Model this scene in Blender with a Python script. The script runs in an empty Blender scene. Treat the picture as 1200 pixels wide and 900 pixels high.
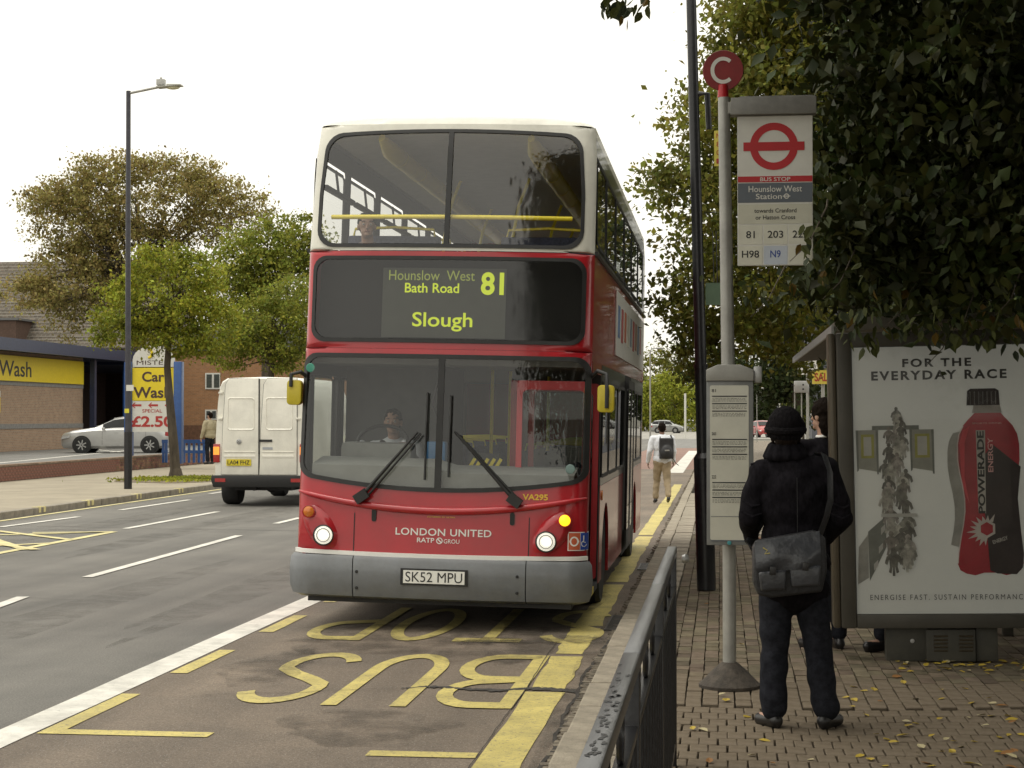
import bpy, bmesh, math, random
import numpy as np
from mathutils import Vector, Matrix, Euler

# ------------------------------------------------------------------ camera, sky, sun, exposure
R = math.radians
random.seed(7)
rng = np.random.default_rng(7)
sc = bpy.context.scene
C = bpy.data.collections.new('scene')
sc.collection.children.link(C)

FPX = 2050.0                      # focal length for a 1200 px wide frame
CAMZ = 1.84
YAW = math.atan(245 / FPX)
PIT = math.atan(39 / FPX)
cd = bpy.data.cameras.new('camera')
cd.sensor_width = 36.0
cd.lens = 36.0 * FPX / 1200.0
cd.clip_start = 0.1
cd.clip_end = 6000.0
cam = bpy.data.objects.new('camera', cd)
C.objects.link(cam)
cam.location = (0, 0, CAMZ)
cam.rotation_euler = (R(90) + PIT, 0, YAW)
sc.camera = cam

SUN_ELEV, SUN_ROT = R(72), R(255)
w = bpy.data.worlds.new('World')
sc.world = w
w.use_nodes = True
nt = w.node_tree
for n in list(nt.nodes):
    nt.nodes.remove(n)
sky = nt.nodes.new('ShaderNodeTexSky')
sky.sky_type = 'NISHITA'
sky.sun_disc = False
sky.sun_elevation = SUN_ELEV
sky.sun_rotation = SUN_ROT
sky.air_density = 1.0
sky.dust_density = 3.0
hs = nt.nodes.new('ShaderNodeHueSaturation')
hs.inputs['Saturation'].default_value = 0.06
mx = nt.nodes.new('ShaderNodeMix')
mx.data_type = 'RGBA'
mx.inputs[0].default_value = 0.72
mx.inputs[7].default_value = (10.7, 10.3, 9.1, 1)          # even overcast
bg = nt.nodes.new('ShaderNodeBackground')
bg.inputs['Strength'].default_value = 0.135
wo = nt.nodes.new('ShaderNodeOutputWorld')
nt.links.new(sky.outputs[0], hs.inputs['Color'])
nt.links.new(hs.outputs[0], mx.inputs[6])
wtc = nt.nodes.new('ShaderNodeTexCoord')             # overcast dome: the zenith about twice as bright as the horizon
wsp = nt.nodes.new('ShaderNodeSeparateXYZ')
nt.links.new(wtc.outputs['Generated'], wsp.inputs[0])
wmr = nt.nodes.new('ShaderNodeMapRange')
wmr.inputs[3].default_value = 0.98
wmr.inputs[4].default_value = 1.5
nt.links.new(wsp.outputs[2], wmr.inputs[0])
wvm = nt.nodes.new('ShaderNodeVectorMath')
wvm.operation = 'SCALE'
nt.links.new(mx.outputs[2], wvm.inputs[0])
nt.links.new(wmr.outputs[0], wvm.inputs['Scale'])
nt.links.new(wvm.outputs[0], bg.inputs['Color'])
nt.links.new(bg.outputs[0], wo.inputs['Surface'])

sl = bpy.data.lights.new('sun', 'SUN')
sl.energy = 0.8
sl.angle = R(25)
sl.color = (1.0, 0.95, 0.84)
so = bpy.data.objects.new('sun', sl)
C.objects.link(so)
so.location = (-10, -20, 40)
so.rotation_euler = (R(90) - SUN_ELEV, 0, R(180) - SUN_ROT)

sc.view_settings.view_transform = 'Standard'
sc.view_settings.look = 'None'
sc.view_settings.exposure = 0.0
sc.view_settings.gamma = 1.0
try:
    sc.cycles.max_bounces = 10
    sc.cycles.transparent_max_bounces = 14
    sc.cycles.caustics_reflective = False
    sc.cycles.caustics_refractive = False
except Exception:
    pass

# ------------------------------------------------------------------ measuring helpers
CF = Vector((-math.sin(YAW) * math.cos(PIT), math.cos(YAW) * math.cos(PIT), math.sin(PIT)))
CR = Vector((math.cos(YAW), math.sin(YAW), 0))
CU = CR.cross(CF)
def ray(u, v):
    return CF + CR * ((u - 600) / FPX) + CU * ((450 - v) / FPX)
def at(u, v, d):                   # place seen at (u, v) of the 1200x900 photo, d metres along the view
    return Vector((0, 0, CAMZ)) + ray(u, v) * d
def gp(u, v, z=0.0):               # where that sight line meets height z
    r = ray(u, v)
    return Vector((0, 0, CAMZ)) + r * ((z - CAMZ) / r.z)

# ------------------------------------------------------------------ materials
MATS = {}
def mat(name, col, rough=0.6, metal=0.0, var=0.12, scale=8.0, bump=0.0, bscale=60.0, coat=0.0, spec=0.5,
        col2=None, emis=None, estr=0.0, stretch=(1, 1, 1), island=0.0, trans=0.0, detail=6.0, dirt=0.0, objspace=True):
    if name in MATS:
        return MATS[name]
    m = bpy.data.materials.new(name)
    m.use_nodes = True
    t = m.node_tree
    N = t.nodes
    L = t.links
    p = N['Principled BSDF']
    p.inputs['Roughness'].default_value = rough
    p.inputs['Metallic'].default_value = metal
    p.inputs['Coat Weight'].default_value = coat
    p.inputs['Coat Roughness'].default_value = 0.06
    p.inputs['Specular IOR Level'].default_value = spec
    tc = N.new('ShaderNodeTexCoord')
    mp = N.new('ShaderNodeMapping')
    mp.inputs['Scale'].default_value = stretch
    L.new(tc.outputs['Object'], mp.inputs['Vector'])
    nz = N.new('ShaderNodeTexNoise')
    nz.inputs['Scale'].default_value = scale
    nz.inputs['Detail'].default_value = detail
    nz.inputs['Roughness'].default_value = 0.65
    L.new(mp.outputs[0], nz.inputs['Vector'])
    cr = N.new('ShaderNodeValToRGB')
    c2 = col2 if col2 else tuple(max(0, c * (1 - var)) for c in col)
    c1 = col if col2 else tuple(min(1, c * (1 + var)) for c in col)
    cr.color_ramp.elements[0].position = 0.36
    cr.color_ramp.elements[1].position = 0.64
    cr.color_ramp.elements[0].color = (*c2, 1)
    cr.color_ramp.elements[1].color = (*c1, 1)
    L.new(nz.outputs['Fac'], cr.inputs['Fac'])
    out = cr.outputs['Color']
    if dirt > 0:
        n2 = N.new('ShaderNodeTexNoise')
        n2.inputs['Scale'].default_value = 1.7
        n2.inputs['Detail'].default_value = 9
        n2.inputs['Roughness'].default_value = 0.75
        L.new(tc.outputs['Object'], n2.inputs['Vector'])
        r2 = N.new('ShaderNodeMapRange')
        r2.inputs[1].default_value = 0.45
        r2.inputs[2].default_value = 0.75
        r2.inputs[4].default_value = dirt
        L.new(n2.outputs['Fac'], r2.inputs[0])
        md = N.new('ShaderNodeMix')
        md.data_type = 'RGBA'
        md.inputs[7].default_value = (0.09, 0.08, 0.065, 1)
        L.new(r2.outputs[0], md.inputs[0])
        L.new(out, md.inputs[6])
        out = md.outputs[2]
    if island > 0:
        g = N.new('ShaderNodeNewGeometry')
        mr = N.new('ShaderNodeMapRange')
        mr.inputs[3].default_value = 1 - island
        mr.inputs[4].default_value = 1 + island
        L.new(g.outputs['Random Per Island'], mr.inputs[0])
        h = N.new('ShaderNodeHueSaturation')
        L.new(mr.outputs[0], h.inputs['Value'])
        mr2 = N.new('ShaderNodeMapRange')
        mr2.inputs[3].default_value = 0.5 - 0.045 * island * 2
        mr2.inputs[4].default_value = 0.5 + 0.03 * island * 2
        mu = N.new('ShaderNodeMath')
        mu.operation = 'MULTIPLY'
        mu.inputs[1].default_value = 7.31
        fr = N.new('ShaderNodeMath')
        fr.operation = 'FRACT'
        L.new(g.outputs['Random Per Island'], mu.inputs[0])
        L.new(mu.outputs[0], fr.inputs[0])
        L.new(fr.outputs[0], mr2.inputs[0])
        L.new(mr2.outputs[0], h.inputs['Hue'])
        L.new(out, h.inputs['Color'])
        out = h.outputs['Color']
    L.new(out, p.inputs['Base Color'])
    if bump > 0:
        nb = N.new('ShaderNodeTexNoise')
        nb.inputs['Scale'].default_value = bscale
        nb.inputs['Detail'].default_value = 5
        L.new(mp.outputs[0], nb.inputs['Vector'])
        b = N.new('ShaderNodeBump')
        b.inputs['Strength'].default_value = min(1.0, bump)
        b.inputs['Distance'].default_value = 0.01
        L.new(nb.outputs['Fac'], b.inputs['Height'])
        L.new(b.outputs[0], p.inputs['Normal'])
    if emis:
        p.inputs['Emission Color'].default_value = (*emis, 1)
        p.inputs['Emission Strength'].default_value = estr
    if trans > 0:
        tr = N.new('ShaderNodeBsdfTranslucent')
        L.new(out, tr.inputs['Color'])
        ms = N.new('ShaderNodeMixShader')
        ms.inputs[0].default_value = trans
        L.new(p.outputs[0], ms.inputs[1])
        L.new(tr.outputs[0], ms.inputs[2])
        L.new(ms.outputs[0], N['Material Output'].inputs['Surface'])
    MATS[name] = m
    return m

def glass(name, tint=(0.8, 0.82, 0.8), base=0.045, rough=0.01, gain=1.0):
    if name in MATS:
        return MATS[name]
    m = bpy.data.materials.new(name)
    m.use_nodes = True
    t = m.node_tree
    N = t.nodes
    L = t.links
    N.remove(N['Principled BSDF'])
    lw = N.new('ShaderNodeLayerWeight')
    lw.inputs['Blend'].default_value = 0.5
    pw = N.new('ShaderNodeMath')
    pw.operation = 'POWER'
    pw.inputs[1].default_value = 4.5
    L.new(lw.outputs['Facing'], pw.inputs[0])
    ma = N.new('ShaderNodeMath')
    ma.operation = 'MULTIPLY_ADD'
    ma.inputs[1].default_value = 0.9 * gain
    ma.inputs[2].default_value = base
    ma.use_clamp = True
    L.new(pw.outputs[0], ma.inputs[0])
    tr = N.new('ShaderNodeBsdfTransparent')
    tr.inputs['Color'].default_value = (*tint, 1)
    gl = N.new('ShaderNodeBsdfGlossy')
    gl.inputs['Roughness'].default_value = rough
    ms = N.new('ShaderNodeMixShader')
    L.new(ma.outputs[0], ms.inputs[0])
    L.new(tr.outputs[0], ms.inputs[1])
    L.new(gl.outputs[0], ms.inputs[2])
    L.new(ms.outputs[0], N['Material Output'].inputs['Surface'])
    MATS[name] = m
    return m

# ------------------------------------------------------------------ object helpers
def tag(o, label=None, cat=None, group=None, kind=None):
    if label: o['label'] = label
    if cat: o['category'] = cat
    if group: o['group'] = group
    if kind: o['kind'] = kind
    return o
def thing(name, label, cat, loc=(0, 0, 0), rot=(0, 0, 0), group=None):
    o = bpy.data.objects.new(name, None)
    C.objects.link(o)
    o.empty_display_size = 0.2
    o.location = loc
    o.rotation_euler = rot
    return tag(o, label, cat, group)
def copy_tree(o, parent=None):
    c = o.copy()
    C.objects.link(c)
    c.parent = parent
    for ch in list(o.children):
        copy_tree(ch, c)
    return c

class MB:
    def __init__(s):
        s.v = []
        s.f = []
        s.mi = []
        s.n = 0
    def add(s, v, f, m=0):
        v = np.asarray([tuple(q) for q in v], dtype=float).reshape(-1, 3)
        s.v.append(v)
        s.f += [tuple(i + s.n for i in q) for q in f]
        s.mi += [m] * len(f)
        s.n += len(v)
        return s
    def box(s, c, d, rot=None, m=0):
        x, y, z = d[0] / 2, d[1] / 2, d[2] / 2
        v = [Vector(q) for q in ((-x, -y, -z), (x, -y, -z), (x, y, -z), (-x, y, -z), (-x, -y, z), (x, -y, z), (x, y, z), (-x, y, z))]
        M = (Euler(rot).to_matrix() if rot is not None and not isinstance(rot, Matrix) else rot) if rot is not None else None
        v = [(M @ q if M is not None else q) + Vector(c) for q in v]
        return s.add(v, [(0, 3, 2, 1), (4, 5, 6, 7), (0, 1, 5, 4), (1, 2, 6, 5), (2, 3, 7, 6), (3, 0, 4, 7)], m)
    def bb(s, x0, x1, y0, y1, z0, z1, m=0):
        return s.box(((x0 + x1) / 2, (y0 + y1) / 2, (z0 + z1) / 2), (x1 - x0, y1 - y0, z1 - z0), None, m)
    def cyl(s, p0, p1, r0, r1=None, n=16, m=0, caps=True):
        r1 = r0 if r1 is None else r1
        p0 = Vector(p0); p1 = Vector(p1)
        d = (p1 - p0).normalized()
        a = d.orthogonal().normalized()
        b = d.cross(a)
        v = []
        for p, r in ((p0, r0), (p1, r1)):
            for i in range(n):
                t = 2 * math.pi * i / n
                v.append(p + (a * math.cos(t) + b * math.sin(t)) * r)
        f = [(i, (i + 1) % n, n + (i + 1) % n, n + i) for i in range(n)]
        if caps:
            f += [tuple(range(n - 1, -1, -1)), tuple(range(n, 2 * n))]
        return s.add(v, f, m)
    def tube(s, pts, r, n=8, m=0, closed=False, flat=1.0):
        pts = [Vector(p) for p in pts]
        k = len(pts)
        rs = r if hasattr(r, '__len__') else [r] * k
        v = []
        ref = None
        for i, p in enumerate(pts):
            if closed:
                t = (pts[(i + 1) % k] - pts[i - 1]).normalized()
            else:
                t = (pts[min(i + 1, k - 1)] - pts[max(i - 1, 0)]).normalized()
            if ref is None:
                ref = t.orthogonal().normalized()
            a = (ref - t * ref.dot(t))
            a = a.normalized() if a.length > 1e-5 else t.orthogonal().normalized()
            ref = a
            b = t.cross(a)
            for j in range(n):
                th = 2 * math.pi * j / n
                v.append(p + (a * math.cos(th) + b * math.sin(th) * flat) * rs[i])
        f = []
        for i in range(k if closed else k - 1):
            i2 = (i + 1) % k
            for j in range(n):
                f.append((i * n + j, i * n + (j + 1) % n, i2 * n + (j + 1) % n, i2 * n + j))
        if not closed:
            f += [tuple(range(n - 1, -1, -1)), tuple(range((k - 1) * n, k * n))]
        return s.add(v, f, m)
    def lathe(s, prof, c=(0, 0, 0), axis='z', n=24, m=0):
        c = Vector(c)
        v = []
        for (r, h) in prof:
            for i in range(n):
                t = 2 * math.pi * i / n
                a, b = r * math.cos(t), r * math.sin(t)
                v.append(c + Vector({'z': (a, b, h), 'y': (a, h, -b), 'x': (h, a, b)}[axis]))
        k = len(prof)
        f = []
        for i in range(k - 1):
            for j in range(n):
                f.append((i * n + j, i * n + (j + 1) % n, (i + 1) * n + (j + 1) % n, (i + 1) * n + j))
        if prof[0][0] > 1e-4: f.append(tuple(range(n - 1, -1, -1)))
        if prof[-1][0] > 1e-4: f.append(tuple(range((k - 1) * n, k * n)))
        return s.add(v, f, m)
    def ell(s, c, r, rot=None, n=14, m=0):
        v = []
        M = Euler(rot).to_matrix() if rot else Matrix.Identity(3)
        c = Vector(c)
        k = n // 2 + 1
        for i in range(k + 1):
            ph = math.pi * i / k
            for j in range(n):
                t = 2 * math.pi * j / n
                v.append(M @ Vector((r[0] * math.sin(ph) * math.cos(t), r[1] * math.sin(ph) * math.sin(t), r[2] * math.cos(ph))) + c)
        f = [(i * n + j, (i + 1) * n + j, (i + 1) * n + (j + 1) % n, i * n + (j + 1) % n) for i in range(k) for j in range(n)]
        return s.add(v, f, m)
    def prism(s, poly, plane, a, b, m=0):
        # poly in 2D; plane 'xz' (a..b along y), 'yz' (along x), 'xy' (along z)
        def P(p, h):
            return {'xz': (p[0], h, p[1]), 'yz': (h, p[0], p[1]), 'xy': (p[0], p[1], h)}[plane]
        n = len(poly)
        v = [P(p, a) for p in poly] + [P(p, b) for p in poly]
        f = [tuple(range(n - 1, -1, -1)), tuple(range(n, 2 * n))] + [(i, (i + 1) % n, n + (i + 1) % n, n + i) for i in range(n)]
        return s.add(v, f, m)
    def grid(s, P, flip=False, m=0):
        # P: nested list [i][j] of points
        a, b = len(P), len(P[0])
        v = [q for row in P for q in row]
        f = []
        for i in range(a - 1):
            for j in range(b - 1):
                q = (i * b + j, i * b + j + 1, (i + 1) * b + j + 1, (i + 1) * b + j)
                f.append(q[::-1] if flip else q)
        return s.add(v, f, m)
    def mesh(s, name, mats, smooth=40, bevel=0, seg=2, fix=True, weld=False):
        me = bpy.data.meshes.new(name)
        V = np.concatenate(s.v) if s.v else np.zeros((0, 3))
        me.from_pydata(V.tolist(), [], s.f)
        for q in (mats if isinstance(mats, (list, tuple)) else [mats]):
            me.materials.append(q)
        if isinstance(mats, (list, tuple)) and len(mats) > 1:
            me.polygons.foreach_set('material_index', s.mi)
        if fix or bevel:
            bm = bmesh.new()
            bm.from_mesh(me)
            if weld:
                bmesh.ops.remove_doubles(bm, verts=bm.verts, dist=0.0004)
            if fix:
                bmesh.ops.recalc_face_normals(bm, faces=bm.faces)
            if bevel:
                ed = [e for e in bm.edges if len(e.link_faces) == 2 and e.calc_face_angle(0) > R(32)]
                bmesh.ops.bevel(bm, geom=ed, offset=bevel, segments=seg, affect='EDGES', profile=0.6, clamp_overlap=True)
            bm.to_mesh(me)
            bm.free()
        if smooth:
            me.polygons.foreach_set('use_smooth', [True] * len(me.polygons))
            try:
                me.set_sharp_from_angle(angle=R(smooth))
            except Exception:
                pass
        me.update()
        return me
    def build(s, name, mats, parent=None, origin=None, **k):
        if origin is not None:
            o0 = np.array(tuple(origin))
            s.v = [q - o0 for q in s.v]
        o = bpy.data.objects.new(name, s.mesh(name, mats, **k))
        C.objects.link(o)
        if parent is not None:
            o.parent = parent
        if origin is not None:
            o.location = tuple(origin)
        return o

def inst(name, me, parent=None, loc=(0, 0, 0), rot=(0, 0, 0), scale=(1, 1, 1)):
    o = bpy.data.objects.new(name, me)
    C.objects.link(o)
    o.parent = parent
    o.location = loc
    o.rotation_euler = rot
    o.scale = scale
    return o

_txt = {}
def text_mesh(s, bold=0.0, spacing=1.0, line=1.0, align='CENTER'):
    if 'M' in s: bold = 0.0        # a widened M folds over itself
    k = (s, bold, spacing, line, align)
    if k in _txt:
        return _txt[k]
    cu = bpy.data.curves.new('t', 'FONT')
    cu.body = s
    cu.align_x = align
    cu.offset = bold
    cu.space_character = spacing
    cu.space_line = line
    cu.extrude = 0.0
    cu.resolution_u = 4
    o = bpy.data.objects.new('t', cu)
    C.objects.link(o)
    bpy.context.view_layer.update()
    me = bpy.data.meshes.new_from_object(o.evaluated_get(bpy.context.evaluated_depsgraph_get()))
    bpy.data.objects.remove(o)
    n = len(me.vertices)
    co = np.zeros(n * 3)
    me.vertices.foreach_get('co', co)
    co = co.reshape(-1, 3)
    fs = [tuple(p.vertices) for p in me.polygons]
    bpy.data.meshes.remove(me)
    lo, hi = co.min(0), co.max(0)
    co[:, 0] -= (lo[0] + hi[0]) / 2
    co[:, 1] -= (lo[1] + hi[1]) / 2
    _txt[k] = (co, fs, hi - lo)
    return _txt[k]
def lettering(s, m, parent, c, W, H, rot=(R(90), 0, 0), name='lettering', bold=0.01, spacing=1.0, line=1.0, thick=0.0012, fn=None, align='CENTER'):
    """flat letters fitted into W x H metres, centred on c; rot (90deg,0,0) faces -Y"""
    co, fs, d = text_mesh(s, bold, spacing, line, align)
    q = co.copy()
    q[:, 0] *= W / d[0]
    q[:, 1] *= H / d[1]
    q[:, 2] = 0
    if fn:
        M = [Vector(fn(p[0], p[1])) for p in q]
    else:
        E = Euler(rot).to_matrix()
        M = [E @ Vector(p) + Vector(c) for p in q]
    b = MB()
    b.add(M, fs)
    return b.build(name, m, parent, smooth=0, fix=False)

def rrect(x0, x1, z0, z1, r, K=5, S=12):
    """rounded rectangle outline, fixed number of samples so that rings can be bridged"""
    r = max(r, 0.0005)
    pts = []
    cs = [(x1 - r, z1 - r, 0), (x0 + r, z1 - r, 90), (x0 + r, z0 + r, 180), (x1 - r, z0 + r, 270)]
    for i, (cx, cz, a0) in enumerate(cs):
        for k in range(K + 1):
            a = R(a0 + 90 * k / K)
            pts.append((cx + r * math.cos(a), cz + r * math.sin(a)))
        nx, nz, na = cs[(i + 1) % 4]
        p = pts[-1]
        q = (nx + r * math.cos(R(na)), nz + r * math.sin(R(na)))
        for k in range(1, S):
            t = k / S
            pts.append((p[0] + (q[0] - p[0]) * t, p[1] + (q[1] - p[1]) * t))
    return pts
def ring(mb, fn, A, B, o=0.0, k=3, lip=0.0, m=0):
    """surface between outlines A (outer) and B (inner), mapped by fn(a, b, off)"""
    n = len(A)
    P = []
    for i in range(k + 1):
        t = i / k
        row = [fn(A[j][0] * (1 - t) + B[j][0] * t, A[j][1] * (1 - t) + B[j][1] * t, o) for j in range(n)]
        P.append(row + [row[0]])
    if lip:
        row = [fn(B[j][0], B[j][1], o - lip) for j in range(n)]
        P.append(row + [row[0]])
    return mb.grid(P, m=m)
def fill(mb, fn, A, o=0.0, k=6, m=0):
    n = len(A)
    cx = sum(p[0] for p in A) / n
    cz = sum(p[1] for p in A) / n
    P = []
    for i in range(k):
        t = 1 - i / k
        row = [fn(cx + (p[0] - cx) * t, cz + (p[1] - cz) * t, o) for p in A]
        P.append(row + [row[0]])
    mb.grid(P, m=m)
    base = P[-1][:-1]
    mb.add(base + [fn(cx, cz, o)], [(i, (i + 1) % n, n) for i in range(n)], m)
    return mb
def inset(A, d):
    n = len(A)
    cx = (min(p[0] for p in A) + max(p[0] for p in A)) / 2
    cz = (min(p[1] for p in A) + max(p[1] for p in A)) / 2
    hx = (max(p[0] for p in A) - min(p[0] for p in A)) / 2
    hz = (max(p[1] for p in A) - min(p[1] for p in A)) / 2
    return [(cx + (p[0] - cx) * (hx - d) / hx, cz + (p[1] - cz) * (hz - d) / hz) for p in A]
def ribbon(pts, wd, closed=False):
    """2D polyline -> (verts2d, quads)"""
    k = len(pts)
    L, Rr = [], []
    for i in range(k):
        if closed:
            a, b = pts[i - 1], pts[(i + 1) % k]
        else:
            a, b = pts[max(i - 1, 0)], pts[min(i + 1, k - 1)]
        dx, dy = b[0] - a[0], b[1] - a[1]
        l = math.hypot(dx, dy) or 1
        nx, ny = -dy / l * wd / 2, dx / l * wd / 2
        L.append((pts[i][0] + nx, pts[i][1] + ny))
        Rr.append((pts[i][0] - nx, pts[i][1] - ny))
    v = L + Rr
    f = [(i, (i + 1) % k, k + (i + 1) % k, k + i) for i in range(k if closed else k - 1)]
    return v, f
def arc(cx, cy, rx, ry, a0, a1, n=14):
    return [(cx + rx * math.cos(R(a0 + (a1 - a0) * i / n)), cy + ry * math.sin(R(a0 + (a1 - a0) * i / n))) for i in range(n + 1)]

def blob(name, prims, m, parent=None, vox=0.008, it=6, disp=0.0, dscale=9.0, post=None, loc=None):
    """closed primitives fused into ONE continuous surface"""
    b = MB()
    for p in prims:
        if p[0] == 'c':
            _, a, c, r0, r1 = p[:5]
            n = 14
            fl = p[5] if len(p) > 5 else (1, 1)
            a = Vector(a); c = Vector(c)
            if fl == (1, 1):
                b.cyl(a, c, r0, r1, n)
                b.ell(a, (r0,) * 3, None, n)
                b.ell(c, (r1,) * 3, None, n)
            else:
                rows = []
                for (pt, r) in ((a, r0), (c, r1)):
                    b.ell(pt, (r * fl[0], r * fl[1], r * min(fl)), None, n)
                v = []
                for (pt, r) in ((a, r0), (c, r1)):
                    for i in range(n):
                        t = 2 * math.pi * i / n
                        v.append(pt + Vector((r * fl[0] * math.cos(t), r * fl[1] * math.sin(t), 0)))
                b.add(v, [(i, (i + 1) % n, n + (i + 1) % n, n + i) for i in range(n)] + [tuple(range(n - 1, -1, -1)), tuple(range(n, 2 * n))])
        elif p[0] == 'e':
            b.ell(p[1], p[2], p[3] if len(p) > 3 else None, 18)
        elif p[0] == 'b':
            b.box(p[1], p[2], p[3] if len(p) > 3 else None)
    o = b.build(name, m, None, smooth=0)
    md = o.modifiers.new('r', 'REMESH')
    md.mode = 'VOXEL'
    md.voxel_size = vox
    if it:
        ms = o.modifiers.new('s', 'SMOOTH')
        ms.iterations = it
        ms.factor = 0.5
    bpy.context.view_layer.update()
    me = bpy.data.meshes.new_from_object(o.evaluated_get(bpy.context.evaluated_depsgraph_get()))
    o.modifiers.clear()
    old = o.data
    o.data = me
    bpy.data.meshes.remove(old)
    me.name = name
    if not me.materials:
        me.materials.append(m)
    n = len(me.vertices)
    co = np.zeros(n * 3)
    me.vertices.foreach_get('co', co)
    co = co.reshape(-1, 3)
    if disp:
        nr = np.zeros(n * 3)
        me.vertices.foreach_get('normal', nr)
        nr = nr.reshape(-1, 3)
        s = dscale
        x, y, z = co[:, 0], co[:, 1], co[:, 2]
        w_ = (np.sin(s * (x * 1.3 + z * 0.9) + 2.0 * np.sin(s * 0.7 * y + 1)) + np.sin(s * (1.9 * z - 0.8 * x) + 1.7 * np.sin(s * 1.1 * x + 2.3)) +
              0.6 * np.sin(s * 2.7 * (z + 0.4 * y) + 2 * np.sin(s * 1.7 * x)))
        co = co + nr * (w_ * disp / 2.6)[:, None]
    if post is not None:
        co = post(co)
    me.vertices.foreach_set('co', co.ravel())
    me.polygons.foreach_set('use_smooth', [True] * len(me.polygons))
    me.update()
    o.parent = parent
    if loc is not None:
        o.location = loc
    return o

# ------------------------------------------------------------------ the setting
def brickmat(name, c1, c2, mort, bw=0.225, bh=0.075, axes='xz', rough=0.85, off=0.5, ms=0.012, bump=0.4):
    if name in MATS: return MATS[name]
    m = mat(name, c1, rough=rough, var=0.2, scale=3)
    N, L = m.node_tree.nodes, m.node_tree.links
    tc = [n for n in N if n.type == 'TEX_COORD'][0]
    sp = N.new('ShaderNodeSeparateXYZ'); cb = N.new('ShaderNodeCombineXYZ')
    L.new(tc.outputs['Object'], sp.inputs[0])
    L.new(sp.outputs[axes[0].upper()], cb.inputs[0]); L.new(sp.outputs[axes[1].upper()], cb.inputs[1])
    bt = N.new('ShaderNodeTexBrick')
    bt.inputs['Scale'].default_value = 1.0
    bt.inputs['Color1'].default_value = (*c1, 1); bt.inputs['Color2'].default_value = (*c2, 1); bt.inputs['Mortar'].default_value = (*mort, 1)
    bt.inputs['Brick Width'].default_value = bw; bt.inputs['Row Height'].default_value = bh; bt.inputs['Mortar Size'].default_value = ms
    bt.offset = off
    L.new(cb.outputs[0], bt.inputs['Vector'])
    nz = [n for n in N if n.type == 'TEX_NOISE'][0]
    mr = N.new('ShaderNodeMapRange'); mr.inputs[3].default_value = 0.65; mr.inputs[4].default_value = 1.3
    L.new(nz.outputs['Fac'], mr.inputs[0])
    h = N.new('ShaderNodeHueSaturation'); L.new(bt.outputs['Color'], h.inputs['Color']); L.new(mr.outputs[0], h.inputs['Value'])
    p = N['Principled BSDF']; L.new(h.outputs[0], p.inputs['Base Color'])
    b = N.new('ShaderNodeBump'); b.invert = True; b.inputs['Strength'].default_value = bump; b.inputs['Distance'].default_value = 0.01
    L.new(bt.outputs['Fac'], b.inputs['Height']); L.new(b.outputs[0], p.inputs['Normal'])
    return m

def worn_paint(name, col, wear=0.5, under=(0.13, 0.115, 0.1)):
    if name in MATS: return MATS[name]
    m = mat(name, col, rough=0.7, var=0.14, scale=3, bump=0.3, bscale=90, dirt=0.5)
    N, L = m.node_tree.nodes, m.node_tree.links
    p = N['Principled BSDF']
    src = p.inputs['Base Color'].links[0].from_socket
    tc = [n for n in N if n.type == 'TEX_COORD'][0]
    nz = N.new('ShaderNodeTexNoise'); nz.inputs['Scale'].default_value = 38; nz.inputs['Detail'].default_value = 8; nz.inputs['Roughness'].default_value = 0.8
    L.new(tc.outputs['Object'], nz.inputs['Vector'])
    r = N.new('ShaderNodeMapRange'); r.inputs[1].default_value = wear; r.inputs[2].default_value = wear + 0.09
    L.new(nz.outputs['Fac'], r.inputs[0])
    mm = N.new('ShaderNodeMix'); mm.data_type = 'RGBA'; mm.inputs[7].default_value = (*under, 1)
    L.new(r.outputs[0], mm.inputs[0]); L.new(src, mm.inputs[6]); L.new(mm.outputs[2], p.inputs['Base Color'])
    return m

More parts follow.
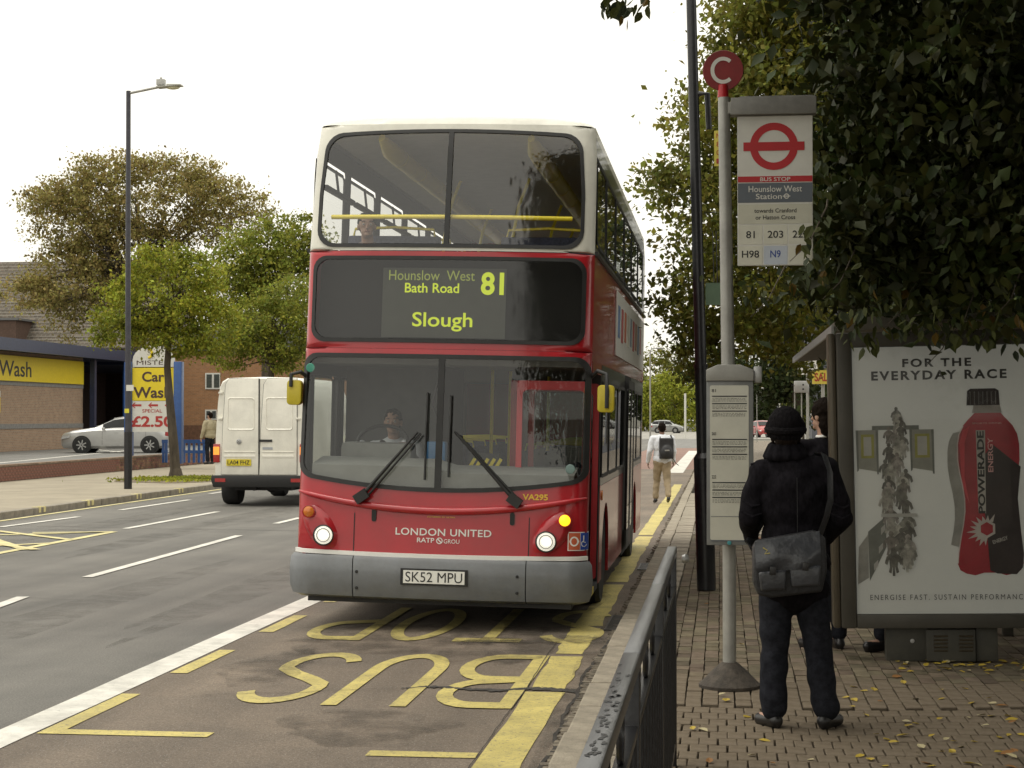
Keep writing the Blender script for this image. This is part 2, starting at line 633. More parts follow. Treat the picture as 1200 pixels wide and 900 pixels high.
def tarmac(name, c1, c2, streak=0.0, cracks=0.0):
    if name in MATS: return MATS[name]
    m = mat(name, c1, col2=c2, rough=0.82, scale=0.55, detail=8, bump=0.6, bscale=110, stretch=(1, 1, 1))
    N, L = m.node_tree.nodes, m.node_tree.links
    p = N['Principled BSDF']
    src = p.inputs['Base Color'].links[0].from_socket
    tc = [n for n in N if n.type == 'TEX_COORD'][0]
    # aggregate speckle
    nz = N.new('ShaderNodeTexNoise'); nz.inputs['Scale'].default_value = 70; nz.inputs['Detail'].default_value = 4
    L.new(tc.outputs['Object'], nz.inputs['Vector'])
    r = N.new('ShaderNodeMapRange'); r.inputs[1].default_value = 0.3; r.inputs[2].default_value = 0.7; r.inputs[3].default_value = 0.68; r.inputs[4].default_value = 1.34
    L.new(nz.outputs['Fac'], r.inputs[0])
    # lengthwise wheel-track wear
    mp = N.new('ShaderNodeMapping'); mp.inputs['Scale'].default_value = (1.6, 0.05, 1); L.new(tc.outputs['Object'], mp.inputs['Vector'])
    n3 = N.new('ShaderNodeTexNoise'); n3.inputs['Scale'].default_value = 1.1; n3.inputs['Detail'].default_value = 5; L.new(mp.outputs[0], n3.inputs['Vector'])
    r3 = N.new('ShaderNodeMapRange'); r3.inputs[1].default_value = 0.3; r3.inputs[2].default_value = 0.7; r3.inputs[3].default_value = 1 - streak; r3.inputs[4].default_value = 1 + streak
    L.new(n3.outputs['Fac'], r3.inputs[0])
    mu = N.new('ShaderNodeMath'); mu.operation = 'MULTIPLY'; L.new(r.outputs[0], mu.inputs[0]); L.new(r3.outputs[0], mu.inputs[1])
    h = N.new('ShaderNodeHueSaturation'); L.new(src, h.inputs['Color']); L.new(mu.outputs[0], h.inputs['Value'])
    out = h.outputs[0]
    if cracks:
        v = N.new('ShaderNodeTexVoronoi'); v.inputs['Scale'].default_value = 260; L.new(tc.outputs['Object'], v.inputs['Vector'])
        r4 = N.new('ShaderNodeMapRange'); r4.inputs[1].default_value = 0.02; r4.inputs[2].default_value = 0.09; r4.inputs[3].default_value = cracks; r4.inputs[4].default_value = 0
        # scattered pale chippings: only cells of high random value
        sx = N.new('ShaderNodeSeparateColor'); L.new(v.outputs['Color'], sx.inputs[0])
        gt = N.new('ShaderNodeMath'); gt.operation = 'GREATER_THAN'; gt.inputs[1].default_value = 0.985; L.new(sx.outputs[0], gt.inputs[0])
        mm = N.new('ShaderNodeMath'); mm.operation = 'MULTIPLY'; mm.inputs[1].default_value = cracks; L.new(gt.outputs[0], mm.inputs[0])
        mi = N.new('ShaderNodeMix'); mi.data_type = 'RGBA'; mi.inputs[7].default_value = (0.42, 0.4, 0.36, 1)
        L.new(mm.outputs[0], mi.inputs[0]); L.new(out, mi.inputs[6]); out = mi.outputs[2]
    L.new(out, p.inputs['Base Color'])
    return m

M_ground = mat('ground', (0.12, 0.115, 0.09), rough=0.95, scale=0.3, var=0.2)
M_road = tarmac('road_tarmac', (0.150, 0.142, 0.126), (0.108, 0.103, 0.093), 0.2, 0.45)
M_bay = tarmac('bay_tarmac', (0.185, 0.145, 0.108), (0.115, 0.092, 0.07), 0.2, 0.8)
M_yard = tarmac('yard_tarmac', (0.19, 0.185, 0.172), (0.15, 0.146, 0.138), 0.1)
M_pave = mat('pavement_left', (0.30, 0.262, 0.195), rough=0.9, scale=0.7, var=0.11, bump=0.3, bscale=40, dirt=0.3)
M_kerb = mat('kerb_stone', (0.24, 0.215, 0.175), rough=0.9, scale=5, var=0.25, bump=0.6, bscale=70, dirt=0.5)
M_kerb2 = mat('kerb_stone_right', (0.27, 0.235, 0.18), rough=0.9, scale=5, var=0.25, bump=0.6, bscale=70, dirt=0.45)
M_yel = worn_paint('yellow_paint', (0.54, 0.45, 0.14), 0.535, (0.17, 0.14, 0.1))
M_yel2 = worn_paint('pale_yellow_paint', (0.62, 0.55, 0.27), 0.6)
M_wht = worn_paint('white_paint', (0.66, 0.64, 0.58), 0.585, (0.2, 0.19, 0.17))
M_paver = mat('brick_paver', (0.145, 0.118, 0.080), rough=0.9, spec=0.2, scale=9, var=0.22, bump=0.5, bscale=120, island=0.26, dirt=0.45)
M_joint = mat('joint_dirt', (0.045, 0.038, 0.028), rough=1, scale=20, var=0.4)
M_black = mat('black_gloss_paint', (0.012, 0.012, 0.014), rough=0.32, var=0.3, scale=20, bump=0.15, bscale=50)

def sheet(name, x0, x1, y0, y1, z, m, nx=1, ny=1, kind='structure'):
    b = MB()
    P = [[(x0 + (x1 - x0) * i / nx, y0 + (y1 - y0) * j / ny, z) for i in range(nx + 1)] for j in range(ny + 1)]
    b.grid(P)
    o = b.build(name, m, smooth=0, fix=False)
    return tag(o, kind=kind)

sheet('ground', -1500, 1500, -1500, 2500, -0.03, M_ground)
road = sheet('road', -12.85, -0.86, -40, 150, 0.0, M_road)
sheet('far_road', -160, 120, 150, 225, 0.0, tarmac('far_tarmac', (0.3, 0.285, 0.255), (0.25, 0.24, 0.215), 0.05))
bay = sheet('bus_bay', -4.22, -0.87, -10, 62, 0.004, M_bay)
bay2 = sheet('red_lane', -4.2, -0.87, 62, 105, 0.004, tarmac('red_tarmac', (0.25, 0.15, 0.115), (0.2, 0.12, 0.095), 0.05))
sheet('grey_lane', -4.2, -0.87, 105, 150, 0.004, M_yard)
# pavement slabs (real step of a kerb)
tag(MB().bb(-19.0, -13.0, -20, 148, -0.02, 0.12).build('pavement', M_pave, smooth=0), kind='structure')
tag(MB().bb(-70, -19.25, 20, 175, -0.02, 0.30).build('forecourt', M_yard, smooth=0), kind='structure')
pav = tag(MB().bb(-0.58, 14, -20, 130, -0.02, 0.075).build('footpath', M_joint, smooth=0), kind='structure')
M_pavefar = brickmat('far_paving', (0.25, 0.205, 0.15), (0.18, 0.15, 0.11), (0.06, 0.05, 0.04), 0.1, 0.2, 'xy')
MB().bb(-0.42, 14, 26.0, 130, 0.02, 0.118).build('far_paving', M_pavefar, pav, smooth=0)
MB().bb(3.6, 14, -20, 26.0, 0.02, 0.118).build('side_paving', M_pavefar, pav, smooth=0)
MB().bb(-0.42, 3.6, -20, 7.3, 0.02, 0.118).build('near_paving', M_pavefar, pav, smooth=0)

def heave(x, y):                      # tree roots lift the paving on the right
    h = 0.075 * math.exp(-((x - 2.7) ** 2 / 0.5 + (y - 10.6) ** 2 / 2.2))
    h += 0.03 * math.exp(-((x - 2.2 - 0.25 * (y - 10)) ** 2 / 0.012)) * math.exp(-(y - 10.3) ** 2 / 1.2)
    h += 0.03 * math.exp(-((x - 2.75 - 0.5 * (y - 10.6)) ** 2 / 0.015)) * math.exp(-(y - 10.8) ** 2 / 1.0)
    h += 0.012 * math.sin(x * 1.9 + 1) * math.sin(y * 1.1)* (1 if x > 0.4 else 0.4)
    return h
# block paving: the nearest 300 as single pieces, the rest joined
def paver_mesh():
    b = MB()
    b.bb(-0.0465, 0.0465, -0.0965, 0.0965, -0.05, 0)
    return b.mesh('paver', M_paver, smooth=0, bevel=0.004, seg=1)
PM = paver_mesh()
cells = []
y = 7.3
row = 0
for ix in range(40):
    x = -0.42 + 0.05 + ix * 0.1
    for iy in range(95):
        yy = 7.4 + iy * 0.2
        if yy < 10.5:
            xx = x + 0.05 * (iy % 2)
        else:
            xx = x
            yy += 0.1 * (ix % 2)
            if 10.5 <= yy - 0.1 * (ix % 2) < 10.55 and False: continue
        if yy > 25.9: continue
        cells.append((xx, yy))
def seen(x, yy):
    d = Vector((x, yy, 0.12)) - Vector((0, 0, CAMZ))
    w_ = d.dot(CF)
    u = 600 + FPX * d.dot(CR) / w_
    v = 450 - FPX * d.dot(CU) / w_
    return 780 < u < 1206 and v < 903
vis = [c for c in cells if seen(*c)]
vis.sort(key=lambda c: c[1])
near = set(vis[:300])
stuff = MB()
for (x, yy) in cells:
    h = heave(x, yy) + random.uniform(-0.0025, 0.0025)
    dx = (heave(x + .05, yy) - heave(x - .05, yy)) / .1
    dy = (heave(x, yy + .05) - heave(x, yy - .05)) / .1
    jx, jy = random.uniform(-.0025, .0025), random.uniform(-.004, .004)
    rz = random.uniform(-0.025, 0.025)
    tx, ty = dy + random.uniform(-.012, .012), -dx + random.uniform(-.012, .012)
    if (x, yy) in near:
        inst('brick', PM, pav, (x + jx, yy + jy, 0.12 + h), (tx, ty, rz))
    else:
        stuff.box((x + jx, yy + jy, 0.12 + h - 0.025), (0.0925, 0.1925, 0.05), (tx, ty, rz))
tag(stuff.build('bricks', M_paver, pav, smooth=0, fix=False), kind='stuff')

# kerbs, stone by stone
def kerb_line(parent_name, x0, x1, y0, y1, z, ln, m, parent, nmax=300):
    me = MB().bb(x0, x1, -ln / 2 + 0.006, ln / 2 - 0.006, -0.05, z).mesh('kerb_stone', m, smooth=0, bevel=0.014, seg=2)
    y = y0
    while y < y1:
        inst('kerb_stone', me, parent, (random.uniform(-.006, .006), y + ln / 2, random.uniform(-.006, .004)), (0, 0, random.uniform(-.003, .003)))
        y += ln
kr = tag(MB().bb(-0.80, -0.60, -20, 130, -0.03, 0.0).build('kerb', M_joint, smooth=0), kind='structure')
kerb_line('kerb', -0.86, -0.70, 6, 70, 0.105, 0.915, M_kerb2, kr)
kerb_line('kerb', -0.692, -0.43, 6, 40, 0.112, 0.6, M_kerb2, kr)
kl = tag(MB().bb(-13.0, -12.9, -20, 148, -0.03, 0.02).build('kerb', M_joint, smooth=0), kind='structure')
kerb_line('kerb', -13.02, -12.85, 28, 120, 0.135, 0.915, M_kerb, kl)
# gutter of irregular setts beside the right kerb, broken tarmac edge
sb = MB()
for i in range(420):
    yy = 8 + i * 0.085 * (1 + i * 0.0016)
    sb.box((-0.905 + random.uniform(-.02, .015), yy, 0.003), (random.uniform(.05, .085), random.uniform(.05, .08), 0.016 + random.uniform(0, .012)), (random.uniform(-.08, .08), random.uniform(-.08, .08), random.uniform(-.3, .3)))
tag(sb.build('gutter_rubble', mat('gutter', (0.16, 0.135, 0.1), rough=0.9, var=0.4, scale=12, bump=0.6), None, smooth=0), kind='stuff')

# painted marks ---------------------------------------------------------------
PZ = 0.0085
def mark(name, quads, m, z=PZ):
    b = MB()
    for q in quads:
        v = [(p[0], p[1], z) for p in q]
        b.add(v, [tuple(range(len(v)))])
    o = b.build(name, m, smooth=0, fix=False)
    if o.data.polygons[0].normal.z < 0:
        o.data.flip_normals()
    return tag(o, kind='structure')
def strip(x0, x1, y0, y1, n=1, jit=0.0):
    L_ = [(x0 + random.uniform(-jit, jit), y0 + (y1 - y0) * i / n) for i in range(n + 1)]
    R_ = [(x1 + random.uniform(-jit, jit), y0 + (y1 - y0) * i / n) for i in range(n + 1)]
    return [[L_[i], R_[i], R_[i + 1], L_[i + 1]] for i in range(n)]
def seg(u0, v0, u1, v1, wd):
    a, b_ = gp(u0, v0), gp(u1, v1)
    v, f = ribbon([(a.x, a.y), (b_.x, b_.y)], wd)
    return [[v[i] for i in f[0]]]
mark('bay_boundary_line', strip(-4.21, -3.965, -6, 66, 60, 0.006), M_wht)
mark('kerbside_yellow_line', strip(-1.30, -1.04, -4, 11.65, 26, .016) + strip(-1.29, -1.04, 11.80, 13.4, 8, .018) + strip(-1.29, -1.06, 13.55, 15.2, 8, .02) + strip(-1.28, -1.05, 15.38, 19.2, 12, .016) + strip(-1.28, -1.05, 19.5, 27, 20, .016) + strip(-1.28, -1.05, 27.3, 48, 30, .012), M_yel)
yq = []
for k in range(9):
    y0 = 12.2 + k * 2.42
    yq += strip(-3.93, -3.80, y0, y0 + 1.25, 3, .004)
mark('bay_edge_dashes', yq, M_yel)
mark('bay_corner_mark', strip(-3.95, -3.82, 9.78, 11.25, 3, .004) + strip(-3.82, -2.93, 9.78, 9.93, 3, .003), M_yel)
mark('bay_end_dash', strip(-1.92, -1.32, 9.35, 9.5, 2, .003), M_yel)

def letter(ch):
    W = 0.13
    h = 1.2
    w_ = 0.60
    a = W / 2
    if ch == 'S':
        pts = arc(w_/2, h - .32, w_/2 - a, .32 - a, 25, 270, 14)[:-1] + arc(w_/2, .34, w_/2 - a, .34 - a + .0, 90, -155, 14)
        pts = arc(w_/2, h-.33, w_/2-a, .33-a, 20, 90, 5) + arc(w_/2, h-.33, w_/2-a, .33-a, 90, 200, 8)[1:] + [(w_*.35, h*.56), (w_*.65, h*.46)] + arc(w_/2, .34, w_/2-a, .34-a, 20, -90, 8)[0:] + arc(w_/2, .34, w_/2-a, .34-a, -90, -160, 5)[1:]
        return [(pts, False)]
    if ch == 'U':
        return [([(a, h), (a, .4)] + arc(w_/2, .4, w_/2-a, .4-a, 180, 360, 14)[1:] + [(w_-a, h)], False)]
    if ch == 'B':
        return [([(a, 0), (a, h)], False), ([(a, h-a*.8), (w_*.5, h-a*.8)] + arc(w_*.5, h*.75, w_*.42, h*.25-a*.8, 90, -90, 10)[1:] + [(a, h*.5)], False),
                ([(a, h*.5), (w_*.55, h*.5)] + arc(w_*.55, h*.27, w_*.40, h*.23, 90, -90, 10)[1:] + [(a, a*.8)], False)]
    if ch == 'T':
        return [([(0, h-a), (w_, h-a)], False), ([(w_/2, 0), (w_/2, h-a*1.9)], False)]
    if ch == 'O':
        return [(arc(w_/2, h/2, w_/2-a, h/2-a, 0, 360, 28)[:-1], True)]
    if ch == 'P':
        return [([(a, 0), (a, h)], False), ([(a, h-a), (w_*.55, h-a)] + arc(w_*.55, h*.72, w_*.38, h*.28-a, 90, -90, 10)[1:] + [(a, h*.44)], False)]
def road_word(word, xr, ynear, ysc=2.05, pitch=0.66, xs=1.0):
    # read by drivers coming towards the camera: first letter is at the right here
    for i, ch in enumerate(word):
        b = MB()
        for k, (pts, cl) in enumerate(letter(ch)):
            v, f = ribbon(pts, 0.112, cl)
            v3 = [(xr - i * pitch - p[0] * xs, ynear + (1.2 - p[1]) * ysc, PZ + 0.0022 + 0.0006 * k) for p in v]
            b.add(v3, f)
        o = b.build('road_letter', M_yel, smooth=0, fix=False)
        if o.data.polygons[0].normal.z < 0: o.data.flip_normals()
        tag(o, kind='structure')
road_word('BUS', -1.30, 10.95, 2.05, 0.68, .95)
road_word('STOP', -0.98, 14.15, 2.05, 0.655, .93)
# lane dashes, kerbside line, yellow box on the main road
q = []
for s_ in ((102, 677, 280, 628), (147, 620, 255, 600), (-60, 732, 27, 700), (0, 618, 92, 606), (141, 598, 222, 586), (323, 614, 352, 607), (246, 579, 285, 573)):
    q += seg(*s_, 0.13)
for k in range(10):
    q += strip(-8.35, -8.22, 52 + k * 6, 55 + k * 6)
mark('lane_dashes', q, M_wht)
mark('kerbside_line', strip(-12.72, -12.6, 20, 110, 4), M_yel2)
q = []
for s_ in ((133, 623.5, -40, 656), (133, 623.5, -40, 628.5), (-40, 642, 60, 637), (-10, 622, 82, 633), (-40, 622, 30, 645), (38, 625, 128, 624), (-30, 634, 42, 645)):
    q += seg(*s_, 0.15)
for i, one in enumerate(q):
    mark('yellow_box_line', [one], M_yel2, PZ + 0.0012 * i)
# yellow ticks on the left kerb
b = MB()
for (u, v) in ((22, 596), (91, 588), (152, 580), (205, 573)):
    p = gp(u, v + 6)
    for dy in (-.12, .12):
        b.bb(-12.99, -12.842, p.y + dy - .05, p.y + dy + .05, 0.03, 0.140)
b.build('yellow_tick', M_yel2, kl, smooth=0)
# tar crack across the bay
b = MB()
xs = np.linspace(-2.15, -0.86, 60)
up = [(x, 11.72 + 0.05 * math.sin(x * 9) + random.uniform(-.03, .03) + (0.02 + 0.055 * (x + 2.15) / 1.3)) for x in xs]
dn = [(x, 11.72 + 0.05 * math.sin(x * 9) + random.uniform(-.03, .03) - (0.02 + 0.055 * (x + 2.15) / 1.3)) for x in xs]
for i in range(59):
    b.add([(dn[i][0], dn[i][1], .0115), (dn[i + 1][0], dn[i + 1][1], .0115), (up[i + 1][0], up[i + 1][1], .0115), (up[i][0], up[i][1], .0115)], [(0, 1, 2, 3)])
tag(b.build('tar_crack', mat('tar', (0.04, 0.036, 0.03), rough=0.7, var=0.5, scale=30, bump=1, bscale=60), smooth=0), kind='structure')
# oil and water stains, a few patched squares and hairline cracks
def blot(name, cx, cy, rx, ry, z, m, seed, n=40):
    q_ = random.Random(seed); ph = [q_.uniform(0, 6.3) for _ in range(5)]
    b = MB(); b.add([(cx + rx * math.cos(t) * (1 + .18 * math.sin(3 * t + ph[0]) + .1 * math.sin(7 * t + ph[1]) + .06 * math.sin(13 * t + ph[2])), cy + ry * math.sin(t) * (1 + .18 * math.sin(2 * t + ph[3]) + .1 * math.sin(6 * t + ph[4])), z) for t in np.linspace(0, 2 * math.pi, n + 1)[:-1]], [tuple(range(n))])
    return tag(b.build(name, m, smooth=0, fix=False), kind='structure')
def stainmat(name, col, amt, sc=4.0):
    m = mat(name, col, rough=.75, var=.2, scale=8)
    N, L = m.node_tree.nodes, m.node_tree.links
    tc = [n for n in N if n.type == 'TEX_COORD'][0]
    nz = N.new('ShaderNodeTexNoise'); nz.inputs['Scale'].default_value = sc; nz.inputs['Detail'].default_value = 7; nz.inputs['Roughness'].default_value = .75
    L.new(tc.outputs['Object'], nz.inputs['Vector'])
    r = N.new('ShaderNodeMapRange'); r.inputs[1].default_value = .42; r.inputs[2].default_value = .62; r.inputs[3].default_value = 0; r.inputs[4].default_value = amt
    L.new(nz.outputs['Fac'], r.inputs[0]); L.new(r.outputs[0], N['Principled BSDF'].inputs['Alpha'])
    return m
M_oil = stainmat('oil_stain', (.05, .042, .032), .42, 3.0)
M_damp = stainmat('damp_stain', (.07, .062, .052), .28, 2.2)
for i, (cx, cy, rx, ry) in enumerate(((-1.75, 14.0, .42, 1.3), (-2.7, 14.3, .9, .9), (-2.1, 10.2, .5, .6), (-3.3, 12.6, .3, .8), (-1.65, 17, .5, 3), (-.98, 12.6, .09, 3.0), (-1.15, 14.4, .2, .25))):
    blot('oil_stain', cx, cy, rx, ry, .0135 + .0004 * i, M_oil, 50 + i)
for i, (cx, cy, rx, ry) in enumerate(((-6.2, 15, .35, 6), (-5.0, 22, .3, 9), (-8.6, 30, .4, 9), (-10.6, 30, .35, 10))):
    blot('wheel_track_stain', cx, cy, rx, ry, .0035 + .0003 * i, M_damp, 60 + i)
M_crk = mat('crack', (.035, .03, .025), rough=.9, var=.3)
def crack(p0, p1, seed, wd=.010, z=.0128, amp=.05, n=34):
    q_ = random.Random(seed); b = MB(); o_ = 0; pts = []
    for i in range(n + 1):
        t = i / n; o_ += q_.uniform(-amp, amp) * .5; o_ *= .93
        dx, dy = p1[0] - p0[0], p1[1] - p0[1]; l = math.hypot(dx, dy)
        pts.append((p0[0] + dx * t - dy / l * o_, p0[1] + dy * t + dx / l * o_))
    v, f = ribbon(pts, wd * q_.uniform(.7, 1.2))
    b.add([(p[0], p[1], z) for p in v], f)
    return tag(b.build('road_crack', M_crk, smooth=0, fix=False), kind='structure')
crack((-1.31, 8.5), (-1.33, 14.2), 1, .006, amp=.008, n=60); crack((-2.2, 11.7), (-3.4, 11.2), 2, .008); None
crack((-.96, 8.2), (-.93, 14.5), 4, .022, amp=.03, n=60); crack((-6.4, 17), (-12.6, 18.6), 6, .008, .0055, .06); crack((-4.4, 27), (-12.5, 28.5), 7, .03, .0055, .15)

# distant hatch strip and ellipse
mark('far_white_strip', strip(-1.75, -1.25, 58, 96), M_wht)

# iron drain covers by the right kerb
def drain(y0, ln):
    t = thing('drain_grating', 'iron drain grating of slots set in the gutter by the bus door' if y0 < 17 else 'iron drain grating set in the gutter farther along the kerb', 'drain cover', (-0.945, y0, 0.006))
    f = MB()
    f.bb(-.06, .06, -ln / 2, -ln / 2 + .03, 0, .012); f.bb(-.06, .06, ln / 2 - .03, ln / 2, 0, .012)
    f.bb(-.06, -.045, -ln / 2 + .03, ln / 2 - .03, 0, .012); f.bb(.045, .06, -ln / 2 + .03, ln / 2 - .03, 0, .012)
    mi = mat('drain_iron', (0.06, 0.055, 0.05), rough=0.5, metal=0.6, var=0.3, bump=0.4)
    f.build('frame', mi, t, smooth=0)
    n = int(ln / .07)
    me = MB().bb(-.0445, .0445, -.018, .018, 0, .011).mesh('bar', mi, smooth=0)
    for i in range(n):
        inst('bar', me, t, (0, -ln / 2 + .065 + i * (ln - .13) / max(1, n - 1), 0))
drain(15.6, 1.1)
drain(21.5, 0.9)

# ------------------------------------------------------------------ the bus
M_red = mat('bus_red', (0.42, 0.014, 0.022), rough=0.3, var=0.09, scale=2.5, coat=0.75, bump=0.02, bscale=8, dirt=0.2, spec=.3)
M_cream = mat('bus_cream', (0.68, 0.665, 0.585), rough=0.38, var=0.07, scale=2, coat=0.3, dirt=0.26)
M_grey = mat('bumper_grey', (0.17, 0.18, 0.19), rough=0.42, var=0.12, scale=2.2, coat=0.2, dirt=0.45, bump=.1, bscale=40)
M_rub = mat('rubber', (0.018, 0.018, 0.018), rough=0.55, var=0.2)
M_dark = mat('dark_interior', (0.035, 0.035, 0.036), rough=0.8, var=0.05)
M_ceil = mat('bus_ceiling', (0.5, 0.49, 0.47), rough=0.6, var=0.06)
M_handy = mat('handrail_yellow', (0.85, 0.70, 0.03), rough=0.35, var=0.05, coat=0.3)
M_seat = mat('seat_cloth', (0.05, 0.055, 0.09), rough=0.9, var=0.5, scale=60)
M_tyre = mat('tyre', (0.02, 0.02, 0.02), rough=0.85, var=0.2, bump=0.4, bscale=30)
M_alu = mat('aluminium', (0.42, 0.42, 0.41), rough=0.38, metal=0.7, var=0.1)
M_white = mat('white_print', (0.8, 0.79, 0.75), rough=0.5, var=0.03)
M_blk = mat('black_print', (0.012, 0.012, 0.012), rough=0.5, var=0.1)
G_front = glass('front_glass', (0.93, 0.94, 0.92), 0.06)
G_side = glass('side_glass', (0.62, 0.65, 0.63), 0.05)
G_upside = glass('upper_side_glass', (0.95, 0.96, 0.95), 0.05)
G_blind = glass('blind_glass', (0.6, 0.6, 0.58), 0.06, rough=.05)
G_upper = glass('upper_glass', (0.96, 0.96, 0.94), 0.09, rough=.035)

bus = thing('double_decker_bus', 'red double decker bus with cream upper front, standing at the stop with headlights lit', 'bus',
            (-2.435, 14.82, 0), (0, R(1.25), 0))
W2 = 1.272
def hw(z): return float(np.interp(z, [0, .3, 3.15, 3.35, 4.15, 4.5], [1.265, W2, W2, 1.272, 1.262, 1.235]))
def yf(z): return float(np.interp(z, [0.2, .62, 1.2, 2.35, 2.42, 3.28, 3.34, 4.2, 4.5], [.02, .0, .03, .13, .135, .19, .20, .34, .42]))
RC = .13
def FM(x, z, o=0.0):
    h = hw(z)
    x = max(-h, min(h, x))
    d = max(0, abs(x) - (h - RC))
    cy = RC - math.sqrt(max(0, RC * RC - d * d))
    k = min(1, d / RC)
    xo = (k * k * o) * (1 if x > 0 else -1)
    return (x + xo, yf(z) + .11 * (x / W2) ** 2 + cy - o * (1 - k * .5), z)
def SM(side):
    def f(y, z, o=0.0):
        return (side * (hw(z) + o), max(y, yf(z) + .11 + RC - .002), z)
    return f
LEN = 10.3
# front bands
def outer(z0, z1, r=0.001):
    A = rrect(-1, 1, z0, z1, 0.001)
    return [(p[0] * hw(p[1]), p[1]) for p in A]
def sagz(A, z0, amt, half=1.2):
    zm = sum(p[1] for p in A) / len(A)
    lo = min(p[1] for p in A)
    return [(p[0], p[1] + (amt * (p[0] / half) ** 2 if p[1] < zm else 0) * min(1, max(0, (zm - p[1]) / (zm - lo)))) for p in A]
UW = rrect(-1.165, 1.165, 3.335, 4.335, .15)
UW = [(p[0] * (1.0 if p[1] < 3.8 else 1 - .03 * (p[1] - 3.8) / .5), p[1] + (.03 * (1 - (p[0] / 1.1) ** 2) if p[1] > 3.9 else 0)) for p in UW]
BW = rrect(-1.185, 1.195, 2.50, 3.225, .12)
WS = sagz(rrect(-1.24, 1.245, 1.215, 2.365, .12), 1.2, .10)
b = MB()
ring(b, FM, outer(3.29, 4.43), UW, 0, 4, .03)
b.build('upper_front_panel', M_cream, bus)
b = MB()
ring(b, FM, outer(2.43, 3.284), BW, 0, 4, .03)
b.build('blind_surround', M_red, bus)
b = MB()
ring(b, FM, outer(.655, 2.428), WS, 0, 7, .03)
b.build('lower_front_panel', M_red, bus)
def gasket(name, A, wd, o=.012, m=M_rub, par=bus, fn=FM):
    b = MB()
    O = inset(A, -wd / 2); I = inset(A, wd / 2)
    ring(b, fn, O, I, o, 2, .03)
    ring(b, fn, [(p[0], p[1]) for p in O], [(q[0], q[1]) for q in inset(A, -wd / 2 - .001)], o, 1, .02)
    return b.build(name, m, par)
gasket('upper_window_seal', UW, .030)
gasket('blind_seal', BW, .030)
gasket('windscreen_seal', WS, .036)
def half(A, side, gap=.0):
    xs = [p[0] for p in A]
    return [((max(p[0], gap) if side > 0 else min(p[0], -gap)), p[1]) for p in A]
def pane(name, A, off, k=6, m=G_front, par=bus, fn=FM):
    b = MB(); fill(b, fn, A, off, k)
    return b.build(name, m, par, fix=False, smooth=180)
def clipA(A, side):
    # rebuild as half outline by polygon clipping at x=0
    out = []
    n = len(A)
    for i in range(n):
        p, q = A[i], A[(i + 1) % n]
        ip, iq = side * p[0] > 0, side * q[0] > 0
        if ip: out.append(p)
        if ip != iq:
            t = p[0] / (p[0] - q[0])
            out.append((0.0, p[1] + (q[1] - p[1]) * t))
    return out
for s_ in (-1, 1):
    pane('upper_front_window', clipA(inset(UW, .018), s_), .001, m=G_upper)
    pane('windscreen', clipA(inset(WS, .018), s_), .001)
pane('blind_glass', inset(BW, .018), .001, m=G_blind)
def bar_on_front(name, x, z0, z1, wd, o, m, n=10, x1=None):
    b = MB()
    x1 = x if x1 is None else x1
    P = []
    for i in range(n + 1):
        z = z0 + (z1 - z0) * i / n
        xx = x + (x1 - x) * i / n
        P.append([FM(xx - wd / 2, z, -.02), FM(xx - wd / 2, z, o), FM(xx + wd / 2, z, o), FM(xx + wd / 2, z, -.02)])
    b.grid(P)
    return b.build(name, m, bus)
bar_on_front('upper_window_divider', -.01, 3.35, 4.35, .045, .012, M_rub)
bar_on_front('windscreen_divider', -.012, 1.22, 2.35, .055, .012, M_rub)
# lower-edge styling ridge, smile shaped
pts = [FM(x, 1.035 + .125 * (x / 1.2) ** 2 + .0, .012) for x in np.linspace(-1.25, 1.25, 30)]
b = MB(); b.tube(pts, [.012 + .022 * math.cos(x * 1.2) ** .5 if abs(x) < 1.25 else .01 for x in np.linspace(-1.25, 1.25, 30)], 10, flat=1.0)
b.build('styling_ridge', M_red, bus)
# headlamp pods
def pod(x, s_):
    b = MB()
    A = [(x + s_ * (.045 + .05 * math.sin(t)) + .155 * math.cos(t), .865 + .185 * math.sin(t) + (.04 * math.cos(t) * s_)) for t in np.linspace(0, 2 * math.pi, 29)[:-1]]
    rows = []
    for k in range(7):
        t = k / 6
        rows.append([FM(x + s_ * .06 + (p[0] - x - s_ * .06) * (1 - t * .45), .845 + (p[1] - .845) * (1 - t * .45), .042 * math.sin(t * math.pi / 2)) for p in A + [A[0]]])
    b.grid(rows)
    c = FM(x, .83, 0)
    b.add(rows[-1][:-1], [tuple(range(len(A)))])
    b.build('headlamp_surround', M_red, bus)
    # lamp
    y = FM(x, .83, .045)[1]
    h = MB(); h.lathe([(.088, 0), (.092, -.012), (.084, -.016), (.081, -.004)], (x, y, .80), 'y', 28)
    hb = h.build('headlight', M_blk, bus)
    g = MB(); g.lathe([(.082, .0), (.074, -.010), (.05, -.016), (.0, -.019)], (x, y, .80), 'y', 28)
    g.build('lens', M_headlit, hb)
    g = MB(); g.ell((x + .008, y - .02, .80), (.034, .012, .03)); g.build('bulb', M_bulb, hb)
    g = MB(); g.lathe([(.062, -.0145), (.060, -.0175), (.056, -.0175), (.054, -.0158)], (x, y, .80), 'y', 24); g.build('reflector_ring', M_alu, hb)
M_headlit = mat('headlight_lit', (0.9, 0.9, 0.85), rough=0.3, var=0.02, emis=(1.0, 0.95, 0.78), estr=.62)
M_bulb = mat('bulb_lit', (0.9, 0.9, 0.85), rough=0.3, var=0.02, emis=(1.0, 0.98, 0.88), estr=3.0)
M_amber = mat('amber_lens', (0.65, 0.18, 0.02), rough=0.2, var=0.1, coat=0.5)
M_amberlit = mat('amber_lit', (0.9, 0.5, 0.02), rough=0.3, var=0.02, emis=(1.0, 0.62, 0.02), estr=1.4)
pod(-1.0, -1); pod(.935, 1)
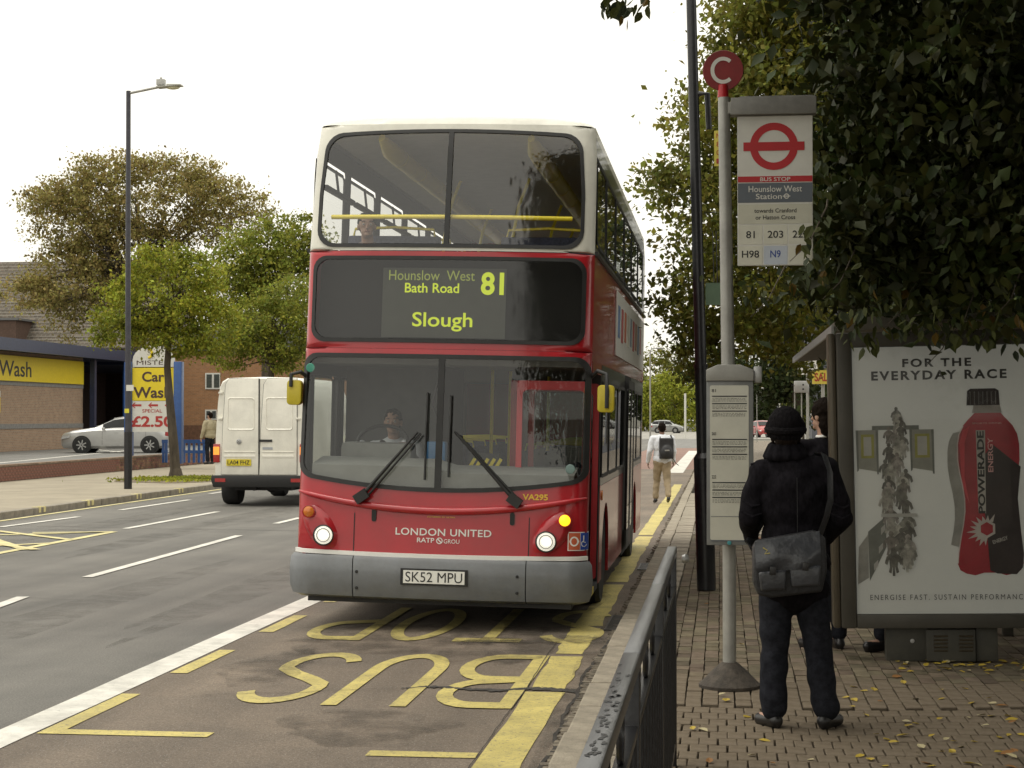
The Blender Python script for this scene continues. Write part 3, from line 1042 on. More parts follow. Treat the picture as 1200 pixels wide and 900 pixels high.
for x, z, m, lab in ((-1.14, 1.0, M_amber, None), (1.09, .985, M_amberlit, 'lit orange indicator')):
    y = FM(x, z, .045)[1] - .012
    h = MB(); h.lathe([(.056, .03), (.058, -.008), (.050, -.010), (.048, .0)], (x, y, z), 'y', 22)
    ind = h.build('indicator', M_red, bus)
    if lab: ind['label'] = lab
    g = MB(); g.lathe([(.048, .02), (.048, -.006), (.03, -.018), (0, -.021)], (x, y, z), 'y', 22)
    g.build('lens', m, ind)
# white line, bumper
b = MB()
P = []
for x in np.linspace(-1.265, 1.265, 40):
    zc = .66 - .012 * math.cos(x * 1.2)
    P.append([FM(x, zc - .020, .004), FM(x, zc - .018, .02), FM(x, zc + .016, .02), FM(x, zc + .018, .002)])
b.grid(P); b.build('white_trim_line', M_white, bus)
def bumper(x0, x1, n):
    b = MB(); P = []
    prof = [(.632, -.01), (.632, .03), (.60, .055), (.48, .066), (.36, .06), (.285, .035), (.262, -.03), (.27, -.12)]
    for i in range(n + 1):
        x = x0 + (x1 - x0) * i / n
        P.append([FM(x, z, o) for z, o in prof])
    b.grid(P)
    return b.build('bumper', M_grey, bus)
bumper(-1.268, -.731, 16); bumper(-.723, .767, 16); bumper(.775, 1.268, 16)
b = MB(); b.bb(-1.15, 1.15, .14, .6, .22, .64); b.build('chassis_front', M_dark, bus)
for x in (-.735, .785):
    b = MB(); P = []
    for z in np.linspace(.66, 1.0, 6): P.append([FM(x - .004, z, .003), FM(x + .004, z, .003)])
    b.grid(P); b.build('panel_gap', M_blk, bus)
for x in (-.69, .70):
    for z in (.36, .50):
        b = MB(); b.lathe([(.014, 0), (.012, -.006), (0, -.007)], (x, FM(x, z, .066)[1], z), 'y', 10); b.build('bumper_bolt', M_blk, bus)
for x in (-.56, .64):
    b = MB(); b.prism(rrect(x - .02, x + .02, .93, 1.04, .018, 3, 1), 'xz', FM(x, .98, .004)[1], FM(x, .98, .012)[1]); b.build('panel_catch', M_blk, bus)
# number plate
yp = FM(.02, .47, .066)[1]
b = MB(); b.bb(-.30, .28, yp - .004, yp + .03, .405, .545); b.build('plate_recess', M_blk, bus)
b = MB(); b.bb(-.275, .255, yp - .010, yp - .0045, .42, .53)
pl = b.build('number_plate', mat('plate_white', (0.85, 0.85, 0.80), rough=.4, var=.03), bus, smooth=0)
lettering('SK52 MPU', M_blk, pl, (-.01, yp - .0118, .475), .49, .085, bold=.008)
def FT(cx, cz, o=.004):
    return lambda a, b_: FM(cx + a, cz + b_, o)
lettering('LONDON UNITED', M_white, bus, None, .83, .062, fn=FT(.05, .855), bold=.012, spacing=1.05)
lettering('RATP', M_white, bus, None, .15, .04, fn=FT(-.10, .785), bold=.015)
lettering('GROU', M_white, bus, None, .135, .036, fn=FT(.125, .78), bold=.0)
v, f = ribbon(arc(0, 0, .024, .024, 0, 360, 18)[:-1], .008, True)
b = MB(); b.add([FM(.02 + p[0], .783 + p[1], .004) for p in v], f)
v, f = ribbon([(-.015, .015), (.015, -.015)], .010); b.add([FM(.02 + p[0], .783 + p[1], .0045) for p in v], f)
b.build('round_emblem', M_white, bus, smooth=0, fix=False)
M_gold = mat('gold_print', (0.78, 0.5, 0.05), rough=.4, var=.05)
lettering('VA295', M_gold, bus, None, .215, .052, fn=FT(.83, 1.175, .005), bold=.03)
lettering('POWERED BY ULTRA', M_gold, bus, None, .24, .012, fn=FT(.03, .985), bold=.01)
# roundel and wheelchair sticker
b = MB(); P = [[FM(x, z, .006) for x in np.linspace(1.115, 1.272, 6)] + [ (hw(z)+.004, yf(z)+.11+RC+dy, z) for dy in (.03, .06)] for z in (.725, .885)]
b.grid(P); st = b.build('sticker', M_white, bus, smooth=0)
M_orb = mat('sticker_orange', (0.55, 0.12, 0.05), rough=.4, var=.03); M_blu = mat('sticker_blue', (0.02, 0.07, 0.4), rough=.4, var=.03)
b = MB(); b.grid([[FM(x, z, .008) for x in np.linspace(1.123, 1.215, 5)] for z in (.733, .877)]); b.build('orange_field', M_orb, st, smooth=0)
b = MB(); b.grid([[FM(x, z, .008) for x in np.linspace(1.219, 1.27, 5)] + [(hw(z) + .006, yf(z) + .11 + RC + .05, z)] for z in (.733, .877)]); b.build('blue_field', M_blu, st, smooth=0)
v, f = ribbon(arc(0, 0, .030, .036, 0, 360, 18)[:-1], .013, True)
b = MB(); b.add([FM(1.169 + p[0], .805 + p[1], .0095) for p in v], f)
b.grid([[FM(x, z, .0102) for x in (1.130, 1.208)] for z in (.797, .813)]); b.build('roundel', M_white, st, smooth=0, fix=False)
b = MB()
for pts, wd in (([(1.240, .855), (1.240, .80), (1.255, .795)], .008), (arc(1.243, .785, .018, .024, 110, 350, 10), .006)):
    v, f = ribbon(pts, wd); b.add([FM(p[0], p[1], .011) for p in v], f)
b.build('wheelchair_symbol', M_white, st, smooth=0, fix=False)

# destination display
b = MB(); fill(b, FM, inset(BW, .0), -.16, 6); b.build('blind_box', M_dark, bus, fix=False)
M_panel = mat('blind_panel', (0.135, 0.145, 0.125), rough=.6, var=.05)
dy = -.045
b = MB(); b.grid([[FM(x, z, -.05) for x in np.linspace(-.57, .52, 10)] for z in (2.53, 3.14)])
bp = b.build('destination_panel', M_panel, bus, smooth=0)
M_lime = mat('lime_text', (0.62, 0.75, 0.03), rough=.5, var=.03, emis=(.72, .85, .04), estr=.9)
def BT(cx, cz): return lambda a, b_: FM(cx + a, cz + b_, -.046)
lettering('Hounslow  West', mat('lime_dim', (0.36, 0.42, 0.12), emis=(.4, .46, .1), estr=.6, var=.03), bp, None, .76, .088, fn=BT(-.135, 3.075), bold=.0)
lettering('Bath Road', M_lime, bp, None, .48, .085, fn=BT(-.13, 2.965), bold=.012)
lettering('81', M_lime, bp, None, .20, .20, fn=BT(.40, 3.01), bold=.03)
lettering('Slough', M_lime, bp, None, .53, .165, fn=BT(-.03, 2.67), bold=.012)

# offside and nearside walls
UB = [(.55, 1.75), (1.85, 3.25), (3.35, 4.85), (4.95, 6.45), (6.55, 8.05), (8.15, 9.5)]
M_sidelow = M_red
for side in (1, -1):
    fn = SM(side)
    # upper window band
    b = MB()
    for (y0, y1), (a0, a1) in zip(UB, [(.2, 1.8), (1.8, 3.3), (3.3, 4.9), (4.9, 6.5), (6.5, 8.1), (8.1, LEN)]):
        ring(b, fn, rrect(a0, a1, 3.29, 4.35, .001), rrect(y0, y1, 3.38, 4.17, .05), 0, 2, .04)
    b.build('upper_side_panel', mat('side_black', (0.02, .02, .02), rough=.3, var=.1, coat=.4) if side == 1 else M_dark, bus)
    for (y0, y1) in UB:
        A = rrect(y0 + .01, y1 - .01, 3.39, 4.13, .05)
        b = MB(); ring(b, fn, inset(A, -.02), inset(A, .015), .01, 1, .02); fr = b.build('side_window', M_rub, bus)
        b = MB(); fill(b, fn, A, .003, 4); b.build('pane', G_upside, fr, fix=False, smooth=180)
        b = MB(); b.bb(side * 1.175 - .02, side * 1.175 + .02, y0, y1, 3.86, 3.905); b.build('transom', M_rub, fr)
        b = MB(); b.box((side * 1.18, y0 + .5, 4.0), (.02, .02, .22), (R(35), 0, 0)); b.build('hopper_stay', M_rub, fr)
    # red waist band
    b = MB(); b.grid([[fn(y, z, 0) for y in [0.0] + list(np.linspace(.4, LEN, 12))] for z in (2.36, 2.5, 2.9, 3.15, 3.284)])
    b.build('waist_panel', M_red, bus)
    b = MB(); b.tube([fn(y, 3.30, .012) for y in (.35, 5, LEN - .1)], .02, 6); b.build('waist_trim', M_rub, bus)
    # lower panels, plane with wheel arches
    def arch(cy, r=.50): return [(cy + r * math.cos(t), .52 + r * math.sin(t)) for t in np.linspace(math.pi, 0, 15)]
    def lowpanel(y0, y1, arches):
        poly = [(y0, .30)]
        for a in arches:
            A = arch(a)
            poly += [(A[0][0], .30)] + A + [(A[-1][0], .30)]
        poly += [(y1, .30), (y1, 1.22), (y0, 1.22)]
        b = MB(); b.prism(poly, 'yz', side * (W2 - .03), side * (W2 + .0))
        return b.build('lower_side_panel', M_sidelow, bus, smooth=0, bevel=.004)
    if side == 1:
        lowpanel(1.72, 5.55, [2.62]); lowpanel(7.02, LEN - .02, [8.45])
        bays = [(1.76, 2.75), (2.8, 4.15), (4.2, 5.5), (7.1, 8.5), (8.55, 9.85)]
        spans = [(1.70, 5.56), (7.02, LEN)]
    else:
        lowpanel(.4, LEN - .02, [2.62, 8.45])
        bays = [(.55, 1.5), (1.8, 3.3), (3.4, 5.0), (5.1, 6.7), (6.8, 8.4)]
        spans = [(.25, LEN)]
    edges = sorted(bays)
    for i, (y0, y1) in enumerate(edges):
        a0 = (spans[0][0] if i == 0 else (edges[i - 1][1] + y0) / 2)
        a1 = (edges[i + 1][0] + y1) / 2 if i + 1 < len(edges) else LEN
        if side == 1 and i == 2: a1 = 5.56
        if side == 1 and i == 3: a0 = 7.02
        b = MB(); ring(b, fn, rrect(a0, a1, 1.222, 2.358, .001), rrect(y0, y1, 1.30, 2.2, .05), 0, 2, .04)
        b.build('lower_window_panel', mat('side_black', (0.02, .02, .02)), bus)
    for (y0, y1) in bays:
        A = rrect(y0 + .01, y1 - .01, 1.31, 2.19, .05)
        b = MB(); ring(b, fn, inset(A, -.02), inset(A, .015), .01, 1, .02); fr = b.build('side_window', M_rub, bus)
        b = MB(); fill(b, fn, A, .003, 4); b.build('pane', G_side, fr, fix=False, smooth=180)
    # corner pillar pieces below/around windscreen
b = MB(); b.bb(W2 - .12, W2 - .005, 1.60, 1.695, .3, 2.36); b.build('door_pillar', M_rub, bus)
# nearside advert
b = MB(); b.bb(W2 + .004, W2 + .016, 3.45, 9.9, 2.52, 3.20)
ad = b.build('advert_panel', mat('advert_frame', (0.55, .54, .5), rough=.5, var=.06), bus, smooth=0)
cols = [(.1, .18, .34), (.35, .06, .06), (.45, .12, .05), (.5, .48, .4), (.2, .25, .3), (.4, .07, .07), (.25, .12, .06)]
for i in range(9):
    b = MB(); y0 = 3.75 + i * .62
    b.bb(W2 + .017, W2 + .020, y0, y0 + .34, 2.72 - .03 * (i % 2), 3.06)
    o_ = b.build('advert_figure', mat('ad%d' % (i % 7), cols[i % 7], rough=.5, var=.4, scale=5), ad, smooth=0)
# nearside red front-corner vertical lettering block and reflector
b = MB(); b.lathe([(.05, 0), (.045, .012), (0, .016)], (W2 + .0, 1.95, 1.12), 'x', 16); b.build('side_repeater', M_amber, bus)
# front door: open, leaves folded inside; step
b = MB(); b.bb(W2 - .05, W2 - .01, .37, .44, .3, 2.36); b.build('front_door_post', M_rub, bus)
M_redin = mat('inner_red', (0.50, 0.03, 0.04), rough=.4, var=.08)
for y in (.50, 1.50):
    A = rrect(-.275, .275, .42, 2.10, .05)
    b = MB(); ring(b, lambda a, c, o: (W2 - .34 + a, y + o, c), rrect(-.33, .33, .36, 2.18, .03), A, 0, 1, .03)
    d_ = b.build('folding_door', M_redin, bus)
    b = MB(); fill(b, lambda a, c, o: (W2 - .34 + a, y + .012, c), A, 0, 3); b.build('pane', G_side, d_, fix=False)
b = MB(); b.bb(W2 - .45, W2 + .0, .46, 1.58, .27, .33); b.build('entrance_step', M_dark, bus)
b = MB(); b.bb(W2 - .06, W2 + .012, .40, .95, .285, .345); b.build('step_edge', M_handy, bus)
b = MB(); b.bb(W2 - .03, W2 + .0, .445, 1.60, 2.26, 2.36); b.build('door_header', M_red, bus)
# middle doors, slid outside
for y0, y1 in ((5.58, 6.28), (6.32, 7.0)):
    A = rrect(y0 + .07, y1 - .07, .55, 2.2, .05)
    b = MB(); ring(b, lambda a, c, o: (W2 + .05 + o, a, c), rrect(y0, y1, .33, 2.3, .03), A, 0, 1, .03)
    d_ = b.build('middle_door', M_rub, bus)
    b = MB(); fill(b, lambda a, c, o: (W2 + .045, a, c), A, 0, 3); b.build('pane', G_side, d_, fix=False)
b = MB(); b.bb(W2 - .05, W2 - .001, 5.57, 7.01, .26, 2.358); b.build('middle_door_recess', M_dark, bus)
# roof
def roof_z(x, y, top=.13):
    t = abs(x / 1.18)
    g = max(0, 1 - t ** 4) ** .5
    d = min(1, max(0, (y - .40) / .45)); e = min(1, max(0, (LEN - y) / .3))
    return 4.30 + top * g * math.sqrt(max(0, 1 - (1 - d) ** 2)) * math.sqrt(max(0, 1 - (1 - e) ** 2)) + .06 * (1 if d > 0 else 0) * 0
b = MB()
xsn = np.concatenate([np.linspace(-1, -.85, 6), np.linspace(-.8, .8, 11), np.linspace(.85, 1, 6)])
def RP(t, y):
    x = t * 1.20
    hwv = hw(4.42)
    x = t * hwv
    yb = FM(x, 4.43, 0)[1]
    yy = yb if y is None else max(y, yb)
    d = min(1, max(0, (yy - yb) / .40)); e = min(1, max(0, (LEN - yy) / .25))
    g = max(0, 1 - abs(t) ** 5) ** .5
    edge = 4.36 if d < .02 else 4.36
    z0 = 4.429
    return (x, yy, z0 + .115 * g * math.sqrt(max(0, 1 - (1 - d) ** 2)) * math.sqrt(max(0, 1 - (1 - e) ** 2)))
b.grid([[RP(t, y) for t in xsn] for y in [None, .40, .44, .5, .58, .68, .8, 2, 4, 6, 8, 9.8, 10.1, 10.25, LEN]])
b.build('roof', M_cream, bus, smooth=60)
b = MB()
for side in (1, -1):
    b.grid([[SM(side)(y, z, 0) for y in (0, .7, 3, 6, LEN)] for z in (4.348, 4.39, 4.43)])
b.build('cantrail', M_cream, bus)
# rear
b = MB(); ring(b, lambda a, c, o: (a, LEN - o, c), outer(3.29, 4.43), rrect(-.95, .95, 3.45, 4.1, .1), 0, 2)
b.grid([[(x, LEN, z) for x in (-hw(z), hw(z))] for z in (.35, 2, 3.29)])
b.build('rear_panel', M_red, bus)
b = MB(); fill(b, lambda a, c, o: (a, LEN, c), rrect(-.95, .95, 3.45, 4.1, .1), 0, 3); b.build('rear_window', G_side, bus, fix=False)
# floors, linings
b = MB(); b.bb(-1.2, 1.2, .5, LEN - .1, .30, .36); b.build('lower_floor', M_dark, bus)
b = MB(); b.bb(-1.23, 1.23, .42, LEN - .05, 2.30, 2.42); b.build('upper_floor', mat('deck_grey', (.12, .12, .115), rough=.7, var=.1), bus)
b = MB(); b.grid([[(x, y, 4.40 - .06 * abs(x) ** 3) for x in np.linspace(-1.13, 1.13, 9)] for y in (.62, 5, LEN - .1)]); b.build('upper_ceiling', M_ceil, bus)
# yellow ceiling coves and rails upstairs
for x in (-.68, .67):
    for k in range(9):
        b = MB(); b.tube([(x, (.60 if k == 0 else .47 + k * 1.05), 4.335 if k == 0 else 4.28), (x, 1.0 + k * 1.05, 4.285 if k == 0 else 4.28), (x, 1.49 + k * 1.05, 4.28)], [.035 if k == 0 else .09, .085, .09], 12, flat=.8)
        b.build('ceiling_rail', M_handy, bus)
b = MB(); b.tube([FM(x, 3.595, -.06) for x in np.linspace(-1.07, 1.07, 16)], .021, 10); b.build('window_rail', M_handy, bus)
for (x, y) in ((-.42, 2.6), (.30, 2.4), (-.42, 5.0), (.42, 4.6), (.36, 7)):
    b = MB(); b.tube([(x, y, 2.42), (x, y, 3.6), (x + .06, y, 3.95), (x + .16, y, 4.22)], .017, 8); b.build('grab_pole', M_handy, bus)
for (x, y) in ((.35, 2.1), (-.35, 3.2), (.5, 4.4), (.2, 1.9)):
    b = MB(); b.tube([(x, y, .36), (x, y, 2.30)], .017, 8); b.build('grab_pole', M_handy, bus)
def seat_mesh():
    b = MB(); b.bb(-.45, .45, -.22, .22, .38, .48)
    b.box((0, .24, .80), (.90, .08, .68), (R(-8), 0, 0))
    b.bb(-.4, .4, -.1, .12, 0, .38)
    return b.mesh('seat', M_seat, bevel=.03, smooth=50)
SMh = seat_mesh()
def frame_mesh():
    b = MB(); b.tube([(-.40, .27, 1.10), (-.38, .27, 1.20), (0, .27, 1.22), (.38, .27, 1.20), (.40, .27, 1.10)], .014, 6)
    return b.mesh('seat_rail', M_handy)
FMh = frame_mesh()
for k in range(8):
    for sx in (-.74, .74):
        s_ = inst('seat', SMh, bus, (sx, 1.35 + k * 1.02, 2.42), (0, 0, 0))
        inst('seat_rail', FMh, s_)
for k in range(6):
    for sx in (-.74, .74):
        if k < 2 and sx < 0 and False: continue
        s_ = inst('seat', SMh, bus, (sx, 3.3 + k * 1.0, .36), (0, 0, 0))
        inst('seat_rail', FMh, s_)
# cab: dash, wheel, partition, red door frame, ticket machine
b = MB(); P = []
for x in np.linspace(-1.15, 1.15, 14):
    y0 = FM(x, 1.30, -.06)[1]
    P.append([(x, y0, 1.10), (x, y0 + .0, 1.36 + (.05 if x < 0 else 0)), (x, y0 + .42, 1.42 + (.05 if x < 0 else 0)), (x, y0 + .46, 1.0)])
b.grid(P); b.build('dashboard', mat('dash_grey', (0.22, .225, .21), rough=.7, var=.08), bus, smooth=30)
b = MB(); b.bb(-1.0, -.35, .62, .92, 1.3, 1.60); b.build('instrument_binnacle', mat('dash_grey', (0.2, .2, .19)), bus, bevel=.05)
b = MB(); b.tube([Vector((-.66 + .23 * math.cos(t), .86 + .10 * math.sin(t), 1.60 + .15 * math.sin(t))) for t in np.linspace(0, 2 * math.pi, 25)[:-1]], .017, 8, closed=True)
b.tube([(-.66, .86, 1.60), (-.66, .7, 1.45)], .03, 8); b.build('steering_wheel', M_blk, bus)
b = MB(); b.bb(-.16, -.12, .95, 2.2, .36, 2.3); b.build('cab_partition', M_dark, bus)
b = MB(); b.bb(-1.2, -.16, 1.75, 1.80, .36, 2.3); b.build('cab_bulkhead', mat('deck_grey', (.12, .12, .115)), bus)
M_redin = mat('inner_red', (0.45, 0.03, 0.04), rough=.5, var=.08)
b = MB(); b.bb(.42, .47, 1.58, 1.63, .4, 2.2); b.bb(1.10, 1.15, 1.58, 1.63, .4, 2.2); b.bb(.47, 1.10, 1.58, 1.63, 2.10, 2.2); b.build('inner_door_frame', M_redin, bus)
b = MB(); b.bb(.12, .40, .95, 1.0, 1.25, 1.52); b.build('luggage_sign', M_blk, bus)
b = MB()
for k in range(5): b.box((.13 + k * .06, .944, 1.385), (.03, .003, .20), (0, R(30), 0))
b.build('hazard_stripes', M_handy, bus, smooth=0)
b = MB(); b.bb(-.24, -.06, .74, .86, 1.42, 1.62); b.build('ticket_machine', mat('ticket_blue', (0.03, .16, .36), rough=.4, var=.1), bus, bevel=.02)
b = MB(); b.tube([(-.10, .5, 2.2), (-.14, .45, 1.95), (-.10, .45, 1.85), (-.05, .45, 1.95)], .008, 6); b.build('cab_cable', M_blk, bus)
b = MB(); b.lathe([(.042, 0), (.038, -.004), (0, -.005)], (1.12, FM(1.12, 1.42, .004)[1], 1.42), 'y', 18); b.build('round_sticker', mat('sticker_pale', (0.16, .24, .23), rough=.4, var=.2), bus)
b = MB(); b.lathe([(.040, 0), (.036, -.004), (0, -.005)], (-1.195, FM(-1.19, 2.25, .006)[1], 2.25), 'y', 18); b.build('green_sticker', mat('sticker_green', (0.05, .28, .2), rough=.4, var=.1), bus)
# wipers
def wiper(x0, z0, x1, z1, xb, zt, zb):
    b = MB()
    a = Vector(FM(x0, z0, .05)); c = Vector(FM(x1, z1, .07))
    b.tube([a, c], [.018, .010], 8)
    b.tube([a + Vector((.045, 0, -.005)), c + Vector((.03, 0, -.02))], [.012, .008], 8)
    b.box(a, (.12, .07, .085), (0, R(-35 if x1 > x0 else 35), 0))
    w_ = b.build('wiper', M_rub, bus)
    b = MB(); b.tube([FM(xb, z, .035) for z in np.linspace(zt, zb, 8)], .011, 6); b.build('wiper_blade', M_rub, w_)
    b = MB(); b.tube([FM(xb - .0, z, .055) for z in np.linspace(zt - .25, zb + .25, 5)], .008, 6); b.build('blade_carrier', M_rub, w_)
wiper(-.67, 1.145, -.19, 1.71, -.12, 2.05, 1.30)
wiper(.66, 1.145, .13, 1.72, .085, 2.03, 1.33)
# mirrors
def mirror(c, arm, w_=.145, h=.235):
    b = MB(); b.prism(rrect(c[0] - w_ / 2, c[0] + w_ / 2, c[2] - h / 2, c[2] + h / 2, .035, 4, 1), 'xz', c[1] - .05, c[1] + .05)
    mb_ = b.build('wing_mirror', M_handy2, bus, bevel=.012)
    b = MB(); b.tube(arm, .018, 8); b.build('mirror_arm', M_rub, mb_)
    b = MB(); b.prism(rrect(c[0] - w_ / 2 + .015, c[0] + w_ / 2 - .015, c[2] - h / 2 + .015, c[2] + h / 2 - .015, .03, 4, 1), 'xz', c[1] + .05, c[1] + .054)
    b.build('mirror_glass', M_alu, mb_)
M_handy2 = mat('mirror_yellow', (0.52, 0.42, 0.02), rough=0.45, var=0.1, coat=0.2)
mirror((1.41, .20, 2.03), [(1.25, .35, 2.2), (1.33, .25, 2.27), (1.41, .20, 2.24), (1.42, .14, 2.1), (1.42, .145, 1.95)])
mirror((-1.335, .25, 2.03), [(-1.2, .30, 2.14), (-1.28, .22, 2.21), (-1.36, .2, 2.19), (-1.36, .19, 2.08)], .13, .22)
# wheels
def wheel_tree(root, cx, cy, cz, r, wd, side, rim_m, hub=.6, name='wheel', spokes=0):
    b = MB(); b.lathe([(r * .62, -wd / 2), (r * .93, -wd / 2), (r, -wd * .36), (r, wd * .36), (r * .93, wd / 2), (r * .62, wd / 2)], (0, 0, 0), 'x', 28)
    o = b.build(name, M_tyre, root); o.location = (cx, cy, cz)
    s_ = side
    b = MB(); b.lathe([(r * .64, s_ * wd * .48), (r * .58, s_ * wd * .40), (r * .30, s_ * wd * .22), (r * .18, s_ * wd * .45), (0, s_ * wd * .46)], (0, 0, 0), 'x', 24)
    rim = b.build('rim', rim_m, o)
    if spokes:
        b = MB()
        for i in range(spokes):
            a = 2 * math.pi * i / spokes
            b.box((s_ * wd * .45, math.cos(a) * r * .36, math.sin(a) * r * .36), (.03, r * .55, r * .13), (a, 0, 0))
        b.build('spokes', M_alu, o)
    return o
for side in (1, -1):
    wheel_tree(bus, side * (W2 - .17), 2.62, .49, .49, .28, side, M_red)
    wheel_tree(bus, side * (W2 - .17), 8.45, .49, .49, .28, side, M_red)
b = MB(); b.bb(-.95, .95, .6, 9.8, .19, .34); b.build('chassis', M_dark, bus)

# ------------------------------------------------------------------ bus stop flag post
M_postgrey = mat('post_grey', (0.32, 0.315, 0.29), rough=0.45, var=0.12, scale=6, metal=0.3, dirt=0.25)
M_signwhite = mat('sign_white', (0.62, 0.61, 0.56), rough=0.4, var=0.04, dirt=0.08)
M_tflred = mat('sign_red', (0.42, 0.015, 0.02), rough=0.4, var=0.05)
M_signgrey = mat('sign_slate', (0.10, 0.115, 0.135), rough=0.45, var=0.05)
M_castiron = mat('rubber_base', (0.055, 0.045, 0.035), rough=0.85, var=0.4, scale=14, bump=0.6, bscale=50)
sp = at(855, 806, 11.16)
bs = thing('bus_stop', 'grey bus stop post with a red C disc, white route flag and framed timetable', 'bus stop', (sp.x, sp.y, 0.12))
PXM = FPX / 11.16
def SZ(v): return CAMZ + (489 - v) / PXM - 0.12
def SX(u): return (u - 855) / PXM
b = MB(); b.tube([(0, 0, 0.05), (0, 0, SZ(640)), (SX(854), 0, SZ(430)), (SX(850), 0, SZ(112))], [.043, .043, .043, .038], 18); b.build('post', M_postgrey, bs)
b = MB(); b.lathe([(.195, 0), (.197, .02), (.18, .035), (.11, .105), (.06, .15), (.045, .16)], (0, 0, 0), 'z', 32); b.build('base', M_castiron, bs)
dx = SX(849)
b = MB(); b.cyl((dx, 0, SZ(112)), (dx, 0, SZ(97)), .036, .032, 14); b.build('disc_neck', M_tflred, bs)
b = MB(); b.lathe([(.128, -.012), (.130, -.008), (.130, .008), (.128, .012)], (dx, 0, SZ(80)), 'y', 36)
dc = b.build('point_letter_disc', mat('disc_red_shaded', (.20, .012, .014), rough=.5, var=.15, dirt=.2), bs)  # sign red darkened on the disc: canopy shade put into the colour
v, f = ribbon(arc(0, 0, .068, .075, 48, 312, 22), .024)
b = MB(); b.add([(dx + p[0], -.0145, SZ(80) + p[1]) for p in v], f); b.build('letter', M_signwhite, dc, smooth=0, fix=False)
# arm and flag box
b = MB(); b.bb(SX(858), SX(957), -.055, .055, SZ(134), SZ(114)); b.prism([(SX(866), SZ(114)), (SX(957), SZ(114)), (SX(952), SZ(112.5)), (SX(870), SZ(112.5))], 'xz', -.05, .05)
b.build('flag_lamp_box', mat('flag_box', (0.2, .195, .18), rough=.5, metal=.3, var=.15), bs, bevel=.004)
b = MB(); b.bb(SX(846), SX(866), -.03, .03, SZ(132), SZ(118)); b.build('flag_arm', M_postgrey, bs, bevel=.004)
FX0, FX1 = SX(865.5), SX(953)
fl = MB().bb(FX0, FX1, -.012, .012, SZ(311), SZ(135)).build('flag', M_signwhite, bs, smooth=0, bevel=.003)
yf_ = -.0135
def fb(name, u0, u1, v0, v1, m, d=0.0):
    b = MB(); b.grid([[(SX(u), yf_ - d, SZ(v)) for u in (u0, u1)] for v in (v1, v0)], flip=False)
    return b.build(name, m, fl, smooth=0)
fb('red_band', 866, 952.5, 206, 213, M_tflred)
fb('name_band', 866, 952.5, 214, 237, M_signgrey)
M_plate = mat('flag_tile', (0.5, 0.49, 0.4), rough=.45, var=.05)
fb('towards_tile', 866.5, 952, 239, 262, M_plate)
for i, (u0, u1) in enumerate(((867, 894.5), (896, 923.5), (925, 952))):
    for j, (v0, v1) in enumerate(((263.5, 286), (288, 310))):
        fb('route_tile', u0, u1, v0, v1, mat('night_tile', (0.46, .50, .56), rough=.45, var=.05) if (i, j) == (1, 1) else mat('flag_tile2', (0.58, 0.57, 0.48), rough=.45, var=.05))
cx, cz = SX(908), SZ(171)
v, f = ribbon(arc(0, 0, .128, .128, 0, 360, 44)[:-1], .048, True)
b = MB(); b.add([(cx + p[0], yf_ - .0005, cz + p[1]) for p in v], f)
b.grid([[(x, yf_ - .001, z) for x in (cx - .193, cx + .193)] for z in (cz - .028, cz + .028)]); b.build('roundel', M_tflred, fl, smooth=0, fix=False)
def ft(s, u, v, W, H, m, **k): return lettering(s, m, fl, (SX(u), yf_ - .0015, SZ(v)), W / PXM, H / PXM, **k)
ft('BUS STOP', 909.5, 209.6, 35, 4.6, M_signwhite)
ft('Hounslow West', 909.5, 221, 62, 7.2, M_signwhite, bold=.005)
ft('Station', 902, 229.8, 30, 6.4, M_signwhite, bold=.005)
v, f = ribbon(arc(0, 0, .014, .014, 0, 360, 16)[:-1], .006, True)
b = MB(); b.add([(SX(922.5) + p[0], yf_ - .0015, SZ(229.8) + p[1]) for p in v], f); b.add([(SX(922.5) + x, yf_ - .002, SZ(229.8) + z) for x, z in ((-.024, -.003), (.024, -.003), (.024, .003), (-.024, .003))], [(0, 1, 2, 3)])
b.build('small_roundel', M_signwhite, fl, smooth=0, fix=False)
ft('towards Cranford', 909.5, 246.5, 49, 5, M_blk)
ft('or Hatton Cross', 909.5, 254.5, 46, 5, M_blk)
ft('81', 880.5, 274.5, 10, 8.5, M_blk, bold=.01); ft('203', 909.5, 274.5, 18, 8.5, M_blk, bold=.01); ft('222', 938.5, 274.5, 18, 8.5, M_blk, bold=.01)
ft('H98', 880.5, 297.5, 20, 8.5, M_blk, bold=.01); ft('N9', 909.5, 297.5, 12, 8.5, mat('night_blue', (.02, .05, .25), rough=.5), bold=.01)
# timetable case
TX0, TX1, TZ0, TZ1 = SX(829), SX(883), SZ(637), SZ(447)
b = MB(); b.bb(TX0, TX1, -.16, -.047, TZ0, TZ1); tt = b.build('timetable_case', mat('case_grey', (0.2, .205, .2), rough=.45, var=.1, metal=.2, dirt=.2), bs, bevel=.006)
A = [(TX0 - .002, TZ1 + .001), (TX1 + .002, TZ1 + .001), (TX1 + .002, SZ(434)), (SX(868), SZ(428)), (SX(842), SZ(428)), (TX0 - .002, SZ(434))]
b = MB(); b.prism(A, 'xz', -.175, -.03); b.build('case_hood', M_postgrey, tt, bevel=.006)
b = MB(); b.bb(TX1 + .003, SX(893), -.12, -.05, SZ(449), SZ(430)); b.build('hood_side', M_alu, tt, bevel=.008)
b = MB(); b.prism(rrect(SX(833), SX(877.5), SZ(631), SZ(452), .01, 2, 1), 'xz', -.163, -.1605)
tp = b.build('timetable_sheet', mat('paper', (0.52, 0.51, 0.43), rough=.35, var=.05, coat=.3), tt, smooth=0)
M_print = mat('grey_print', (0.24, .235, .2), rough=.6, var=.5, scale=90)
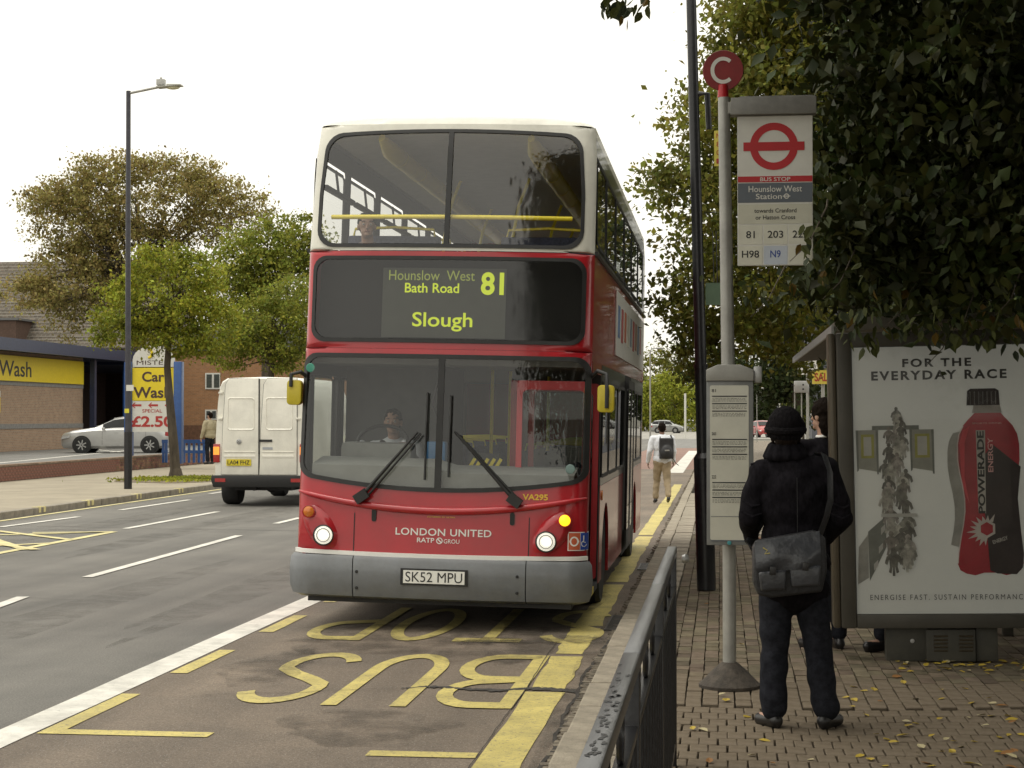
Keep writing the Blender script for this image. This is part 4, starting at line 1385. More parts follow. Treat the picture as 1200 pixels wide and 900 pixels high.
for blk, v0 in enumerate((455, 505, 555)):
    lettering(['81', '203', '222'][blk], M_blk, tp, (SX(837.5), -.1645, SZ(v0 + 3)), 5 / PXM, 3.6 / PXM)
    for k in range(3):
        b = MB(); vv = v0 + 9 + k * 8.6; b.bb(SX(835.5), SX(875.5), -.1648, -.1634, SZ(vv + 1.2), SZ(vv)); b.build('rule_line', M_blk, tp, smooth=0)
        for j in range(3):
            b = MB()
            x = SX(835.7)
            while x < SX(874):
                w_ = random.uniform(.006, .02); x1 = min(x + w_, SX(875))
                b.bb(x, x1, -.1644, -.1633, SZ(vv + 3.6 + j * 1.5), SZ(vv + 2.9 + j * 1.5)); x = x1 + random.uniform(.003, .008)
            tag(b.build('timetable_print', M_print, tp, smooth=0, fix=False), kind='stuff')
b = MB(); b.bb(SX(834), SX(876), -.1650, -.1632, SZ(632.5), SZ(631.5)); b.bb(SX(834), SX(876), -.165, -.1632, SZ(604), SZ(603.5)); b.build('sheet_foot', M_signgrey, tp, smooth=0)
b = MB(); b.lathe([(.014, 0), (.012, -.006), (0, -.007)], (SX(855), -.163, SZ(634.3)), 'y', 14); b.build('lock', mat('lock_teal', (.05, .25, .27), rough=.4), tt)

# ------------------------------------------------------------------ black lamp column behind the stop
c0 = at(828, 691, 17.35); PL = FPX / 17.35
lc = thing('lamp_column', 'tall black lamp column leaning slightly behind the bus stop post', 'lamp column', (c0.x, c0.y, 0.12))
lean = (811.5 - 828) / 691
def LP(v, du=0): z = CAMZ + (489 - v) / PL - .12; return Vector(((lean * (691 - v) + du) / PL, 0, z))
b = MB(); b.tube([LP(691), LP(537)], .094, 18); b.build('door_section', M_black, lc)
b = MB(); b.tube([LP(537), LP(531)], [.094, .062], 18); b.tube([LP(531), LP(430)], .062, 18); b.tube([LP(431), LP(427)], .070, 18); b.tube([LP(427), LP(-250)], [.058, .045], 18); b.build('shaft', M_black, lc)
b = MB(); b.tube([LP(108, 5), LP(108, 16), LP(150, 17)], .03, 8); b.build('bracket', M_black, lc)
sg = MB().bb(LP(0, 17).x + .0 + .08, LP(0, 17).x + .16, -.02, .0, LP(194).z, LP(152).z).build('yellow_tab_sign', mat('tab_yellow', (.5, .42, .06), rough=.5, var=.05), lc, smooth=0)
for i, ch in enumerate('N801'):
    lettering(ch, mat('tab_red', (.3, .03, .02)), sg, (LP(0, 17).x + .12, -.0215, LP(158 + i * 10).z), .035, .05)
b = MB()
for du in (18, 22): b.tube([LP(270, du), LP(331, du)], .005, 5)
b.build('hanging_wire', M_black, lc)
g = MB().bb(LP(332, 8).x, LP(332, 33).x, .0, .02, LP(357).z, LP(331).z).build('green_sign', mat('sign_green', (.10, .16, .10), rough=.5, var=.1), lc, smooth=0)

# ------------------------------------------------------------------ guard rail in the foreground
M_railtop = mat('rail_worn', (0.085, 0.087, 0.092), rough=0.3, metal=0.3, var=0.25, scale=14, stretch=(1, .2, 1), bump=.15, bscale=30)
RX = -0.243; RTOP = 1.20
gr = thing('guard_railing', 'black pedestrian guard railing with a worn grey top rail along the kerb', 'railing', (RX, 5.0, 0.12))
def RY(v): return (CAMZ - RTOP) * FPX / (v - 489) / .993
y_end = 8.72
yj = [y_end - 1.97 * k for k in range(0, 4)]
for k in range(3):
    y1, y0 = yj[k], yj[k + 1]
    b = MB(); b.bb(-.024, .024, y0 + .003 - 5, y1 - .003 - 5, RTOP - .045 - .12, RTOP - .12)
    tr = b.build('top_rail', M_railtop, gr, bevel=.006)
    for z0_ in (.86, .10):
        b = MB(); b.bb(-.018, .018, y0 + .02 - 5, y1 - .02 - 5, z0_, z0_ + .025); b.build('rail', M_black, gr, bevel=.003)
    n = 18
    me = MB().cyl((0, 0, .125), (0, 0, .86), .0085, n=8, caps=False).mesh('bar', M_black)
    for i in range(1, n):
        inst('bar', me, gr, (.010 * (1 if i % 2 else -1), y0 + (y1 - y0) * i / n - 5, 0))
    me2 = MB().cyl((0, 0, .885), (0, 0, 1.037), .0085, n=8, caps=False).mesh('short_bar', M_black)
    for i in range(3, n, 5):
        # ovals between the rails
        b = MB(); yy = y0 + (y1 - y0) * i / n - 5
        b.tube([(0, yy + .06 * math.cos(t), .960 + .072 * math.sin(t)) for t in np.linspace(0, 2 * math.pi, 17)[:-1]], .008, 6, closed=True)
        b.build('oval_infill', M_black, gr)
for k in range(4):
    b = MB(); b.bb(-.022, .022, yj[k] - .025 - 5 - (0 if k else .025), yj[k] + .025 - 5 - (0 if k else .025), -.04, RTOP - .046 - .12); b.build('rail_post', M_black, gr, bevel=.004)
# paint flaked off near the camera
b = MB()
for (vc, n) in ((790, 5), (818, 11), (838, 8), (868, 6), (884, 8)):
    for i in range(n):
        v_ = vc + random.uniform(-9, 9) * (1 + (vc - 780) / 100); y = RY(v_); x = random.uniform(-.019, .016)
        a = [(x + random.uniform(.002, .010) * math.cos(t), y - 5 + random.uniform(.008, .022) * math.sin(t), RTOP - .12 + .0012) for t in np.linspace(0, 2 * math.pi, 9)[:-1]]
        a = [(max(-.0225, min(.0225, p[0])), p[1], p[2]) for p in a]
        b.add(a, [tuple(range(8))])
tag(b.build('paint_flake', M_blk, gr, smooth=0), kind='stuff')
b = MB(); b.lathe([(.0, 0), (.018, .004), (.026, .02), (.018, .036), (0, .04)], (.045, y_end - 5 - .02, RTOP - .12 - .06), 'x', 14); b.build('round_cap', M_alu, gr)

# ------------------------------------------------------------------ advertising panel
ap = at(1090, 775, 12.35)
AP = FPX / 12.35
pn = thing('poster_panel', 'dark framed poster panel at the shelter end showing a red sports drink bottle', 'poster panel', (ap.x, ap.y, 0.12), (0, R(-1.0), 0))
def AX(u): return (u - 1090) / AP
def AZ(v): return CAMZ + (489 - v) / AP - .12
M_frame = mat('panel_frame', (0.05, 0.045, 0.034), rough=0.5, var=0.15, scale=4, dirt=0.2)
M_frame2 = mat('panel_edge', (0.085, 0.07, 0.048), rough=0.4, var=0.15, scale=3, metal=.3)
U0, U1 = 1006, 1222
V0, V1 = 405, 719
b = MB(); b.bb(AX(U0 - 3), AX(U1 + 3), -.04, .16, AZ(V1 + 16), AZ(V0 - 14)); b.build('panel_body', M_frame, pn, bevel=.01)
b = MB(); b.bb(AX(U0 - 18), AX(U0), -.075, .17, AZ(735), AZ(388)); b.build('side_frame', M_frame, pn, bevel=.02)
b = MB(); b.bb(AX(U0 - 27), AX(U0 - 18.3), -.06, .16, AZ(735), AZ(388)); b.build('side_edge', M_frame2, pn, bevel=.02)
b = MB(); b.bb(AX(U1), AX(U1 + 22), -.075, .17, AZ(735), AZ(388)); b.build('side_frame', M_frame, pn, bevel=.02)
b = MB(); b.bb(AX(U0) + .001, AX(U1) - .001, -.072, -.0405, AZ(735), AZ(V1)); b.build('bottom_frame', M_frame, pn, bevel=.006)
b = MB(); b.bb(AX(U0) + .001, AX(U1) - .001, -.072, -.0405, AZ(V0), AZ(388)); b.build('top_frame', M_frame, pn, bevel=.006)
b = MB(); b.bb(AX(1040), AX(1089), .0, .14, 0.0, AZ(735) - .002); b.bb(AX(1085.5), AX(1142), -.03, .13, .0, AZ(737) - .002); b.bb(AX(1143), AX(1168), .0, .14, 0.0, AZ(735) - .002)
b.build('base_cabinet', mat('cabinet', (0.055, .052, .04), rough=.6, var=.2), pn, bevel=.006)
for c_ in (1102, 1131):
    for k in range(5):
        b = MB(); b.box((AX(c_), -.032, AZ(745 + k * 4.2)), (AX(c_ + 8) - AX(c_ - 8), .010, .010), (R(30), 0, 0)); b.build('vent_slot', M_frame2, pn, smooth=0)
b = MB(); b.lathe([(.016, 0), (.014, -.006), (0, -.007)], (AX(1070), -.001, AZ(751)), 'y', 12); b.build('cabinet_lock', M_alu, pn)
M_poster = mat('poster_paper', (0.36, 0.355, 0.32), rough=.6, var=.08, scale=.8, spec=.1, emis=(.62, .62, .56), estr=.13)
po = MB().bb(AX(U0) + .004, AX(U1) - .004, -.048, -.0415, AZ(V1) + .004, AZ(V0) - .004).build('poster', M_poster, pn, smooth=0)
Y0 = -.0495
def flat(name, poly, m, d, par=po, px=True):
    b = MB(); b.add([(AX(p[0]), Y0 - d, AZ(p[1])) for p in poly], [tuple(range(len(poly)))])
    o = b.build(name, m, par, smooth=0, fix=False)
    if o.data.polygons[0].normal.y > 0: o.data.flip_normals()
    return o
M_ptxt = mat('poster_text', (0.035, 0.033, 0.03), rough=.4, var=.05)
def pt(s, u, v, W, H, m=M_ptxt, par=po, d=.004, **k): return lettering(s, m, par, (AX(u), Y0 - d, AZ(v)), W / AP, H / AP, **k)
pt('FOR THE', 1104, 425, 79, 10, spacing=1.3, bold=.035); pt('EVERYDAY RACE', 1106, 439.5, 155, 11, spacing=1.3, bold=.035)
pt('ENERGISE FAST. SUSTAIN PERFORMANCE.', 1113, 699, 182, 6.2, spacing=1.35, bold=.02)
# printed bottle
M_bred = mat('bottle_red', (0.27, 0.012, 0.022), rough=.25, var=.18, scale=3, coat=.3)
M_bblk = mat('bottle_black', (0.022, 0.014, 0.014), rough=.3, var=.2)
cxb = 1161
prof = [(488, 17), (492, 22), (500, 29), (510, 34), (522, 36), (540, 36), (555, 34), (570, 31), (585, 29), (600, 29), (615, 31), (630, 34), (648, 37), (660, 38), (668, 35), (672, 28), (674, 18), (671, 8)]
L_ = [(cxb - w_, v) for v, w_ in prof]; R_ = [(cxb + w_ - 1, v) for v, w_ in prof][::-1]
flat('bottle_shadow', [(p[0] - 11, p[1] + 8) for p in L_[2:12]] + [(cxb, 655), (cxb, 500)], mat('poster_shade', (0.25, .245, .225), rough=.5, var=.15), .0008)
bt = flat('bottle_print', [(cxb - 14, 484), (cxb - 20, 490)] + L_[1:] + R_[:-1] + [(cxb + 19, 490), (cxb + 14, 484)], M_bred, .0015)
flat('bottle_dark_side', [(1150, 542), (1166, 522), (1197, 548), (1193, 585), (1196, 625), (1198.5, 650), (1197, 665), (1190, 673), (1168, 672), (1160, 668), (1157, 620)], M_bblk, .0022, bt)
flat('bottle_shoulder_light', [(1128, 520), (1132, 505), (1140, 500), (1134, 520), (1133, 560), (1138, 590), (1130, 570)], mat('bottle_red2', (0.42, .04, .05), rough=.3, var=.1), .0022, bt)
flat('bottle_edge', [(p[0] + 1.2, p[1]) for p in L_[2:14]] + [(p[0] + 0, p[1]) for p in L_[2:14]][::-1], mat('bottle_rim_light', (.5, .42, .4), rough=.3), .0024, bt)
flat('bottle_neck', [(cxb - 16, 476), (cxb + 14, 476), (cxb + 16, 485), (cxb - 18, 485)], mat('neck_grey', (.25, .23, .21), rough=.3, var=.1), .002, bt)
flat('bottle_cap', [(1138, 459), (1142, 456.5), (1170, 456.5), (1174, 459), (1175, 476), (1137, 476)], M_bblk, .003, bt)
for k in range(7): flat('cap_ridge', [(1141 + k * 4.8, 460), (1142 + k * 4.8, 460), (1142 + k * 4.8, 475), (1141 + k * 4.8, 475)], mat('cap_light', (.12, .115, .11), rough=.4), .0036, bt)
flat('name_band', [(1147, 505), (1157.5, 505), (1156.5, 602), (1148, 602)], mat('band_pale', (.36, .34, .31), rough=.3), .003, bt)
co_ = (90, )
lettering('POWERADE', M_blk, bt, (AX(1152), Y0 - .0045, AZ(554)), 96 / AP, 8.0 / AP, rot=(R(90), R(-90), 0), bold=.03)
lettering('ENERGY', mat('band_pink', (.5, .28, .27), rough=.4), bt, (AX(1163), Y0 - .0045, AZ(534)), 40 / AP, 6 / AP, rot=(R(90), R(-90), 0), bold=.02)
lettering('ENERGY', mat('band_pale', (.36, .34, .31)), bt, (AX(1172), Y0 - .0045, AZ(633)), 18 / AP, 4.5 / AP, rot=(R(90), R(-18), 0), bold=.02)
hexa = [(1157 + 11 * math.cos(R(90 + 60 * k)), 620 + 11 * math.sin(R(90 + 60 * k))) for k in range(6)]
burst = []
for k in range(22):
    a = R(95 + k * 10.0); r_ = (14 if k % 2 else random.uniform(20, 27)); burst.append((1157 + r_ * math.cos(a) * .9, 622 + r_ * math.sin(a) * .85))
flat('burst_mark', burst + [(1162, 612)], mat('burst_pale', (.42, .38, .35), rough=.4, var=.1), .0032, bt)
flat('hexagon_mark', hexa, mat('burst_pale', (.42, .38, .35)), .0038, bt)
flat('hexagon_centre', [(1157 + (p[0] - 1157) * .72, 620 + (p[1] - 620) * .72) for p in hexa], M_bred, .0044, bt)
lettering('SPORTS DRINK', mat('band_pink', (.5, .28, .27)), bt, (AX(1160), Y0 - .0045, AZ(497)), 34 / AP, 2 / AP)
# printed crowd of cyclists squeezing through two doors
M_doorp = mat('print_door', (0.13, .135, .12), rough=.4, var=.15); M_doory = mat('print_yellow', (.25, .24, .06), rough=.4, var=.1); M_doorw = mat('print_pale', (.33, .325, .3), rough=.4, var=.05)
for sx_, (a0, a1) in enumerate(((1009, 1035), (1071, 1099))):
    flat('printed_door', [(a0, 503), (a1, 503), (a1 - 1, 552), (a0 + 3, 548)], mat('print_door_pale', (.22, .22, .19), rough=.4, var=.1), .0010)
    flat('printed_door_edge', [(a1 - 3, 503), (a1, 503), (a1, 555), (a1 - 2, 555)], M_doorp, .0016)
    flat('printed_door_edge', [(a0, 503), (a0 + 3, 503), (a0 + 3, 550), (a0 + 1, 552)], M_doorp, .0016)
    flat('printed_door_pane', [(a0 + 6, 508), (a1 - 5, 508), (a1 - 5, 536), (a0 + 6, 536)], M_doory, .0018)
    flat('printed_pane_inner', [(a0 + 9, 511), (a1 - 8, 511), (a1 - 8, 533), (a0 + 9, 533)], M_doorw, .0024)
flat('printed_lintel', [(1028, 498), (1082, 498), (1082, 503), (1028, 503)], M_doorp, .0016)
flat('printed_lower_door', [(1021, 622), (1042, 604), (1042, 640), (1022, 680)], M_doorp, .0010)
flat('printed_lower_shadow', [(1010, 640), (1021, 625), (1021, 676), (1008, 684)], mat('poster_shade', (.17, .165, .15)), .0009)
for (u, v_) in ((1027, 660), (1036, 618), (1033, 640)): flat('printed_hole', [(u, v_), (u + 5, v_ - 5), (u + 5, v_ + 2), (u, v_ + 8)], M_doorw, .0018)
cols_ = [(.13, .125, .11), (.20, .195, .17), (.26, .25, .22), (.11, .105, .09), (.32, .31, .27), (.10, .095, .085), (.15, .135, .12), (.24, .22, .2)]
rr = random.Random(5)
def rider(u, v_, s_, m, lay, name='printed_rider'):
    b = MB()
    def poly(P, d):
        d = .0026 + (d - .0028) * .15 + lay * .00019
        b.add([(AX(u + p[0] * s_), Y0 - d, AZ(v_ + p[1] * s_)) for p in P], [tuple(range(len(P)))])
    poly([(2.2 * math.cos(t), -8 + 2.4 * math.sin(t)) for t in np.linspace(0, 2 * math.pi, 9)[:-1]], .0034)
    poly([(-2, -6), (2, -6), (5.5, -3), (7, 2), (5, 3.5), (3.5, -1), (3, 5), (-3, 5), (-3.5, -1), (-5, 3.5), (-7, 2), (-5.5, -3)], .0030)
    poly([(-.8, 4), (.8, 4), (1, 12), (-1, 12)], .0028)
    poly([(-3, 5), (-1, 5), (-2, 10), (-4, 9)], .0028); poly([(3, 5), (1, 5), (2, 10), (4, 9)], .0028)
    return b.build(name, m, po, smooth=0, fix=False)
for i in range(44):
    t = i / 43
    v_ = 486 + t * 170
    if 594 < v_ < 602: continue
    k = i % len(cols_)
    rider(1055 + rr.uniform(-13, 13) * min(1, .4 + t * 1.6), v_, .95 + t * .55, mat('rider%d' % k, cols_[k], rough=.5, var=.4, scale=20), i)
flat('printed_step', [(1036, 601), (1078, 601), (1078, 605), (1036, 605)], M_doorw, .0115)
b = MB(); b.bb(AX(U0) + .003, AX(U1) - .003, -.0625, -.062, AZ(V1) + .003, AZ(V0) - .003); b.build('panel_glass', glass('poster_glass', (.97, .97, .96), .008, gain=.3), pn, smooth=0)

# ------------------------------------------------------------------ shelter
shl = thing('bus_shelter', 'dark glazed bus shelter with a grey overhanging roof behind the poster panel', 'bus shelter', (1.35, 13.0, 0.12))
b = MB(); P = []
ys_ = (.1, 7.2)
for y in ys_: P.append([(-.50, y, 2.36), (-.52, y, 2.42), (-.3, y, 2.46), (.4, y, 2.49), (1.0, y, 2.49), (1.05, y, 2.43), (.3, y, 2.42), (-.35, y, 2.36)])
b.grid([r + [r[0]] for r in P]); b.add([p for p in P[0]], [tuple(range(8))]); b.add([p for p in P[1]], [tuple(range(8))])
b.build('roof', mat('shelter_roof', (0.15, .135, .105), rough=.6, var=.15, dirt=.4), shl, smooth=0)
b = MB(); b.bb(-.54, -.522, .1, 7.2, 2.34, 2.40); b.build('gutter_edge', M_alu, shl, smooth=0)
for y in (1.2, 3.4, 5.6, 7.0):
    b = MB(); b.bb(.85, .93, y - .04, y + .04, 0, 2.42); b.build('shelter_post', M_frame, shl, bevel=.005)
    if y < 7:
        b = MB(); b.bb(.885, .895, y + .05, y + (2.1 if y < 5 else 1.3), .35, 2.1); b.build('glass_panel', G_side, shl, smooth=0)
b = MB(); b.bb(.42, .72, .9, 5.8, .50, .54); b.build('bench_seat', M_frame, shl, bevel=.01)
for y in (1.2, 3.4, 5.6):
    b = MB(); b.bb(.60, .66, y - .03, y + .03, 0, .50); b.build('bench_leg', M_frame, shl, smooth=0)

# distant right-hand street: shop building, signs, posts
def px_box(name, u0, u1, v0, v1, d, dep, m, parent=None, **k):
    a = at((u0 + u1) / 2, (v0 + v1) / 2, d); s_ = d / FPX
    b = MB(); b.bb(a.x - (u1 - u0) / 2 * s_, a.x + (u1 - u0) / 2 * s_, a.y, a.y + dep, a.z - (v1 - v0) / 2 * s_, a.z + (v1 - v0) / 2 * s_)
    return b, a
shop = thing('shop_terrace', 'dark grey shop terrace with signs seen past the bus shelter', 'building', (5.0, 48.0, 0.12))
M_shop = mat('shop_wall', (0.10, .105, .12), rough=.8, var=.2, scale=1.5)
b = MB(); b.bb(-2.25, 9, 6, 40, -.1, 5.2); b.build('wall', M_shop, shop, smooth=0)
b = MB(); b.prism([(-2.6, 5.2), (9.2, 5.2), (3.5, 8.6)], 'xz', 5.7, 40.2); b.build('roof', mat('slate', (0.09, .09, .1), rough=.7, var=.2), shop, smooth=0)
for k in range(4):
    b = MB(); b.bb(-2.30, -2.26, 8 + k * 7, 13 + k * 7, .4, 2.6); fr = b.build('shop_window', M_frame, shop, smooth=0)
    b = MB(); b.bb(-2.33, -2.31, 8.1 + k * 7, 12.9 + k * 7, .5, 2.5); b.build('pane', G_side, fr, smooth=0)
def street_sign(u0, u1, v0, v1, d, m, lines, label, tm=M_ptxt, cat='sign', post=True):
    s_ = d / FPX
    a = at((u0 + u1) / 2, v1, d)
    t = thing('street_sign', label, cat, (a.x, a.y, 0.12))
    W = (u1 - u0) * s_; H = (v1 - v0) * s_; zb = a.z - .12
    b = MB(); b.bb(-W / 2, W / 2, -.03, .03, zb, zb + H); o = b.build('sign_board', m, t, smooth=0)
    for i, (tx, fr_) in enumerate(lines):
        lettering(tx, tm, o, (0, -.032, zb + H * (1 - (i + .6) / (len(lines) + .2))), W * fr_, H * .62 / len(lines), bold=.03)
    if post:
        b = MB(); b.cyl((0, .06, 0), (0, .06, zb + H * .9), .035, n=10); b.build('post', M_postgrey, t)
    return t
street_sign(935, 958, 420.5, 439, 40, M_signwhite, [('THE', .4), ('LAUNDRY', .9), ('SHOP', .6)], 'small white sign with black lettering above the waiting people')
street_sign(952, 977, 434, 450, 34, mat('sign_amber', (.5, .4, .06), rough=.5, var=.1), [('SALE', .8)], 'yellow sign with red lettering beside the shelter post', mat('tab_red', (.3, .03, .02)))
a = at(939.5, 460, 36)
t = thing('junction_box', 'small grey metal box on a black frame beyond the waiting people', 'box', (a.x, a.y, .12))
z_ = a.z - .12; b = MB(); b.bb(-.15, .15, 0, .2, z_, z_ + .24); b.build('box_body', M_alu, t, bevel=.01)
b = MB()
for zz in (z_ + .16, z_ + .07): b.lathe([(.02, 0), (.018, -.004), (0, -.005)], (.03, 0, zz), 'y', 10)
b.build('dial', M_blk, t)
b = MB()
for x in (-.14, 0, .14): b.bb(x - .012, x + .012, .08, .11, 0, z_)
b.build('frame', M_postgrey, t, smooth=0)
# yellow twin bus flag on white pole, small swan-neck lamp
a = at(914, 489, 55); t = thing('far_bus_stop', 'white pole with two narrow yellow plates, farther along the pavement', 'sign', (a.x, a.y, .12))
b = MB(); b.cyl((0, 0, 0), (0, 0, CAMZ + (489 - 436) / 37.3 - .12), .035, n=10); b.build('pole', M_signwhite, t)
for du in (-4, 4):
    b = MB(); b.box((du / 37.3, 0, CAMZ + (489 - 442) / 37.3 - .12), (.10, .02, .36), (0, 0, R(25))); b.build('yellow_plate', mat('plate_yellow', (.6, .55, .04), rough=.4), t, smooth=0)
def swan(u, vtop, d, side, name, label, h0=.12):
    a = at(u, 489, d); H = CAMZ + (489 - vtop) * d / FPX - h0
    t = thing('street_lamp', label, 'street lamp', (a.x, a.y, h0))
    r_ = .06 if H > 5 else .03
    b = MB(); b.tube([(0, 0, 0), (0, 0, H - .25), (side * .05 * H * .3, 0, H - .03), (side * .12 * H * .5, 0, H)], [r_, r_ * .7, r_ * .6, r_ * .6], 8); b.build('column', M_postgrey, t)
    b = MB(); b.ell((side * (.06 * H + .2), 0, H), (.28, .12, .07)); b.build('lamp_head', M_alu, t)
swan(887, 455, 120, 1, '', 'slim distant lamp post seen left of the knitted hat')
swan(762, 408, 110, 1, '', 'distant street lamp rising beyond the rear of the bus', .0)
a = at(803, 489, 150); t = thing('white_pole', 'thin pale pole standing behind the far parked cars', 'pole', (a.x, a.y, 0)); b = MB(); b.cyl((0, 0, 0), (0, 0, CAMZ + 28 * 150 / FPX), .09, n=8); b.build('shaft', M_signwhite, t)

# ------------------------------------------------------------------ lamp post on the far pavement
a = gp(150, 573, .12); a = Vector((a.x, a.y, .12)); dl = (a - Vector((0, 0, CAMZ))).dot(CF); LPX = FPX / dl
lp = thing('street_lamp', 'tall slim lamp post with a flat lantern on the left pavement', 'street lamp', a)
Ht = 9.55 * dl / 42.2
H = CAMZ + (489 - 105) / LPX - .12
b = MB(); b.tube([(0, 0, 0), (0, 0, CAMZ + (489 - 512) / LPX)], .095, 14); b.build('door_section', M_black, lp)
b = MB(); b.tube([(0, 0, CAMZ + (489 - 512) / LPX), (-.02, 0, H * .5), (-.03, 0, H)], [.075, .062, .055], 12); b.build('shaft', mat('lamp_paint', (.035, .035, .045), rough=.4, var=.2), lp)
b = MB(); b.tube([(-.03, 0, H - .06), (.75, 0, H + .08)], .03, 8); b.build('arm', M_postgrey, lp)
b = MB(); b.prism([(.70, H + .05), (1.30, H + .09), (1.30, H + .12), (.95, H + .13), (.95, H + .09), (.70, H + .09)], 'xz', -.13, .13); b.build('lantern', mat('lantern_grey', (.4, .4, .36), rough=.5), lp, bevel=.008)
b = MB(); b.bb(.68, .88, -.07, .07, H + .12, H + .26); b.cyl((.78, 0, H + .26), (.78, 0, H + .31), .03, n=10); b.build('photocell_box', mat('cell_grey', (.42, .42, .4), rough=.5), lp, bevel=.01)
b = MB(); b.ell((1.08, 0, H + .06), (.17, .1, .05)); b.build('diffuser', mat('diffuser', (.6, .58, .4), rough=.3), lp)
b = MB(); b.bb(-.02, .16, -.10, -.09, CAMZ + 24 / LPX * 0 + (489 - 464) / LPX, CAMZ + (489 - 457) / LPX); b.build('white_tag', M_signwhite, lp, smooth=0)
b = MB(); b.bb(-.06, .05, -.10, -.09, CAMZ + (489 - 484) / LPX - .12, CAMZ + (489 - 479) / LPX - .12); b.build('yellow_tag', mat('plate_yellow', (.6, .55, .04)), lp, smooth=0)

# ------------------------------------------------------------------ trees
def leafmat(name, c1, c2, trans=0.25, island=0.35, rough=0.55):
    return mat(name, c1, col2=c2, rough=rough, scale=1.1, detail=3, island=island, trans=trans, spec=.18)
def leaves_mesh(name, P, size, m, droop=0.3, seed=1, jitter=.55, wide=.62):
    g = np.random.default_rng(seed)
    n = len(P)
    d = g.normal(size=(n, 3)); d[:, 2] -= droop * 1.5
    d /= np.linalg.norm(d, axis=1)[:, None]
    up = g.normal(size=(n, 3)) * .8 + np.array([0, 0, 1.0])
    s = np.cross(d, up); s /= (np.linalg.norm(s, axis=1)[:, None] + 1e-6)
    nrm = np.cross(s, d)
    L = (size * (1 + jitter * g.uniform(-1, 1, n)))[:, None]
    Wd = L * wide / 2
    base = P - d * L / 2
    l = base + d * L * .45 + s * Wd + nrm * L * .10
    r = base + d * L * .45 - s * Wd + nrm * L * .10
    tip = base + d * L
    V = np.stack([base, l, tip, r], axis=1).reshape(-1, 3)
    me = bpy.data.meshes.new(name)
    idx = np.arange(n) * 4
    F = np.stack([idx, idx + 1, idx + 2, idx, idx + 2, idx + 3], axis=1).ravel()
    me.vertices.add(4 * n); me.vertices.foreach_set('co', V.ravel())
    me.loops.add(6 * n); me.loops.foreach_set('vertex_index', F)
    me.polygons.add(2 * n); me.polygons.foreach_set('loop_start', np.arange(2 * n) * 3)
    me.update(calc_edges=True)
    me.materials.append(m)
    return me
def crown_points(blobs, nclump, per, spread, seed, shell=.55):
    g = np.random.default_rng(seed)
    vol = np.array([b[1][0] * b[1][1] * b[1][2] for b in blobs]) ** .75
    pk = g.choice(len(blobs), nclump, p=vol / vol.sum())
    Cn = []
    for k in pk:
        c, r = blobs[k]
        v = g.normal(size=3); v /= np.linalg.norm(v)
        Cn.append(np.array(c) + v * np.array(r) * (g.uniform(0, 1) ** (1 / 3) * (1 - shell) + shell * g.uniform(.8, 1.0)) )
    Cn = np.array(Cn)
    sp_ = spread * g.uniform(.5, 1.4, nclump)
    cnt = g.integers(int(per * .5), int(per * 1.5), nclump)
    rep = np.repeat(np.arange(nclump), cnt)
    P = Cn[rep] + g.normal(size=(len(rep), 3)) * sp_[rep][:, None] * np.array([1, 1, .62])
    return Cn, P
M_bark = mat('bark', (0.075, 0.06, 0.042), rough=.95, var=.4, scale=6, stretch=(1, 1, .25), bump=.9, bscale=18)
def tree(name, label, base, trunk, r0, blobs, nclump, per, spread, size, lm, seed, group=None, cat='tree', nbr=14, bark=None, droop=.3, shell=.55, local=None):
    base = Vector(base)
    t = thing(name, label, cat, base, group=group)
    bark = bark or M_bark
    tp = [Vector(p) - base for p in trunk]
    n = len(tp)
    b = MB(); b.tube(tp, [r0 * (1 - .62 * i / max(1, n - 1)) for i in range(n)], 10)
    b.tube([tp[0] + Vector((0, 0, -.05)), tp[0] + Vector((0, 0, .25))], [r0 * 1.5, r0], 10)
    b.build('trunk', bark, t)
    blobs = [(tuple(Vector(c) - base), r) for c, r in blobs]
    Cn, P = crown_points(blobs, nclump, per, spread, seed, shell)
    # limbs run from the trunk to spread-out clumps
    g = random.Random(seed)
    lb = MB()
    top = tp[-1]
    order = list(range(len(Cn))); g.shuffle(order)
    for q in order[:nbr]:
        e = Vector(Cn[q]); k = g.uniform(.55, 1.0)
        s_ = tp[-2].lerp(top, g.uniform(.2, 1.0)) if n > 1 else top
        mid = s_.lerp(e, .45) + Vector((g.uniform(-.2, .2), g.uniform(-.2, .2), (e - s_).length * .10))
        rr_ = r0 * .34 * g.uniform(.6, 1)
        lb.tube([s_, s_.lerp(mid, .5) + Vector((0, 0, .05)), mid, e], [rr_, rr_ * .8, rr_ * .55, rr_ * .15], 6)
        for j in range(3):
            q2 = Cn[g.randrange(len(Cn))]
            near_ = min((Vector(Cn[i]) for i in g.sample(range(len(Cn)), min(25, len(Cn)))), key=lambda c: (c - mid).length)
            lb.tube([mid, mid.lerp(near_, .5) + Vector((0, 0, .08)), near_], [rr_ * .5, rr_ * .3, rr_ * .08], 5)
    tag(lb.build('limbs', bark, t, fix=False), kind='stuff')
    o = bpy.data.objects.new('crown', leaves_mesh('crown', P, size, lm, droop, seed)); C.objects.link(o); o.parent = t
    tag(o, kind='stuff')
    return t, P

